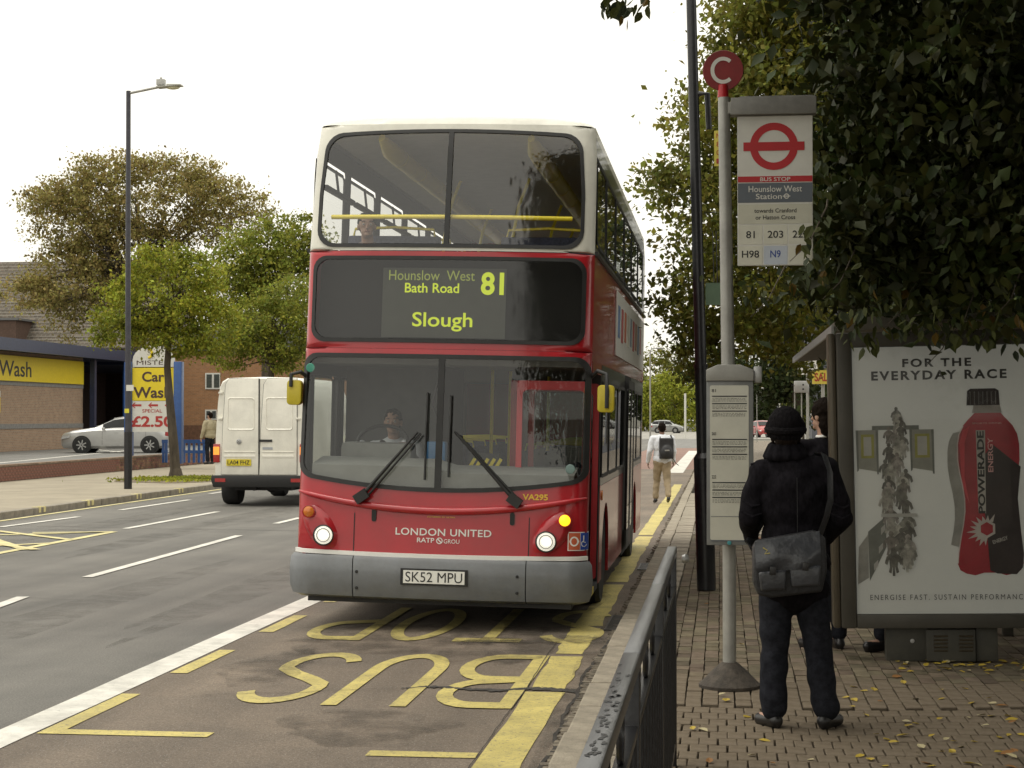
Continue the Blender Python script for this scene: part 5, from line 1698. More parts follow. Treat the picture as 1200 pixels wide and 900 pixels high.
# dark canopy over the stop: the nearest tree, trunk out of frame to the right
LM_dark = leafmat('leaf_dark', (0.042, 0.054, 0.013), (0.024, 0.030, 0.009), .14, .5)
blobs = [((2.1, 12.6, 3.45), (1.3, .8, .75)), ((1.6, 12.0, 2.98), (.95, .55, .34)), ((2.5, 11.9, 2.92), (1.0, .55, .34)), ((1.45, 12.9, 4.6), (.75, .8, .9)), ((2.6, 8.6, 5.6), (2.2, 2.2, 1.1)), ((3.0, 12.3, 5.2), (2.3, 2.3, 2.0)), ((1.75, 12.6, 5.3), (1.15, 1.5, 1.5)), ((1.35, 12.8, 3.9), (.70, .9, .9)), ((2.6, 12.3, 3.5), (1.3, 1.2, .75)),
         ((1.15, 12.4, 2.85), (.75, .7, .30)), ((1.95, 12.1, 2.80), (.7, .6, .24)), ((.92, 11.9, 3.15), (.30, .35, .28)),
         ((3.4, 11.3, 3.3), (1.0, 1.0, .8)), ((3.5, 14.5, 5.5), (2.4, 2.0, 2.6)), ((.65, 13.1, 5.5), (.5, .8, .7)),
         ((2.6, 5.5, 6.3), (4.6, 4.6, 1.6)), ((4.2, 9.0, 5.6), (2.8, 3.5, 2.0)), ((1.6, 9.5, 6.8), (2.6, 2.5, 1.3)), ((4.5, 4, 4.5), (1.6, 3, 2.2))]
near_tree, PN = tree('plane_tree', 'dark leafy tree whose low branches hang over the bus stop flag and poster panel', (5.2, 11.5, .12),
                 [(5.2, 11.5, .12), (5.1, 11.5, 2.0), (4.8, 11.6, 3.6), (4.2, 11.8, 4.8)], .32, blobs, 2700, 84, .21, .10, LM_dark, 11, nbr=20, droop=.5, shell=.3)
# the leaves that show largest become parts of their own
def leaf_shape(m):
    b = MB()
    b.add([(0, 0, 0), (.28, .25, .05), (.26, .58, .06), (0, 1, 0), (-.26, .58, .06), (-.28, .25, .05), (0, .5, -.03)], [(0, 1, 2, 6), (6, 2, 3), (0, 6, 4, 5), (6, 3, 4)])
    return b.mesh('leaf', m, smooth=0, fix=False)
LM_near = [leafmat('leaf_near_a', (0.06, 0.075, 0.018), (0.04, 0.05, 0.014), .22), leafmat('leaf_near_b', (0.16, 0.12, 0.02), (0.10, 0.07, 0.015), .3), leafmat('leaf_near_c', (0.045, 0.058, 0.03), (0.03, 0.042, 0.022), .15)]
LS = [leaf_shape(m) for m in LM_near]
g = random.Random(3)
nb = near_tree.location
hang = []
def spray(u, v, d, n, du, dv, big=.085):
    for i in range(n):
        p = at(u + g.uniform(-du, du), v + g.uniform(-dv, dv), d + g.uniform(-.35, .35))
        hang.append((p, big * g.uniform(.75, 1.25)))
for a_ in ((948, 285, 10.8, 14, 16, 24), (985, 330, 11.3, 26, 34, 34), (1060, 360, 11.4, 34, 44, 34), (1130, 375, 11.4, 34, 44, 28), (1185, 350, 11.2, 26, 30, 40), (1010, 400, 11.8, 9, 20, 8), (1105, 398, 11.7, 7, 30, 6), (900, 352, 11.9, 22, 32, 22), (1186, 400, 11.5, 8, 12, 14), (965, 190, 11.0, 10, 12, 60)):
    spray(*a_)
for a_ in ((944, 290, 10.7, 6, 10, 14), (1010, 372, 11.2, 16, 30, 18), (1080, 378, 11.3, 16, 40, 14), (1150, 384, 11.3, 14, 36, 12)): spray(*a_)
spr = []
for i in range(24):
    p = at(g.uniform(702, 762), g.uniform(-14, 10), 7.2 + g.uniform(-.2, .2)); spr.append((p, .06))
for (u, v) in ((728, 17), (735, 22), (752, 14), (712, 13), (741, 8), (722, 8)): spr.append((at(u, v, 7.2), .055))
for p, s_ in hang + spr:
    k = g.choices([0, 1, 2], [8, 1, 4])[0]
    o = inst('leaf', LS[k], near_tree, p - nb, (g.uniform(-2.6, -.9), g.uniform(-.6, .6), g.uniform(0, 6.3)), (s_,) * 3)
b = MB()
for a_ in ((948, 285, 10.8), (985, 330, 11.3), (1060, 360, 11.4), (1130, 375, 11.4), (1185, 350, 11.2), (900, 352, 11.9), (1105, 408, 11.7)):
    e = at(*a_) - nb; s_ = Vector((e.x + .15, e.y + .55, e.z + .35)); b = MB(); b.tube([s_, s_.lerp(e, .5) + Vector((.05, 0, .08)), e, e + Vector((-.12, -.1, -.12))], [.008, .006, .004, .002], 5); b.build('twig', M_bark, near_tree)
e = at(732, 2, 7.2) - nb
b = MB(); b.tube([Vector((-2.6, -3.0, 5.2)), Vector(e) + Vector((1.2, .2, .55)), Vector(e) + Vector((.1, 0, .1)), Vector(e) + Vector((-.1, 0, -.02))], [.03, .02, .008, .004], 5)
b.build('twig', M_bark, near_tree)

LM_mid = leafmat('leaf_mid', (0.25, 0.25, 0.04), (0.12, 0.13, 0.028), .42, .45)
blobs = [((1.3, 23.5, 5.4), (1.9, 1.8, 1.6)), ((2.0, 23.5, 7.6), (1.9, 1.8, 1.8)), ((.05, 23.5, 4.5), (1.0, 1.2, .8)), ((.3, 23.5, 3.5), (.95, 1.2, .7)), ((-.25, 23.5, 3.4), (.6, 1, .55)), ((-.2, 23.5, 2.7), (.5, .8, .4)), ((.65, 23.3, 7.2), (.7, 1, 1.0)), ((1.0, 24.5, 3.0), (.9, .9, .5)), ((.95, 23.7, 6.5), (1.1, 1, 1.6)), ((-.75, 23.4, 5.0), (.35, .5, .22)), ((.2, 23.5, 5.9), (.8, 1, .7))]
tree('roadside_tree', 'green tree with yellowing leaves rising behind the black lamp column', (2.2, 23.8, .12), [(2.2, 23.8, .12), (2.1, 23.8, 2.5), (1.6, 23.7, 4.2), (1.4, 23.6, 6)], .17, blobs, 1150, 56, .19, .085, LM_mid, 12, nbr=34, droop=.4, shell=.3)
LM_dk2 = leafmat('leaf_dark2', (0.05, 0.07, 0.02), (0.03, 0.042, 0.015), .15, .4)
tree('evergreen_tree', 'dark bushy tree standing behind the timetable case', (1.9, 44, .12), [(1.9, 44, .12), (1.9, 44, 2), (1.8, 44, 4)], .2,
     [((1.2, 44, 4.4), (1.6, 1.6, 2.2)), ((2.4, 44.5, 3.8), (1.5, 1.5, 2.3)), ((1.6, 44, 6.3), (2.2, 2, 1.6)), ((1.9, 43.6, 2.6), (1.0, 1.0, .9))], 330, 55, .26, .13, LM_dk2, 13, nbr=12)
tree('dark_street_tree', 'very dark tree filling the background behind the low overhanging branches', (4.4, 22, .12), [(4.4, 22, .12), (4.3, 22, 2.6), (3.6, 22, 4.5)], .2,
     [((3.2, 21, 5.2), (1.9, 1.2, 3.4)), ((4.9, 20, 5.2), (1.8, 1.2, 3.2)), ((2.3, 21.5, 3.6), (1.1, 1, 1.2)), ((3.6, 19.5, 3.2), (1.8, 1.0, .9))], 620, 70, .26, .12, LM_dk2, 43, nbr=8)
# far trees beyond the road bend
LM_bush = leafmat('leaf_bush', (0.34, 0.37, 0.05), (0.22, 0.25, 0.035), .4, .3)
LM_far = leafmat('leaf_far', (0.20, 0.22, 0.06), (0.10, 0.12, 0.035), .35, .4)
a = at(778, 489, 222)
tree('round_tree', 'round bright green tree behind the far parked cars', (a.x, a.y, 0), [(a.x, a.y, 0), (a.x, a.y, 2)], .3, [((a.x, a.y, 4.0), (3.1, 2.4, 3.6)), ((a.x + 3.2, a.y, 3.2), (1.8, 2, 2.9)), ((a.x - 2.4, a.y, 3.2), (1.8, 2, 2.9))], 260, 46, .45, .32, LM_bush, 14, nbr=5)
far = [(752, 440, 240, 5.0), (770, 400, 265, 9), (792, 395, 270, 10), (815, 388, 262, 10), (840, 405, 255, 9), (862, 410, 235, 8.5), (885, 420, 240, 8.5), (910, 400, 230, 9)]
for i, (u, v, d, hh) in enumerate(far):
    a = at(u, 489, d); top = CAMZ + (489 - v) * d / FPX
    tree('far_tree', ['distant olive tree partly hidden by the rear of the bus', 'distant tall tree rising directly above the round green one', 'distant dark tree just left of the black lamp column', 'distant tree behind the black lamp column', 'distant tree behind the left edge of the timetable case', 'distant tree behind the timetable hood', 'distant tree above the red car', 'distant tree behind the yellow plates on the white pole'][i],
         (a.x, a.y, 0), [(a.x, a.y, 0), (a.x, a.y, top * .4)], .4, [((a.x, a.y, top * .52), (3.0, 3, top * .46)), ((a.x + 1.5, a.y + 2, top * .34), (2.8, 3, top * .30))], 150, 34, .55, .42, [LM_far, LM_mid, LM_far, LM_dk2, LM_dk2, LM_dk2, LM_dk2, LM_dk2][i], 20 + i, 'distant trees beyond the far cars', nbr=5)

# left side
LM_lime = leafmat('leaf_lime', (0.36, 0.385, 0.045), (0.15, 0.18, 0.025), .36, .4)
LM_olive = leafmat('leaf_olive', (0.36, 0.31, 0.10), (0.20, 0.175, 0.055), .38, .4)
LM_green = leafmat('leaf_green', (0.28, 0.31, 0.045), (0.13, 0.155, 0.028), .36, .4)
a = gp(206, 559, .12); d = (Vector((a.x, a.y, .12)) - Vector((0, 0, CAMZ))).dot(CF); k = d / FPX
def TP(u, v, dd=0): return at(u, v, d + dd)
tree('street_tree', 'small leaning street tree with lime green leaves beside the left lamp post', (a.x, a.y, .12),
     [(a.x, a.y, .12), TP(203.5, 520), TP(199, 470), TP(196, 430), TP(198, 395), TP(204, 350)], .155,
     [(TP(200, 345), (1.9, 1.6, 1.2)), (TP(150, 368), (1.2, 1.2, .95)), (TP(235, 385), (1.3, 1.2, .9)), (TP(185, 305), (1.0, 1.0, .5)), (TP(228, 322), (.9, 1, .6)), (TP(135, 385), (.7, .8, .6)), (TP(205, 400), (1.2, 1.1, .45))],
     420, 52, .17, .10, LM_lime, 31, nbr=30, shell=.3)
a = gp(316, 549, .12); d = (Vector((a.x, a.y, .12)) - Vector((0, 0, CAMZ))).dot(CF)
tree('street_tree', 'bushy green street tree standing behind the white van', (a.x, a.y, .12),
     [(a.x, a.y, .12), TP(316, 500), TP(318, 440), TP(318, 400)], .17,
     [(TP(318, 385), (1.7, 1.5, 1.3)), (TP(285, 400), (1.1, 1.2, 1.0)), (TP(345, 350), (1.2, 1.2, .9)), (TP(355, 410), (1.4, 1.2, 1.2)), (TP(270, 415), (.8, .8, .6))],
     360, 52, .19, .10, LM_green, 32, nbr=22, shell=.3)
d = 72; a = at(312, 489, d)
tree('tall_green_tree', 'tall green tree directly left of the upper deck of the bus', (a.x, a.y, .3), [(a.x, a.y, .3), TP(312, 400), TP(310, 340)], .25,
     [(TP(312, 295), (2.3, 2, 1.6)), (TP(345, 285), (1.5, 1.5, 1.3)), (TP(285, 325), (1.8, 1.6, 1.5)), (TP(335, 330), (2, 2, 1.5)), (TP(270, 370), (1.5, 1.5, 1.6))], 380, 46, .27, .15, LM_green, 33, nbr=20, shell=.3)
d = 98; a = at(165, 489, d)
tree('spreading_tree', 'wide spreading tree with brownish olive foliage behind the car wash', (a.x, a.y, .3), [(a.x, a.y, .3), TP(163, 430), TP(160, 370), TP(165, 320)], .5,
     [(TP(170, 235), (5.2, 3.5, 2.4)), (TP(95, 255), (3.0, 3, 2.4)), (TP(240, 245), (3.0, 3, 2.2)), (TP(60, 235), (1.7, 2, 1.2)), (TP(90, 330), (3.6, 3, 2.2)), (TP(45, 345), (2.4, 2, 1.0)), (TP(150, 300), (3.5, 3, 2.2)), (TP(70, 385), (1.0, 1.2, 1.2)), (TP(290, 250), (1.5, 1.6, 1.3)), (TP(130, 200), (3, 2, 1.0)), (TP(210, 200), (2.6, 2, .9))],
     900, 62, .38, .17, LM_olive, 34, nbr=34, shell=.25)
# soil patch with grass at the foot of the leaning tree
a = gp(214, 562, .12)
b = MB(); b.add([(a.x + 1.9 * math.cos(t) * (1 + .12 * math.sin(3 * t)), a.y + 2.6 * math.sin(t) * (1 + .1 * math.cos(5 * t)), .128) for t in np.linspace(0, 2 * math.pi, 33)[:-1]], [tuple(range(32))])
tag(b.build('soil_patch', mat('soil', (.16, .125, .08), rough=1, var=.3, scale=5, bump=.8), smooth=0), kind='structure')
Pn = np.array([(a.x + g.gauss(.1, .75), a.y + g.gauss(.3, .9), .14) for _ in range(2600)])
o = bpy.data.objects.new('grass', leaves_mesh('grass', Pn, .085, LM_lime, -.9, 5)); C.objects.link(o); tag(o, kind='stuff')

# fallen leaves
M_fl = [mat('fallen_yellow', (.42, .30, .03), rough=.6, var=.2, scale=30), mat('fallen_brown', (.26, .12, .03), rough=.7, var=.3, scale=30), mat('fallen_pale', (.42, .36, .2), rough=.6, var=.2, scale=30)]
FS = [leaf_shape(m) for m in M_fl]
labs = ['yellow fallen leaf lying on the brick footpath', 'brown fallen leaf lying on the brick footpath', 'pale dry fallen leaf lying on the brick footpath']
pts = [(586, 434), (595, 474), (200, 286), (267, 618), (95, 704), (150, 485), (92, 142), (910, 446), (780, 426), (806, 562), (896, 553), (1028, 494), (1090, 480), (1104, 503), (1145, 512), (1106, 620), (1176, 690), (898, 664), (826, 670), (725, 714), (735, 402), (674, 450), (865, 612), (722, 628), (1186, 352), (1092, 378), (974, 650), (640, 672), (765, 358), (850, 360), (935, 372), (1040, 356), (1060, 350), (1120, 354), (1145, 572), (1180, 560), (997, 545), (925, 478), (1190, 420)]
pts = [(800 + p[0] / 3, 660 + p[1] / 3) for p in pts]
for _ in range(46): pts.append((g.uniform(1050, 1200), g.gauss(778, 5)))
for _ in range(32): pts.append((g.uniform(1000, 1200), 795 + 105 * g.random() ** .8))
for _ in range(12): pts.append((g.uniform(800, 1000), g.uniform(800, 898)))
for (u, v) in pts:
    p = gp(u, v, .125); k = g.choices([0, 1, 2], [6, 2, 2])[0]
    z = .126 + (heave(p.x, p.y) if p.x < 3.5 else 0)
    o = inst('fallen_leaf', FS[k], None, (p.x, p.y, z + .003), (g.uniform(-.25, .25), g.uniform(-.25, .25), g.uniform(0, 6.3)), (g.uniform(.045, .085),) * 3)
    zone = ('in the litter line at the foot of the poster panel' if v < 790 and u > 1000 else 'on the root-lifted paving at the right edge' if u > 1080 else 'on the footpath right of the waiting man' if u > 1000 else 'near the shoes of the waiting man' if u > 880 else 'on the footpath around the bus stop base')
    tag(o, '%s fallen leaf %s' % (['yellow', 'brown', 'pale dry'][k], zone), 'leaf', 'fallen leaves ' + zone)

# the row of dark trees goes on behind the camera, and a clipped hedge runs along the back of the footpath
tree('shade_tree', 'large dark tree of the same row spreading over the footpath, out of frame', (4.6, -1.5, .12), [(4.6, -1.5, .12), (4.4, -1.4, 2.5), (4, -1, 4.5)], .3,
     [((3.9, 1.0, 6.3), (4.0, 4.0, 1.6)), ((3.9, -4.0, 6.3), (4.2, 4.0, 1.8)), ((5.4, 3.5, 4.6), (1.6, 4.0, 2.2)), ((2.2, 6.5, 7.4), (3.2, 3.4, 1.2)), ((5.0, -4, 4), (1.6, 4, 2))], 900, 90, .36, .13, LM_dark, 41, nbr=8, droop=.5, shell=.2)
hg = thing('hedge', 'dark green hedge along the back of the footpath behind the shelter', 'hedge', (4.4, 17, .12))
hp_ = np.array([(g.uniform(-.75, .75), g.uniform(-12, 14), 0) for _ in range(26000)]); hp_[:, 2] = np.random.default_rng(4).uniform(0, 1, len(hp_)) ** .7 * (2.3 + .25 * np.sin(hp_[:, 1] * 1.3) + .2 * np.sin(hp_[:, 1] * 3.1 + hp_[:, 0] * 4))
o = bpy.data.objects.new('foliage', leaves_mesh('foliage', hp_, .13, LM_dk2, .2, 6)); C.objects.link(o); o.parent = hg; tag(o, kind='stuff')
b = MB()
for i in range(20): b.cyl((g.uniform(-.3, .3), -12 + i * 1.35, 0), (g.uniform(-.5, .5), -12 + i * 1.35, 1.9), .03, .012, 6)
tag(b.build('stems', M_bark, hg), kind='stuff')

# ------------------------------------------------------------------ left buildings and walls
# low brick wall: bricks one by one where they show largest, then joined
wl = thing('brick_wall', 'long low red brick wall between the left pavement and the car wash', 'wall', (-19.12, 45, .12))
M_brk = mat('wall_brick', (0.20, 0.105, 0.065), rough=.9, var=.3, scale=5, bump=.4, bscale=60, island=.35, dirt=.35)
M_mortar = mat('wall_mortar', (0.17, .145, .11), rough=1, var=.2)
b = MB(); b.bb(-.10, .10, -22, 50, 0, .40); b.build('mortar_core', M_mortar, wl, smooth=0)
BM_ = MB().bb(-.005, .012, -.106, .106, -.0325, .0325).mesh('brick', M_brk, smooth=0)
cnt = 0
sb = MB()
for ix in range(300):
    for row in range(5):
        y = 36 - 45 + ix * .225 + (.1125 if row % 2 else 0)
        if y > 49: continue
        if cnt < 300 and 40 - 45 < y:
            inst('brick', BM_, wl, (.10 + random.uniform(0, .004), y, .045 + row * .076)); cnt += 1
        else:
            sb.box((.104 + random.uniform(0, .003), y, .045 + row * .076), (.017, .212, .065))
tag(sb.build('bricks', M_brk, wl, smooth=0, fix=False), kind='stuff')
b = MB()
for i in range(150): b.bb(-.125, .125, -22 + i * .46 + .005, -22 + i * .46 + .455, .402, .452)
tag(b.build('coping', mat('coping', (.24, .17, .12), rough=.9, var=.25, scale=4, dirt=.4), wl, smooth=0), kind='stuff')

M_bw = brickmat('car_wash_brick', (0.36, 0.23, 0.14), (0.28, 0.17, 0.105), (0.33, .28, .22), .225, .075, 'yz', ms=.012)
cw = thing('car_wash', 'brick car wash with a long yellow sign and a dark blue flat canopy', 'building', (-31.8, 70, .3))
def CW(x, y, z): return x, y - 70, z - .3
FXW = 0.0
b = MB(); b.bb(-12, 0, -30, 14.6, 0, 4.5); b.build('wall', M_bw, cw, smooth=0)
b = MB(); b.bb(.0, .03, -30, 14.6, 1.02, 1.24); b.bb(.0, .03, -30, 14.6, 2.98, 3.18); b.build('grey_band', mat('band_grey', (.2, .195, .185), rough=.8, var=.15), cw, smooth=0)
M_cwy = mat('car_wash_yellow', (.72, .56, .015), rough=.4, var=.05, dirt=.06)
b = MB(); b.bb(.03, .12, -30, 14.4, 3.18, 4.32); ys_b = b.build('yellow_sign', M_cwy, cw, smooth=0)
lettering('Car Wash', M_blk, ys_b, (.125, 4.45, 3.74), 6.5, .72, rot=(R(90), 0, R(90)), bold=.012)
b = MB(); b.bb(-13, 1.0, -32, 22, 4.55, 4.9); b.bb(.9, 1.1, -32, 22.1, 4.45, 5.0); b.build('canopy', mat('canopy_navy', (.02, .03, .07), rough=.4, var=.2), cw, smooth=0)
b = MB(); b.bb(-14, -6, 4, 40, 4.9, 5.5); b.build('white_upstand', mat('upstand', (.6, .59, .54), rough=.6, var=.1), cw, smooth=0)
M_blue = mat('blue_steel', (.02, .075, .25), rough=.4, var=.1, coat=.2)
for (y, m) in ((14.9, mat('canopy_navy', (.02, .03, .07))), (19.8, M_blue)):
    b = MB(); b.bb(.3, .55, y - .14, y + .14, 0, 4.45); b.build('column', m, cw, smooth=0)
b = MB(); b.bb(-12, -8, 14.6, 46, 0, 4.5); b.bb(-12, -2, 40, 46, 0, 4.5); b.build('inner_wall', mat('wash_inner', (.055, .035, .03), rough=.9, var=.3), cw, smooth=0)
b = MB(); b.bb(-12, 1, 22, 46, 4.4, 4.9); b.build('rear_canopy', mat('canopy_navy', (.02, .03, .07)), cw, smooth=0)
b = MB(); b.bb(.02, .06, 3.2, 4.35, 1.75, 2.42); b.build('yellow_notice', M_cwy, cw, smooth=0)
b = MB(); b.bb(.02, .06, 3.2, 4.35, 2.44, 2.72); b.build('white_notice', M_signwhite, cw, smooth=0)
b = MB(); b.cyl((-5, 3, 4.9), (-5, 3, 5.7), .2, n=12); b.lathe([(.3, 5.7), (.3, 5.8), (.05, 5.9)], (-5, 3, 0)); b.build('vent_pipe', M_signwhite, cw)
# parking lines in the yard
q = []
for s_ in ((-10, 543.5, 150, 528), (62, 523, 112, 528), (112, 527, 152, 531)):
    a_, c_ = gp(s_[0], s_[1], .3), gp(s_[2], s_[3], .3); v, f = ribbon([(a_.x, a_.y), (c_.x, c_.y)], .22); q.append([v[i] for i in f[0]])
for i, one in enumerate(q): mark('yard_line', [one], M_wht, .305 + i * .0012)

# tiled-roof house behind
M_tile = brickmat('roof_tiles', (0.125, 0.10, 0.075), (0.075, 0.062, 0.048), (0.15, .135, .11), .32, .2, 'xz', off=.5, ms=.03, bump=.8)
a = at(40, 489, 122); hs_ = thing('tiled_roof_house', 'large building with a steep weathered tile roof behind the trees', 'building', (a.x, a.y, .3))
k = 122 / FPX
zr = CAMZ + (489 - 297) * k - .3; ze = CAMZ + (489 - 408) * k - .3
b = MB(); b.bb(-9.5, 8, .3, 12, 0, ze); b.build('wall', brickmat('house_brick', (.22, .12, .08), (.16, .09, .06), (.2, .17, .14), axes='xz'), hs_, smooth=0)
b = MB()
NR = 26
for i in range(NR):
    t0, t1 = i / NR, (i + 1) / NR
    z0, z1 = ze + (zr - ze) * t0, ze + (zr - ze) * t1
    b.add([(-10, 6 * t0 - .0, z0 + .05), (8.5, 6 * t0, z0 + .05), (8.5, 6 * t1, z1), (-10, 6 * t1, z1), (-10, 6 * t0, z0 - .05), (8.5, 6 * t0, z0 - .05)], [(0, 1, 2, 3), (0, 4, 5, 1)])
b.add([(-10, 6, zr), (8.5, 6, zr), (8.5, 12.3, ze), (-10, 12.3, ze)], [(0, 1, 2, 3)])
b.add([(8.4, 0, ze), (8.4, 6, zr - .02), (8.4, 12, ze)], [(0, 1, 2)])
tag(b.build('roof', M_tile, hs_, smooth=0, fix=False))
b = MB(); b.bb(-3.6, -.85, -1.2, 3, ze + .2, ze + 1.9); dm = b.build('dormer', mat('dormer_brown', (.085, .05, .035), rough=.8, var=.2), hs_, smooth=0)
b = MB(); b.bb(-3.8, -.65, -1.35, 3, ze + 1.9, ze + 2.05); b.build('dormer_roof', mat('lead', (.12, .12, .12), rough=.6), dm, smooth=0)
b = MB(); b.bb(-3.2, -2.6, -1.23, -1.19, ze + .5, ze + 1.6); b.build('window', M_signwhite, dm, smooth=0)
# orange brick house beside the van
a = at(262, 489, 96); k = 96 / FPX
ob = thing('brick_building', 'orange brick building with small windows behind the car wash price sign', 'building', (a.x, a.y, .3))
b = MB(); b.bb(-2.9, 6, 0, 9, 0, 5.2); b.build('wall', brickmat('orange_brick', (.36, .17, .07), (.28, .13, .055), (.3, .2, .12), axes='xz'), ob, smooth=0)
b = MB(); b.bb(-2.93, 6, -.03, -.005, 0, 1.1); b.build('plinth', mat('plinth_brown', (.14, .07, .04), rough=.9, var=.2), ob, smooth=0)
for (v0, v1, u0, u1) in ((437, 456, 240, 258), (480, 492, 240, 254)):
    x0, x1 = (u0 - 262) * k, (u1 - 262) * k; z0, z1 = CAMZ + (489 - v1) * k - .3, CAMZ + (489 - v0) * k - .3
    b = MB(); b.bb(x0, x1, -.06, -.005, z0, z1); fr = b.build('window', M_signwhite, ob, smooth=0)
    b = MB()
    for i in range(2): b.bb(x0 + .08 + i * (x1 - x0) / 2, x0 + (i + 1) * (x1 - x0) / 2 - .04, -.075, -.062, z0 + .08, z1 - .08)
    b.build('pane', mat('window_dark', (.06, .07, .07), rough=.1, var=.2), fr, smooth=0)
b = MB(); b.prism([(-3.2, 5.2), (6.2, 5.2), (1.5, 7.4)], 'xz', -.3, 9.3); b.build('roof', mat('lead', (.12, .12, .12)), ob, smooth=0)

# totem price sign
d = 58.2; a = at(180, 489, d); k = d / FPX
ts = thing('price_sign', 'tall car wash price sign in yellow and white between two blue posts', 'sign', (a.x, a.y, .3))
def TX(u): return (u - 180) * k
def TZ(v): return CAMZ + (489 - v) * k - .3
b = MB(); b.bb(TX(146), TX(154.5), -.15, .15, 0, TZ(424)); b.build('post', M_blue, ts, bevel=.02)
b = MB(); b.bb(TX(205.5), TX(215), -.15, .15, 0, TZ(424)); b.build('post', M_blue, ts, bevel=.02)
yl = MB().bb(TX(154.8), TX(205.2), -.06, .06, TZ(469.5), TZ(431)).build('yellow_board', M_cwy, ts, smooth=0)
wb = MB().bb(TX(154.8), TX(205.2), -.06, .06, TZ(506), TZ(470)).build('price_board', M_signwhite, ts, smooth=0)
P = [(TX(155), TZ(430)), (TX(205), TZ(430)), (TX(205), TZ(422))] + [(TX(180 + 25 * math.cos(R(t))), TZ(422 - 17 * math.sin(R(t)))) for t in range(15, 180, 15)] + [(TX(155), TZ(422))]
hb = MB(); hb.prism(P, 'xz', -.06, .06); hb = hb.build('arched_header', M_signwhite, ts, smooth=0)
M_dkred = mat('price_red', (.38, .03, .025), rough=.5, var=.05)
M_dkbrown = mat('sign_brown', (.06, .03, .02), rough=.5, var=.05)
lettering('Car', M_dkbrown, yl, (TX(180), -.065, TZ(441.5)), 27 * k, 12 * k, bold=.025); lettering('Wash', M_dkbrown, yl, (TX(179), -.065, TZ(460)), 46 * k, 13 * k, bold=.025)
lettering('SPECIAL', M_dkred, wb, (TX(179), -.065, TZ(481.5)), 24 * k, 4 * k, bold=.01); lettering('£2.50', M_dkred, wb, (TX(179), -.065, TZ(494)), 50 * k, 13 * k, bold=.03)
lettering('MISTER', M_dkbrown, hb, (TX(180), -.065, TZ(425)), 40 * k, 5 * k, bold=.02)
for u in (157, 177, 197):
    b = MB(); b.add([(TX(u + p[0]), -.065, TZ(475 + p[1])) for p in ((-3, 0), (1, -3.5), (2, -3), (0, -1.2), (9, -1.2), (9, 1.2), (0, 1.2), (2, 3), (1, 3.5))], [tuple(range(9))]); b.build('arrow', M_dkred, wb, smooth=0, fix=False)
b = MB(); b.tube([(TX(175 + 3.4 * math.cos(R(t))), -.08, TZ(414 + 5 * math.sin(R(t)))) for t in range(-100, 110, 20)], .045, 6); b.build('yellow_swirl', M_cwy, ts)
# blue barrier rails
for (u0, u1, nn, lab) in ((213, 243, 5, 'low blue metal barrier to the right of the price sign'), (190, 197, 2, 'short blue metal barrier below the price sign')):
    d2 = 59.5; a = at(u0, 489, d2); k2 = d2 / FPX
    br = thing('blue_barrier', lab, 'barrier', (a.x, a.y, .3)); W = (u1 - u0) * k2
    b = MB(); b.bb(0, W, -.04, .04, .66, .78); b.bb(0, W, -.04, .04, .32, .42); b.build('rail', M_blue, br, smooth=0)
    for i in range(nn):
        b = MB(); x = W * (i + .5) / nn; b.bb(x - .04, x + .04, -.03, .03, 0, .66); b.build('upright', M_blue, br, smooth=0)

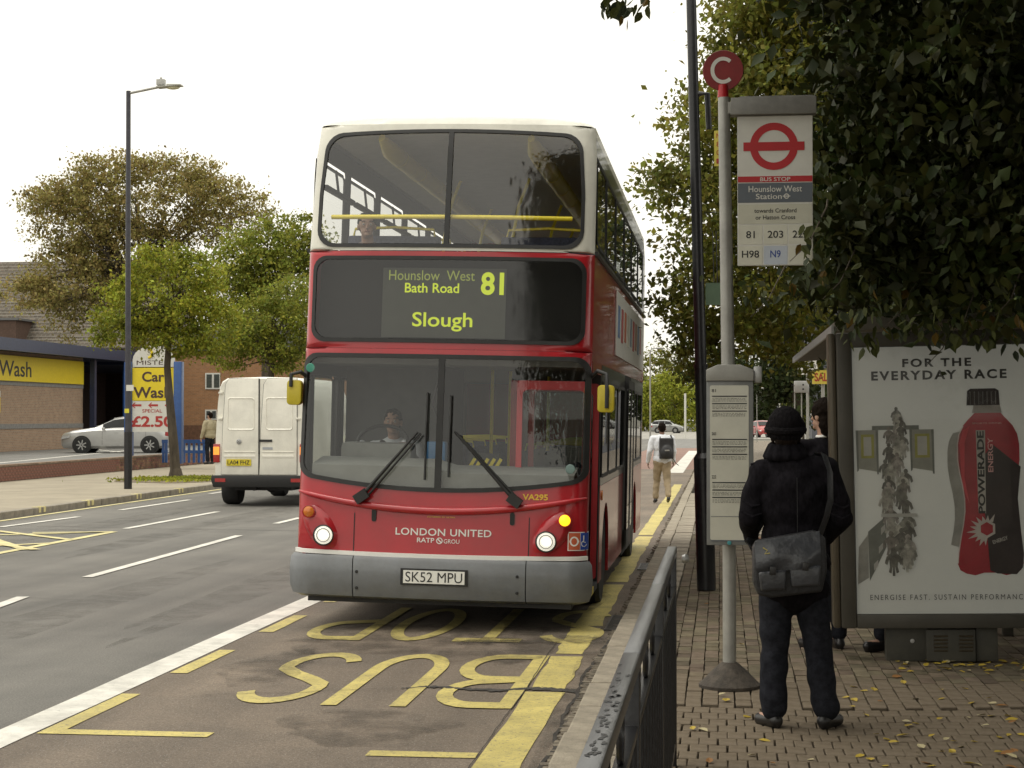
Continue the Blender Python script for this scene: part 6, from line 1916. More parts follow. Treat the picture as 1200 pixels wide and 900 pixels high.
# ------------------------------------------------------------------ vehicles
G_car = glass('car_glass', (.18, .2, .2), .08)
def car(name, label, loc, rotz, paint, L=4.6, Wd=.88, st=None, spoke=10, plate=None, k=1.0):
    root = thing(name, label, 'car', loc, (0, 0, rotz))
    # stations: x, z_low, belt, roof, half width, roof half width   (x runs front to back)
    st = st or [(0, .30, .66, .68, .70, .55), (.10, .2, .76, .79, .80, .66), (.45, .18, .85, .90, .87, .72), (.95, .18, .91, .97, .88, .75), (1.35, .18, .95, 1.02, .88, .76),
                (2.1, .18, .98, 1.40, .88, .60), (2.6, .18, .99, 1.47, .88, .60), (3.2, .18, 1.0, 1.46, .88, .60), (3.7, .18, 1.02, 1.36, .88, .58), (4.15, .2, 1.03, 1.08, .87, .70), (4.5, .24, 1.0, 1.04, .82, .70), (4.62, .32, .88, .91, .78, .66)]
    P = []
    for (x, zl, zb, zr, h, rh) in st:
        r = [(h * .86, zl), (h * .97, zl + .10), (h, zl + (zb - zl) * .45), (h * .985, zb - .05), (h * .94, zb), (rh + (h * .94 - rh) * .12, zb + (zr - zb) * .9), (rh * .8, zr + .015 * (zr > 1.1)), (0, zr + .03)]
        ring_ = [(x, y, z) for y, z in r] + [(x, -y, z) for y, z in r[-2::-1]]
        P.append([(q[0] - L / 2, q[1], q[2]) for q in ring_])
    b = MB(); b.grid(P); n = len(P[0])
    b.add(P[0], [tuple(range(n))]); b.add(P[-1], [tuple(range(n))])
    b.build('body', paint, root, smooth=35, weld=True)
    for s_ in (1, -1):
        cab = [i for i, q in enumerate(st) if q[3] - q[2] > .2]
        segs = [(cab[0] - 1, cab[0], .45, 0), (cab[0], cab[0] + 1, 0, 0), (cab[1], cab[2], .06, 0), (cab[2], cab[3], .06, 0), (cab[-1], cab[-1] + 1, 0, .55)]
        for (i, j, ca, cb_) in segs:
            def pt_(idx, t, frac):
                x, zl, zb, zr, h, rh = st[idx]
                z = zb + (zr - zb) * t; y = h * .94 + (rh + (h * .94 - rh) * .12 - h * .94) * t / .9
                return Vector((x - L / 2, s_ * (y + .008), z))
            A = [pt_(i, .10, 0).lerp(pt_(j, .10, 0), ca), pt_(i, .10, 0).lerp(pt_(j, .10, 0), 1 - cb_), pt_(i, .84, 0).lerp(pt_(j, .84, 0), 1 - cb_), pt_(i, .84, 0).lerp(pt_(j, .84, 0), ca)]
            b = MB(); b.add(A, [(0, 1, 2, 3)]); b.build('side_window', M_glassdark, root, smooth=0, fix=False)
    cab = [i for i, q in enumerate(st) if q[3] - q[2] > .2]
    for (i, j, nm) in ((cab[0] - 1, cab[0], 'windscreen'), (cab[-1], cab[-1] + 1, 'rear_window')):
        A = []
        for idx, t in ((i, .08), (j, .94)):
            x = st[i][0] + (st[j][0] - st[i][0]) * t; z = st[i][3] + (st[j][3] - st[i][3]) * t; rh = st[i][5] + (st[j][5] - st[i][5]) * t
            A.append((x - L / 2, rh, z + .045)); A.append((x - L / 2, -rh, z + .045))
        b = MB(); b.add([A[0], A[1], A[3], A[2]], [(0, 1, 2, 3)]); b.build(nm, M_glassdark, root, smooth=0, fix=False)
    for s_ in (1, -1):
        b = MB(); x = -L / 2; b.prism([(x + .02, .56), (x + .35, .62), (x + .42, .72), (x + .08, .66)], 'xz', s_ * (.70), s_ * .862); b.build('headlight', M_lampclear, root, smooth=0)
        b = MB(); x = L / 2; b.prism([(x - .02, .66), (x - .42, .70), (x - .40, .86), (x - .06, .82)], 'xz', s_ * (.66), s_ * .86); b.build('tail_light', M_lampred, root, smooth=0)
        b = MB(); b.box((-.55 * L / 4.6, s_ * .95, .98), (.12, .16, .11)); b.build('door_mirror', paint, root, bevel=.02)
        b = MB(); b.bb(-L / 2 + .95, L / 2 - .9, s_ * .872 - .01, s_ * .872 + .012, .30, .335); b.build('sill_trim', M_alu, root, smooth=0)
        for x in (-.15, .75):
            b = MB(); b.bb(x, x + .16, s_ * .872 - .01, s_ * .872 + .022, .80, .83); b.build('door_handle', M_alu, root, smooth=0)
        b = MB()
        for x in (-.62, .30, 1.12): b.bb(x - .004, x + .004, s_ * .875 - .004, s_ * .875 + .009, .34, .86)
        b.build('door_gap', M_blk, root, smooth=0)
        for wx in (-L / 2 + .86, L / 2 - 1.02):
            b = MB(); b.cyl((wx, s_ * .60, .33), (wx, s_ * .893, .33), .375, n=26); b.build('wheel_arch', M_blk, root)
            w_ = wheel_tree(root, 0, 0, 0, .325, .21, s_, M_alu, spokes=spoke)
            w_.rotation_euler = (0, 0, R(90)); w_.location = (wx, s_ * .81, .325)
            if s_ > 0: pass
            w_.rotation_euler = (0, 0, R(90))
    b = MB(); b.bb(-L / 2 - .015, -L / 2 + .05, -.45, .45, .42, .56); b.build('grille', M_blk, root, smooth=0)
    b = MB(); b.bb(L / 2 + .0, L / 2 + .03, -.26, .26, .55, .66); b.build('number_plate', M_cwy, root, smooth=0)
    root.scale = (k, k, k)
    return root
M_glassdark = mat('car_window', (.012, .013, .013), rough=.08, var=.2, spec=.3)
M_lampclear = mat('lamp_clear', (.5, .5, .5), rough=.1, var=.1, metal=.5, coat=.8)
M_lampred = mat('lamp_red', (.35, .015, .015), rough=.2, var=.1, coat=.8)
def paint(n, c, metal=.3): return mat(n, c, rough=.32, metal=metal, var=.05, scale=2, coat=.7, dirt=.08)
k = 75.5
a = gp(146, 530.5, .3); a = at(143, 530, (Vector((a.x, a.y, .3)) - Vector((0, 0, CAMZ))).dot(CF))
car('silver_car', 'silver saloon car parked at the car wash behind the price sign', (a.x, a.y, .3), R(8), paint('paint_silver', (.46, .46, .45), .5), spoke=7, k=1.07)
HB = [(0, .32, .62, .64, .68, .55), (.12, .22, .70, .74, .80, .66), (.45, .2, .84, .88, .87, .72), (.9, .2, .92, 1.0, .88, .72), (1.55, .2, .96, 1.42, .88, .6), (2.1, .2, .97, 1.50, .88, .6), (2.8, .2, .98, 1.49, .88, .6), (3.4, .2, 1.0, 1.42, .88, .58), (3.85, .24, .98, 1.06, .84, .66), (3.95, .34, .80, .84, .80, .66)]
a = at(782, 507, 203)
car('parked_car', 'light grey hatchback seen beyond the walking man in the white shirt', (a.x, a.y, 0), R(170), paint('paint_grey', (.28, .285, .28)), L=3.95, st=HB)
a = at(811, 500, 232)
car('parked_car', 'small pale car just left of the black lamp column', (a.x, a.y, 0), R(176), paint('paint_pale', (.5, .5, .48)), L=3.95, st=HB)
a = at(894, 503, 160)
car('red_car', 'red hatchback behind the man in the knitted hat', (a.x, a.y, 0.02), R(105), paint('paint_red', (.33, .03, .03), .1), L=3.95, st=HB)

# white van
D = 36.1; a = at(304.5, 489, D)
van = thing('white_van', 'white high roof panel van seen from behind beside the bus', 'van', (a.x, a.y, 0))
M_van = mat('van_white', (.80, .78, .69), rough=.35, var=.05, scale=2, coat=.4, dirt=.24)
def vsec(y, s_=1.0, zt=2.68, lo=.55):
    h = .965 * s_
    return [(-h, y, lo), (-h, y, .95), (-h * .985, y, 1.5), (-h * .94, y, 2.15), (-h * .90, y, zt - .22), (-h * .84, y, zt - .09), (-h * .72, y, zt - .02), (0, y, zt), (h * .72, y, zt - .02), (h * .84, y, zt - .09), (h * .90, y, zt - .22), (h * .94, y, 2.15), (h * .985, y, 1.5), (h, y, .95), (h, y, lo)]
b = MB(); secs = [vsec(0, .975, 2.64), vsec(.05, .995, 2.67), vsec(.3), vsec(3.9), vsec(4.4, .98, 2.55), vsec(4.9, .95, 1.9), vsec(5.2, .93, 1.45), vsec(5.9, .90, 1.2), vsec(6.0, .86, 1.0)]
b.grid(secs); b.add(secs[0], [tuple(range(15))]); b.add(secs[-1], [tuple(range(15))])
b.build('body', M_van, van, smooth=35)
def VX(cx): return (240 + cx / 5.29 - 304.5) / (FPX / D)
def VZ(cy): return CAMZ + (489 - (430 + cy / 5.29)) / (FPX / D)
for (x0, x1) in ((VX(98), VX(334)), (VX(341), VX(577))):
    dz0, dz1 = VZ(668), VZ(72)
    top = [(x0, dz0), (x1, dz0), (x1, dz1), (x0 + .0, dz1)]
    s_ = 1 if x0 > 0 else -1
    if s_ < 0: top = [(x0, dz0), (x1, dz0), (x1, dz1), (x0 + .16, dz1), (x0 + .09, dz1 - .12), (x0 + .03, 1.6)]
    else: top = [(x0, dz0), (x1, dz0), (x1 - .03, 1.6), (x1 - .09, dz1 - .12), (x1 - .16, dz1), (x0, dz1)]
    b = MB(); b.tube([(p[0], -.006, p[1]) for p in top], .011, 6, closed=True); b.build('door_seal', M_rub, van)
    b = MB(); b.prism(top, 'xz', -.03, -.001); dr = b.build('rear_door', M_van, van, bevel=.008)
    for (cy0, cy1) in ((190, 392), (524, 528), (545, 562)):
        z0, z1 = VZ(cy1), VZ(cy0)
        if z1 - z0 > .2:
            b = MB()
            A = rrect(x0 + .13, x1 - .08, z0, z1, .05)
            ring(b, lambda p, q, o: (p, -.031 - o, q), A, inset(A, .025), 0, 1)
            rows = [[(p[0], -.0305, p[1]) for p in A], [(p[0], -.045, p[1]) for p in inset(A, .012)], [(p[0], -.0305, p[1]) for p in inset(A, .028)]]
            b = MB(); b.grid([r + [r[0]] for r in rows]); b.build('pressed_panel', M_van, dr)
        else:
            b = MB(); b.box(((x0 + x1) / 2, -.033, (z0 + z1) / 2), (x1 - x0 - .12, .016, max(.02, (z1 - z0)))); b.build('pressed_ridge', M_van, dr, bevel=.005)
b = MB(); b.bb(VX(334) + .001, VX(341) - .001, -.012, -.0005, VZ(668), VZ(72)); b.build('door_seam', M_blk, van, smooth=0)
b = MB(); b.bb(VX(133), VX(290), -.055, -.040, VZ(612), VZ(572)); vp = b.build('number_plate', mat('plate_rear', (.62, .50, .02), rough=.4, var=.04), van, smooth=0)
lettering('LA04 FHZ', M_blk, vp, ((VX(133) + VX(290)) / 2, -.058, VZ(592)), .47, .085, bold=.01)
b = MB(); b.lathe([(.055, 0), (.055, -.008), (.045, -.012)], (VX(212), -.035, VZ(463)), 'y', 18); em = b.build('round_emblem', M_alu, van)
for pts in ([(-.030, .030), (0, -.002), (.030, .030)], [(-.035, .005), (-.018, -.032), (0, .0), (.018, -.032), (.035, .005)]):
    v, f = ribbon(pts, .009); b = MB(); b.add([(VX(212) + p[0], -.049, VZ(463) + p[1]) for p in v], f); b.build('emblem_stroke', M_blk, em, smooth=0, fix=False)
b = MB(); b.bb(VX(340), VX(422), -.055, -.031, VZ(464), VZ(450)); b.build('door_handle', M_blk, van, smooth=0)
b = MB(); b.bb(VX(362), VX(425), -.038, -.031, VZ(512), VZ(497)); b.build('badge', mat('badge', (.4, .42, .45), rough=.3, metal=.5), van, smooth=0)
for s_ in (-1, 1):
    x = VX(67) * (1 if s_ < 0 else -1)
    b = MB(); b.bb(x - .065, x + .07, -.035, .12, VZ(592), VZ(478)); tl = b.build('tail_light', M_lampred, van, bevel=.01)
    b = MB(); b.bb(x - .060, x + .065, -.042, -.036, VZ(545), VZ(495)); b.build('indicator_lens', mat('orange_lit', (.8, .25, .03), rough=.3, emis=(1, .35, .05), estr=.8), tl, smooth=0)
    for cz in (160, 320):
        b = MB(); xx = VX(95) if s_ < 0 else -VX(95); b.bb(xx - .05, xx + .04, -.045, .02, VZ(cz + 6), VZ(cz - 6)); b.build('hinge', M_van, van, bevel=.005)
b = MB(); b.prism([(-.99, VZ(672)), (.99, VZ(672)), (1.0, VZ(700)), (.95, VZ(745)), (-.95, VZ(745)), (-1.0, VZ(700))], 'xz', -.13, .05); b.build('rear_bumper', M_blk, van, bevel=.02)
for s_ in (-1, 1):
    b = MB(); b.bb(s_ * .80 - .11, s_ * .80 + .11, -.138, -.131, VZ(712), VZ(690)); b.build('reflector', M_lampred, van, smooth=0)
b = MB(); b.bb(-.6, .6, .3, 5, .32, .56); b.cyl((-.15, .1, .36), (-.15, 1.2, .36), .04); b.build('underbody', M_dark, van)
b = MB(); b.lathe([(.0, .02), (.1, 0), (.13, .05), (.1, .14), (0, .16)], (0, .9, .38), 'y', 14); b.build('differential', M_dark, van)
for y in (1.0, 4.9):
    for s_ in (-1, 1): wheel_tree(van, s_ * .84, y, .34, .34, .34, s_, M_alu)
for s_ in (-1, 1):
    b = MB(); b.box((s_ * 1.13, 4.6, 1.75), (.2, .1, .4)); b.build('door_mirror', M_blk, van, bevel=.03)

# ------------------------------------------------------------------ people
def V(*a): return Vector(a)
def hand(prims, wrist, d, palm_n, side=1, curl=.5, s=1.0):
    """five unequal fingers with knuckle bends and a thumb leaving the side of the palm"""
    d = Vector(d).normalized(); n = Vector(palm_n); n = (n - d * n.dot(d)).normalized(); t = d.cross(n) * side
    w = Vector(wrist)
    for k in (-1.2, -.4, .4, 1.2):
        prims.append(('c', w + d * .01 * s + t * .010 * k * s, w + d * .085 * s + t * .017 * k * s, .013 * s, .012 * s))
    L = [.068, .078, .073, .056]
    for i, k in enumerate((-1.5, -.5, .5, 1.5)):
        a = w + d * .085 * s + t * .0195 * k * s
        d1 = (d + n * curl * .5).normalized(); b_ = a + d1 * L[i] * .45 * s
        d2 = (d + n * curl * 1.4).normalized(); c_ = b_ + d2 * L[i] * .32 * s
        d3 = (d + n * curl * 2.6).normalized(); e = c_ + d3 * L[i] * .25 * s
        prims += [('c', a, b_, .0092 * s, .0088 * s), ('c', b_, c_, .0088 * s, .008 * s), ('c', c_, e, .008 * s, .007 * s)]
    a = w + d * .025 * s - t * .024 * s; b_ = a + (d * .6 - t * .6 + n * .2).normalized() * .04 * s; c_ = b_ + (d + n * .5 - t * .1).normalized() * .035 * s
    prims += [('c', a, b_, .012 * s, .010 * s), ('c', b_, c_, .010 * s, .0085 * s)]
def head_prims(h, f, up=V(0, 0, 1), s=1.0):
    f = Vector(f).normalized(); r = f.cross(up).normalized(); h = Vector(h)
    ang = math.atan2(-f.x, f.y)
    P = [('e', h + up * .025 * s, (.077 * s, .094 * s, .095 * s), (0, 0, ang)), ('e', h + f * .025 * s - up * .05 * s, (.056 * s, .062 * s, .068 * s), (0, 0, ang)),
         ('c', h + f * .082 * s + up * .012 * s, h + f * .105 * s - up * .025 * s, .010 * s, .014 * s), ('e', h + f * .078 * s - up * .085 * s, (.024 * s, .018 * s, .018 * s), (0, 0, ang)),
         ('e', h + f * .086 * s - up * .057 * s, (.024 * s, .012 * s, .009 * s), (0, 0, ang)), ('e', h + f * .082 * s + up * .032 * s, (.05 * s, .014 * s, .010 * s), (0, 0, ang))]
    for k in (-1, 1): P.append(('e', h + r * .078 * k * s - f * .005 * s - up * .01 * s, (.012 * s, .022 * s, .032 * s), (0, 0, ang)))
    return P
def face(root, h, f, skin_dark, s=1.0):
    f = Vector(f).normalized(); up = V(0, 0, 1); r = f.cross(up).normalized(); h = Vector(h)
    for k in (-1, 1):
        b = MB(); b.ell(h + r * .032 * k * s + f * .083 * s + up * .008 * s, (.012 * s,) * 3, None, 10); b.build('eye', mat('eye_white', (.6, .58, .55), rough=.2), root)
        b = MB(); b.ell(h + r * .032 * k * s + f * .0925 * s + up * .008 * s, (.0055 * s,) * 3, None, 8); b.build('pupil', M_blk, root)
        b = MB(); b.tube([h + r * (.018 * k) * s + f * .094 * s + up * .034 * s, h + r * (.034 * k) * s + f * .092 * s + up * .038 * s, h + r * (.05 * k) * s + f * .08 * s + up * .033 * s], .004 * s, 5); b.build('eyebrow', skin_dark, root)
    b = MB(); b.tube([h + r * -.022 * s + f * .088 * s - up * .056 * s, h + f * .098 * s - up * .057 * s, h + r * .022 * s + f * .088 * s - up * .056 * s], .0045 * s, 6); b.build('mouth', mat('lips', (.32, .12, .1), rough=.5), root)
def person(label, loc, rotz, J, skin, top, legs, shoe, hair, hairstyle='short', group=None, vox=.008, top_r=1.0, hem=None, leg_r=1.0, facedir=(0, 1, 0), face_on=True, topdisp=.006):
    root = thing('person', label, 'person', loc, (0, 0, rotz), group)
    h = Vector(J['head'])
    fd = Vector(facedir)
    B = head_prims(h, fd)
    nk = Vector(J['neck'])
    B += [('c', h - V(0, 0, .05), nk, .052, .058)]
    sl_, sr = Vector(J['sh'][0]), Vector(J['sh'][1]); hp = Vector(J['hip'])
    mid = (sl_ + sr) / 2
    B += [('c', sl_, sr, .055, .055), ('c', nk, mid, .06, .08)]
    ch = mid.lerp(hp, .35)
    B += [('e', mid.lerp(hp, .28), (.155, .105, .20)), ('e', mid.lerp(hp, .72), (.14, .10, .20)), ('e', hp, (.165, .115, .13))]
    hd = J.get('hand', [((0, .2, -1), (1, 0, 0))] * 2)
    for i in (0, 1):
        s_ = Vector(J['sh'][i]); e = Vector(J['el'][i]); w = Vector(J['wr'][i]); k_ = Vector(J['kn'][i]); an = Vector(J['an'][i]); t = Vector(J['toe'][i])
        hj = hp + V(-.09 if i == 0 else .09, 0, -.02)
        B += [('c', s_, e, .050, .040), ('c', e, w, .042, .027), ('c', hj, k_, .085, .056), ('c', k_, an, .055, .038), ('c', an - V(0, 0, .03), t + V(0, 0, .02), .035, .028)]
        hand(B, w + (w - e).normalized() * .012, hd[i][0], hd[i][1], 1 if i == 0 else -1)
    blob('body', B, skin, root, .0065, 3)
    T = [('e', mid.lerp(hp, .28), (.185 * top_r, .135 * top_r, .24)), ('e', mid.lerp(hp, .72), (.165 * top_r, .125 * top_r, .22)), ('c', sl_, sr, .07 * top_r, .07 * top_r), ('c', nk - V(0, 0, .03), mid, .068, .10 * top_r), ('e', hp + V(0, 0, .03), (.18 * top_r, .135 * top_r, .13))]
    if hem: T += [('c', hp, hp + V(0, 0, -hem), .16 * top_r, .17 * top_r, (1.1, .80))]
    for i in (0, 1):
        s_ = Vector(J['sh'][i]); e = Vector(J['el'][i]); w = Vector(J['wr'][i])
        T += [('c', s_, e, .068 * top_r, .056 * top_r), ('c', e, w, .055 * top_r, .042 * top_r)]
    blob('top', T, top, root, .010, 5, topdisp, 17)
    Lg = [('e', hp, (.175, .125, .13))]
    Sh = []
    for i in (0, 1):
        k_ = Vector(J['kn'][i]); an = Vector(J['an'][i]); t = Vector(J['toe'][i]); hj = hp + V(-.085 if i == 0 else .085, 0, -.03)
        Lg += [('c', hj, k_, .098 * leg_r, .070 * leg_r), ('c', k_, an + V(0, 0, .03), .067 * leg_r, (.058 if leg_r < 1.11 else .066) * leg_r)]
        d = (t - an); d.z = 0; d.normalize()
        Sh += [('c', V(an.x, an.y, an.z - .04) - d * .03, t + V(0, 0, .012), .040, .036), ('e', V(an.x, an.y, an.z - .01), (.042, .046, .04)), ('c', V(an.x, an.y, an.z - .065) - d * .04, V(t.x, t.y, an.z - .07), .022, .026)]
    blob('trousers', Lg, legs, root, .010, 4, .008, 19)
    hh = len(Sh) // 2
    for q in (Sh[:hh], Sh[hh:]): blob('shoe', q, shoe, root, .008, 3)
    f = fd.normalized()
    if hairstyle == 'short':
        H = [('e', h + V(0, 0, .040) - f * .014, (.086, .098, .092), (0, 0, math.atan2(-f.x, f.y))), ('e', h - f * .045 - V(0, 0, .005), (.075, .055, .075), (0, 0, math.atan2(-f.x, f.y)))]
    elif hairstyle == 'long':
        H = [('e', h + V(0, 0, .035) - f * .018, (.098, .108, .102), (0, 0, math.atan2(-f.x, f.y))), ('e', h - f * .055 - V(0, 0, .05), (.092, .065, .12), (0, 0, math.atan2(-f.x, f.y)))]
    else:
        H = [('e', h + V(0, 0, .045) - f * .012, (.098, .112, .100), (0, 0, 0)), ('e', h - f * .04 + V(0, 0, .0), (.094, .080, .075), (0, 0, 0)), ('c', h + V(-.04, -.02, .02), h + V(.04, -.02, .02), .075, .075)]
    blob('hair' if hairstyle != 'hat' else 'knitted_hat', H, hair, root, .008, 2, .006 if hairstyle != 'hat' else .002, 60)
    if face_on: face(root, h, f, hair)
    return root
M_skin = mat('skin', (.42, .25, .18), rough=.5, var=.08, scale=12)
M_skin2 = mat('skin_dark', (.16, .08, .05), rough=.5, var=.08)
M_coat = mat('coat_black', (.009, .008, .010), rough=.95, var=.4, scale=30, bump=1.0, bscale=9, stretch=(1.6, 1, .8), spec=.08)
M_trou = mat('trousers_dark', (.018, .019, .024), rough=.95, var=.3, scale=25, bump=.6, bscale=6, stretch=(1, 1, 1.2), spec=.08)
M_shoe = mat('shoe_black', (.014, .013, .013), rough=.35, var=.2)
M_knit = mat('knit_black', (.010, .009, .010), rough=.95, var=.4, scale=80, bump=1, bscale=90, stretch=(1, 1, .35), spec=.05)

# man waiting at the stop, seen from behind
a = at(931, 852, 9.75)
X = lambda u: (u - 931) / 210.3
Z = lambda v: (852 - v) / 210.3
J = dict(head=(X(922), .03, Z(507)), neck=(X(925), .0, Z(540)), sh=[(X(893), 0, Z(556)), (X(969), 0, Z(552))], el=[(X(878), -.03, Z(607)), (X(986), -.03, Z(607))],
         wr=[(X(884), .20, Z(634)), (X(972), .20, Z(636))], hip=(X(931), 0, Z(668)), kn=[(X(908), .0, Z(757)), (X(958), .0, Z(757))], an=[(X(906), -.02, Z(836)), (X(967), -.02, Z(836))],
         toe=[(X(893), .11, Z(850)), (X(984), .10, Z(850))], hand=[((.55, .75, -.15), (0, -.1, -1)), ((-.55, .75, -.15), (0, -.1, -1))])
man = person('man in black knitted hat and coat seen from behind with a shoulder bag', (a.x, a.y, .12), R(4), J, M_skin, M_coat, M_trou, M_shoe, M_knit, 'hat', top_r=1.12, hem=.10, leg_r=1.16, face_on=True, topdisp=.010)
# stand-up collar, epaulette, shape of the coat
B = [('c', V(X(922) + .082 * math.cos(t), .01 + .075 * math.sin(t), Z(524) + .010 * math.sin(t)), V(X(922) + .095 * math.cos(t), .01 + .085 * math.sin(t), Z(536)), .022, .034) for t in np.linspace(0, 6.28, 13)]
blob('coat_collar', B, M_coat, man, .010, 4)
hh_ = V(X(922), .03, Z(507))
b = MB(); b.tube([hh_ + V(.100 * math.cos(t), .114 * math.sin(t) - .012, .012 + .012 * math.sin(t)) for t in np.linspace(0, 2 * math.pi, 33)[:-1]], .020, 8, closed=True, flat=1.0); b.build('hat_turn_up', M_knit, man)
blob('hair', [('e', hh_ + V(0, -.062, -.050), (.066, .036, .050)), ('e', hh_ + V(-.07, -.02, -.03), (.014, .03, .04)), ('e', hh_ + V(.07, -.02, -.03), (.014, .03, .04))], mat('hair_dark', (.012, .008, .006), rough=.9, var=.4, scale=40, spec=.08, bump=1, bscale=70, stretch=(1, 1, .2)), man, .006, 2, .004, 60)
for u0, u1, v0 in ((886, 898, 541),):
    b = MB(); b.box((X(892), .0, Z(543)), (.11, .045, .012), (0, R(-14), 0)); b.build('epaulette', M_coat, man, bevel=.004)
b = MB(); b.tube([V(X(931), -.162, Z(560)), V(X(931), -.175, Z(600)), V(X(931), -.17, Z(640))], .0015, 5); b.build('back_seam', M_blk, man)
# creases in the cloth: elbows, small of the back, behind the knees
for (pts, r_) in (([(870, 588), (880, 594), (890, 592)], .012), ([(868, 600), (880, 606), (892, 602)], .011), ([(974, 590), (986, 596), (994, 592)], .012), ([(972, 602), (985, 608), (996, 602)], .011)):
    b = MB(); b.tube([V(X(u), -.085 - .012 * (i == 1), Z(v)) for i, (u, v) in enumerate(pts)], [r_ * .4, r_, r_ * .4], 8, flat=.5); b.build('sleeve_crease', M_coat, man)
bag = thing('shoulder_bag', 'dark grey messenger bag hanging behind the hip of the man in the knitted hat', 'bag', (a.x, a.y, .12), (0, 0, R(4)))
M_bag = mat('bag_grey', (.036, .038, .044), rough=.34, var=.3, scale=5, bump=1.0, bscale=12, coat=.3)
M_bagd = mat('bag_dark', (.015, .015, .017), rough=.5, var=.3, scale=12, bump=.4, bscale=60)
y0 = -.235
def bagshape(name, pts, yo, th, m, par):
    B_ = []
    n_ = 7
    b = MB(); rows = []
    xs_ = [p[0] for p in pts]; zs_ = [p[1] for p in pts]
    b.prism(pts, 'xz', yo - th, yo); return b.build(name, m, par, bevel=.018, seg=3)
P = lambda L: [(X(u), Z(v)) for u, v in L]
bagshape('bag_body', P([(879, 640), (883, 632), (950, 620), (961, 628), (963, 665), (957, 690), (900, 697), (884, 694), (879, 680)]), -.15, .11, M_bagd, bag)
b = MB(); rows = []
for i in range(15):
    t = i / 14; rows.append([])
    for j in range(13):
        s_ = j / 12
        u = 880 + (s_ * 74) + t * 2; v = (633 - s_ * 13) + t * (34 + s_ * 8)
        yo = -.262 - .035 * math.sin(t * 2.2) * math.sin(.3 + s_ * 2.5) + .008 * math.sin(9 * s_ + 5 * t) * t
        rows[-1].append((X(u), yo, Z(v)))
b.grid(rows); b.build('bag_flap', M_bag, bag, fix=False, smooth=80)
for (u0, u1, v0) in ((884, 916, 667), (919, 955, 662)):
    bagshape('bag_pocket', P([(u0, v0), (u1, v0 - 3), (u1 - 1, v0 + 20), (u0 + 3, v0 + 22)]), -.262, .03, M_bag, bag)
    b = MB(); uc = (u0 + u1) / 2; b.box((X(uc), -.305, Z(v0 - 2)), (.035, .012, .045), (0, R(4), 0)); b.build('buckle', M_shoe, bag, bevel=.003)
v, f = ribbon([(X(889), Z(639)), (X(894), Z(642)), (X(891), Z(646)), (X(897), Z(645))], .006)
b = MB(); b.add([(p[0], -.296, p[1]) for p in v], f); b.build('yellow_mark', mat('mark_yellow', (.45, .38, .1), rough=.5), bag, smooth=0, fix=False)
b = MB()
pts = [V(X(955), -.20, Z(628)), V(X(963), -.212, Z(606)), V(X(968), -.215, Z(585)), V(X(969), -.16, Z(553)), V(X(965), -.06, Z(534)), V(X(961), .03, Z(534)), V(X(940), .14, Z(560)), V(X(905), .19, Z(600)), V(X(880), .10, Z(640)), V(X(881), -.10, Z(645))]
b.tube(pts, .026, 8, flat=.25); b.build('strap', M_bagd, bag)

# second waiting person behind him
a = at(966, 489, 13.0); k = FPX / 13.0
X2 = lambda u: (u - 966) / k
H2 = CAMZ + (489 - 487) / k - .12
J = dict(head=(X2(965), 0, H2), neck=(X2(967), 0, H2 - .15), sh=[(-.19, .02, H2 - .25), (.19, -.02, H2 - .25)], el=[(-.25, .03, H2 - .54), (.26, -.02, H2 - .54)], wr=[(-.22, .16, H2 - .76), (.23, .1, H2 - .78)],
         hip=(0, 0, .93), kn=[(-.10, .02, .5), (.10, .0, .5)], an=[(-.10, -.01, .085), (.10, -.02, .085)], toe=[(-.13, .12, .03), (.12, .12, .03)])
p2 = person('dark haired person in a black coat waiting behind the man in the knitted hat', (a.x, a.y, .12), R(20), J, M_skin, M_coat, M_trou, M_shoe, mat('hair_dark', (.012, .008, .006), rough=.9, var=.4, scale=40, spec=.08, bump=1, bscale=70, stretch=(1, 1, .2)), 'long', top_r=1.1, hem=.2, facedir=(-.5, 1, 0))
b = MB(); b.tube([V(X2(967) + .06 * math.cos(t), .065 * math.sin(t), H2 - .145 + .012 * math.cos(t)) for t in np.linspace(0, 6.28, 17)[:-1]], .012, 6, closed=True); b.build('shirt_collar', M_white, p2)

# seated person in the shelter: one foot shows below the poster panel
a = gp(1018, 764, .12)
J = dict(head=(.0, .62, 1.20), neck=(0, .62, 1.03), sh=[(-.18, .62, .96), (.18, .62, .96)], el=[(-.22, .55, .70), (.22, .55, .70)], wr=[(-.10, .32, .60), (.10, .32, .60)],
         hip=(0, .56, .52), kn=[(-.09, .12, .50), (.09, .12, .50)], an=[(-.07, .06, .09), (.10, .20, .09)], toe=[(-.09, -.07, .035), (.10, .08, .03)], hand=[((.3, -1, -.1), (0, 0, -1)), ((-.3, -1, -.1), (0, 0, -1))])
seated = person('person seated in the shelter, one black shoe showing under the poster panel', (a.x + .10, a.y - .05, .12), R(-50), {k_: v_ for k_, v_ in J.items()}, M_skin, M_coat, M_trou, M_shoe, mat('hair_dark', (.015, .009, .006)), 'long', facedir=(0, -1, 0))
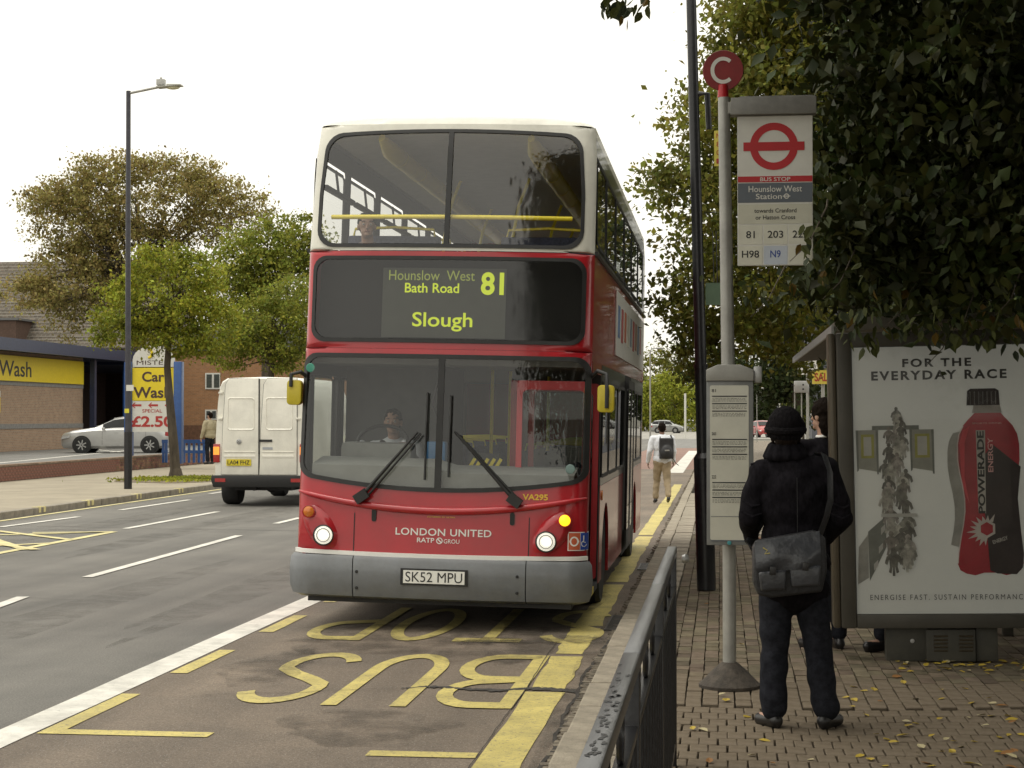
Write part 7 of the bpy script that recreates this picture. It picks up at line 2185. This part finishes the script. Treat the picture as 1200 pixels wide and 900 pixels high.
# bare ankle: shorten that trouser leg by lifting it
# walking man
a = at(776, 591, 37.3)
J = dict(head=(-.0, .03, 1.60), neck=(0, 0, 1.44), sh=[(-.20, 0, 1.38), (.20, 0, 1.38)], el=[(-.27, -.04, 1.12), (.25, .05, 1.12)], wr=[(-.29, .10, .90), (.26, .16, .92)],
         hip=(0, 0, .92), kn=[(-.10, .14, .50), (.10, -.04, .50)], an=[(-.13, .10, .11), (.11, -.24, .16)], toe=[(-.14, .24, .03), (.11, -.13, .05)], hand=[((0, .2, -1), (1, 0, 0)), ((0, .2, -1), (-1, 0, 0))])
wm = person('man in a white shirt and beige trousers walking away along the road past the bus', (a.x, a.y, 0), R(8), J, M_skin2, mat('shirt_white', (.66, .68, .72), rough=.85, var=.08, scale=8), mat('chinos', (.30, .235, .15), rough=.9, var=.15), M_shoe, mat('hair_dark', (.015, .009, .006)), 'short', top_r=1.12, leg_r=1.1, facedir=(0, 1, 0))
bp_ = thing('backpack', 'black backpack worn by the man in the white shirt', 'backpack', (a.x, a.y, 0), (0, 0, R(8)))
blob('pack', [('b', (.07, -.19, 1.18), (.30, .16, .44)), ('e', (.07, -.27, 1.10), (.12, .06, .15))], M_bagd, bp_, .012, 8)
b = MB(); b.box((.07, -.335, 1.14), (.10, .01, .03)); b.build('pack_label', M_alu, bp_)
b = MB()
for x in (-.06, .20): b.tube([V(x, -.13, 1.38), V(x * .9, -.04, 1.46), V(x * .9, .10, 1.36), V(x, .13, 1.15), V(x, .0, 1.0), V(x, -.13, 1.0)], .02, 6, flat=.4)
b.tube([V(.2, -.2, .98), V(.27, -.22, .86), V(.33, -.2, .82)], .008, 5)
b.build('strap', M_bagd, bp_)
# person half hidden by the van
a = at(246, 489, 57.6)
J = dict(head=(0, 0, 1.58), neck=(0, 0, 1.42), sh=[(-.20, 0, 1.36), (.20, 0, 1.36)], el=[(-.27, .02, 1.10), (.26, .0, 1.10)], wr=[(-.28, .10, .88), (.27, .1, .88)],
         hip=(0, 0, .90), kn=[(-.10, .03, .48), (.10, .0, .48)], an=[(-.10, -.01, .085), (.10, -.02, .085)], toe=[(-.13, .12, .03), (.12, .12, .03)])
person('person in a beige jacket and dark trousers standing left of the white van', (a.x, a.y, .3), R(60), J, M_skin, mat('jacket_beige', (.36, .31, .2), rough=.8, var=.1), M_trou, M_shoe, mat('hair_dark', (.015, .009, .006)), 'short', top_r=1.2)
# passenger at the front upstairs and the driver: things of their own inside the bus
def bus_pt(x, y, z): return bus.matrix_basis @ Vector((x, y, z))
sj = dict(head=(0, -.05, .72), neck=(0, 0, .56), sh=[(-.20, 0, .48), (.20, 0, .48)], el=[(-.26, -.12, .22), (.26, -.12, .22)], wr=[(-.16, -.34, .14), (.16, -.34, .14)],
          hip=(0, .05, .05), kn=[(-.12, -.38, .06), (.12, -.38, .06)], an=[(-.12, -.36, -.34), (.12, -.36, -.34)], toe=[(-.12, -.50, -.40), (.12, -.50, -.40)], hand=[((.2, -1, 0), (0, 0, -1)), ((-.2, -1, 0), (0, 0, -1))])
p = bus_pt(-.86, 1.02, 2.86)
person('passenger looking out of the front of the upper deck, dark hair', p, 0, sj, mat('skin', (.42, .25, .18)), mat('jumper_grey', (.16, .13, .13), rough=.9, var=.2), M_trou, M_shoe, mat('hair_dark', (.015, .009, .006)), 'short', facedir=(.25, -1, 0))
p = bus_pt(-.64, 1.38, 1.06)
dj = dict(sj); dj['wr'] = [(-.22, -.42, .52), (.18, -.42, .52)]; dj['el'] = [(-.28, -.18, .28), (.28, -.18, .28)]
person('bus driver in a white shirt behind the steering wheel', p, 0, dj, mat('skin', (.42, .25, .18)), mat('shirt_white', (.66, .68, .72)), M_trou, M_shoe, mat('hair_dark', (.015, .009, .006)), 'short', facedir=(0, -1, 0))
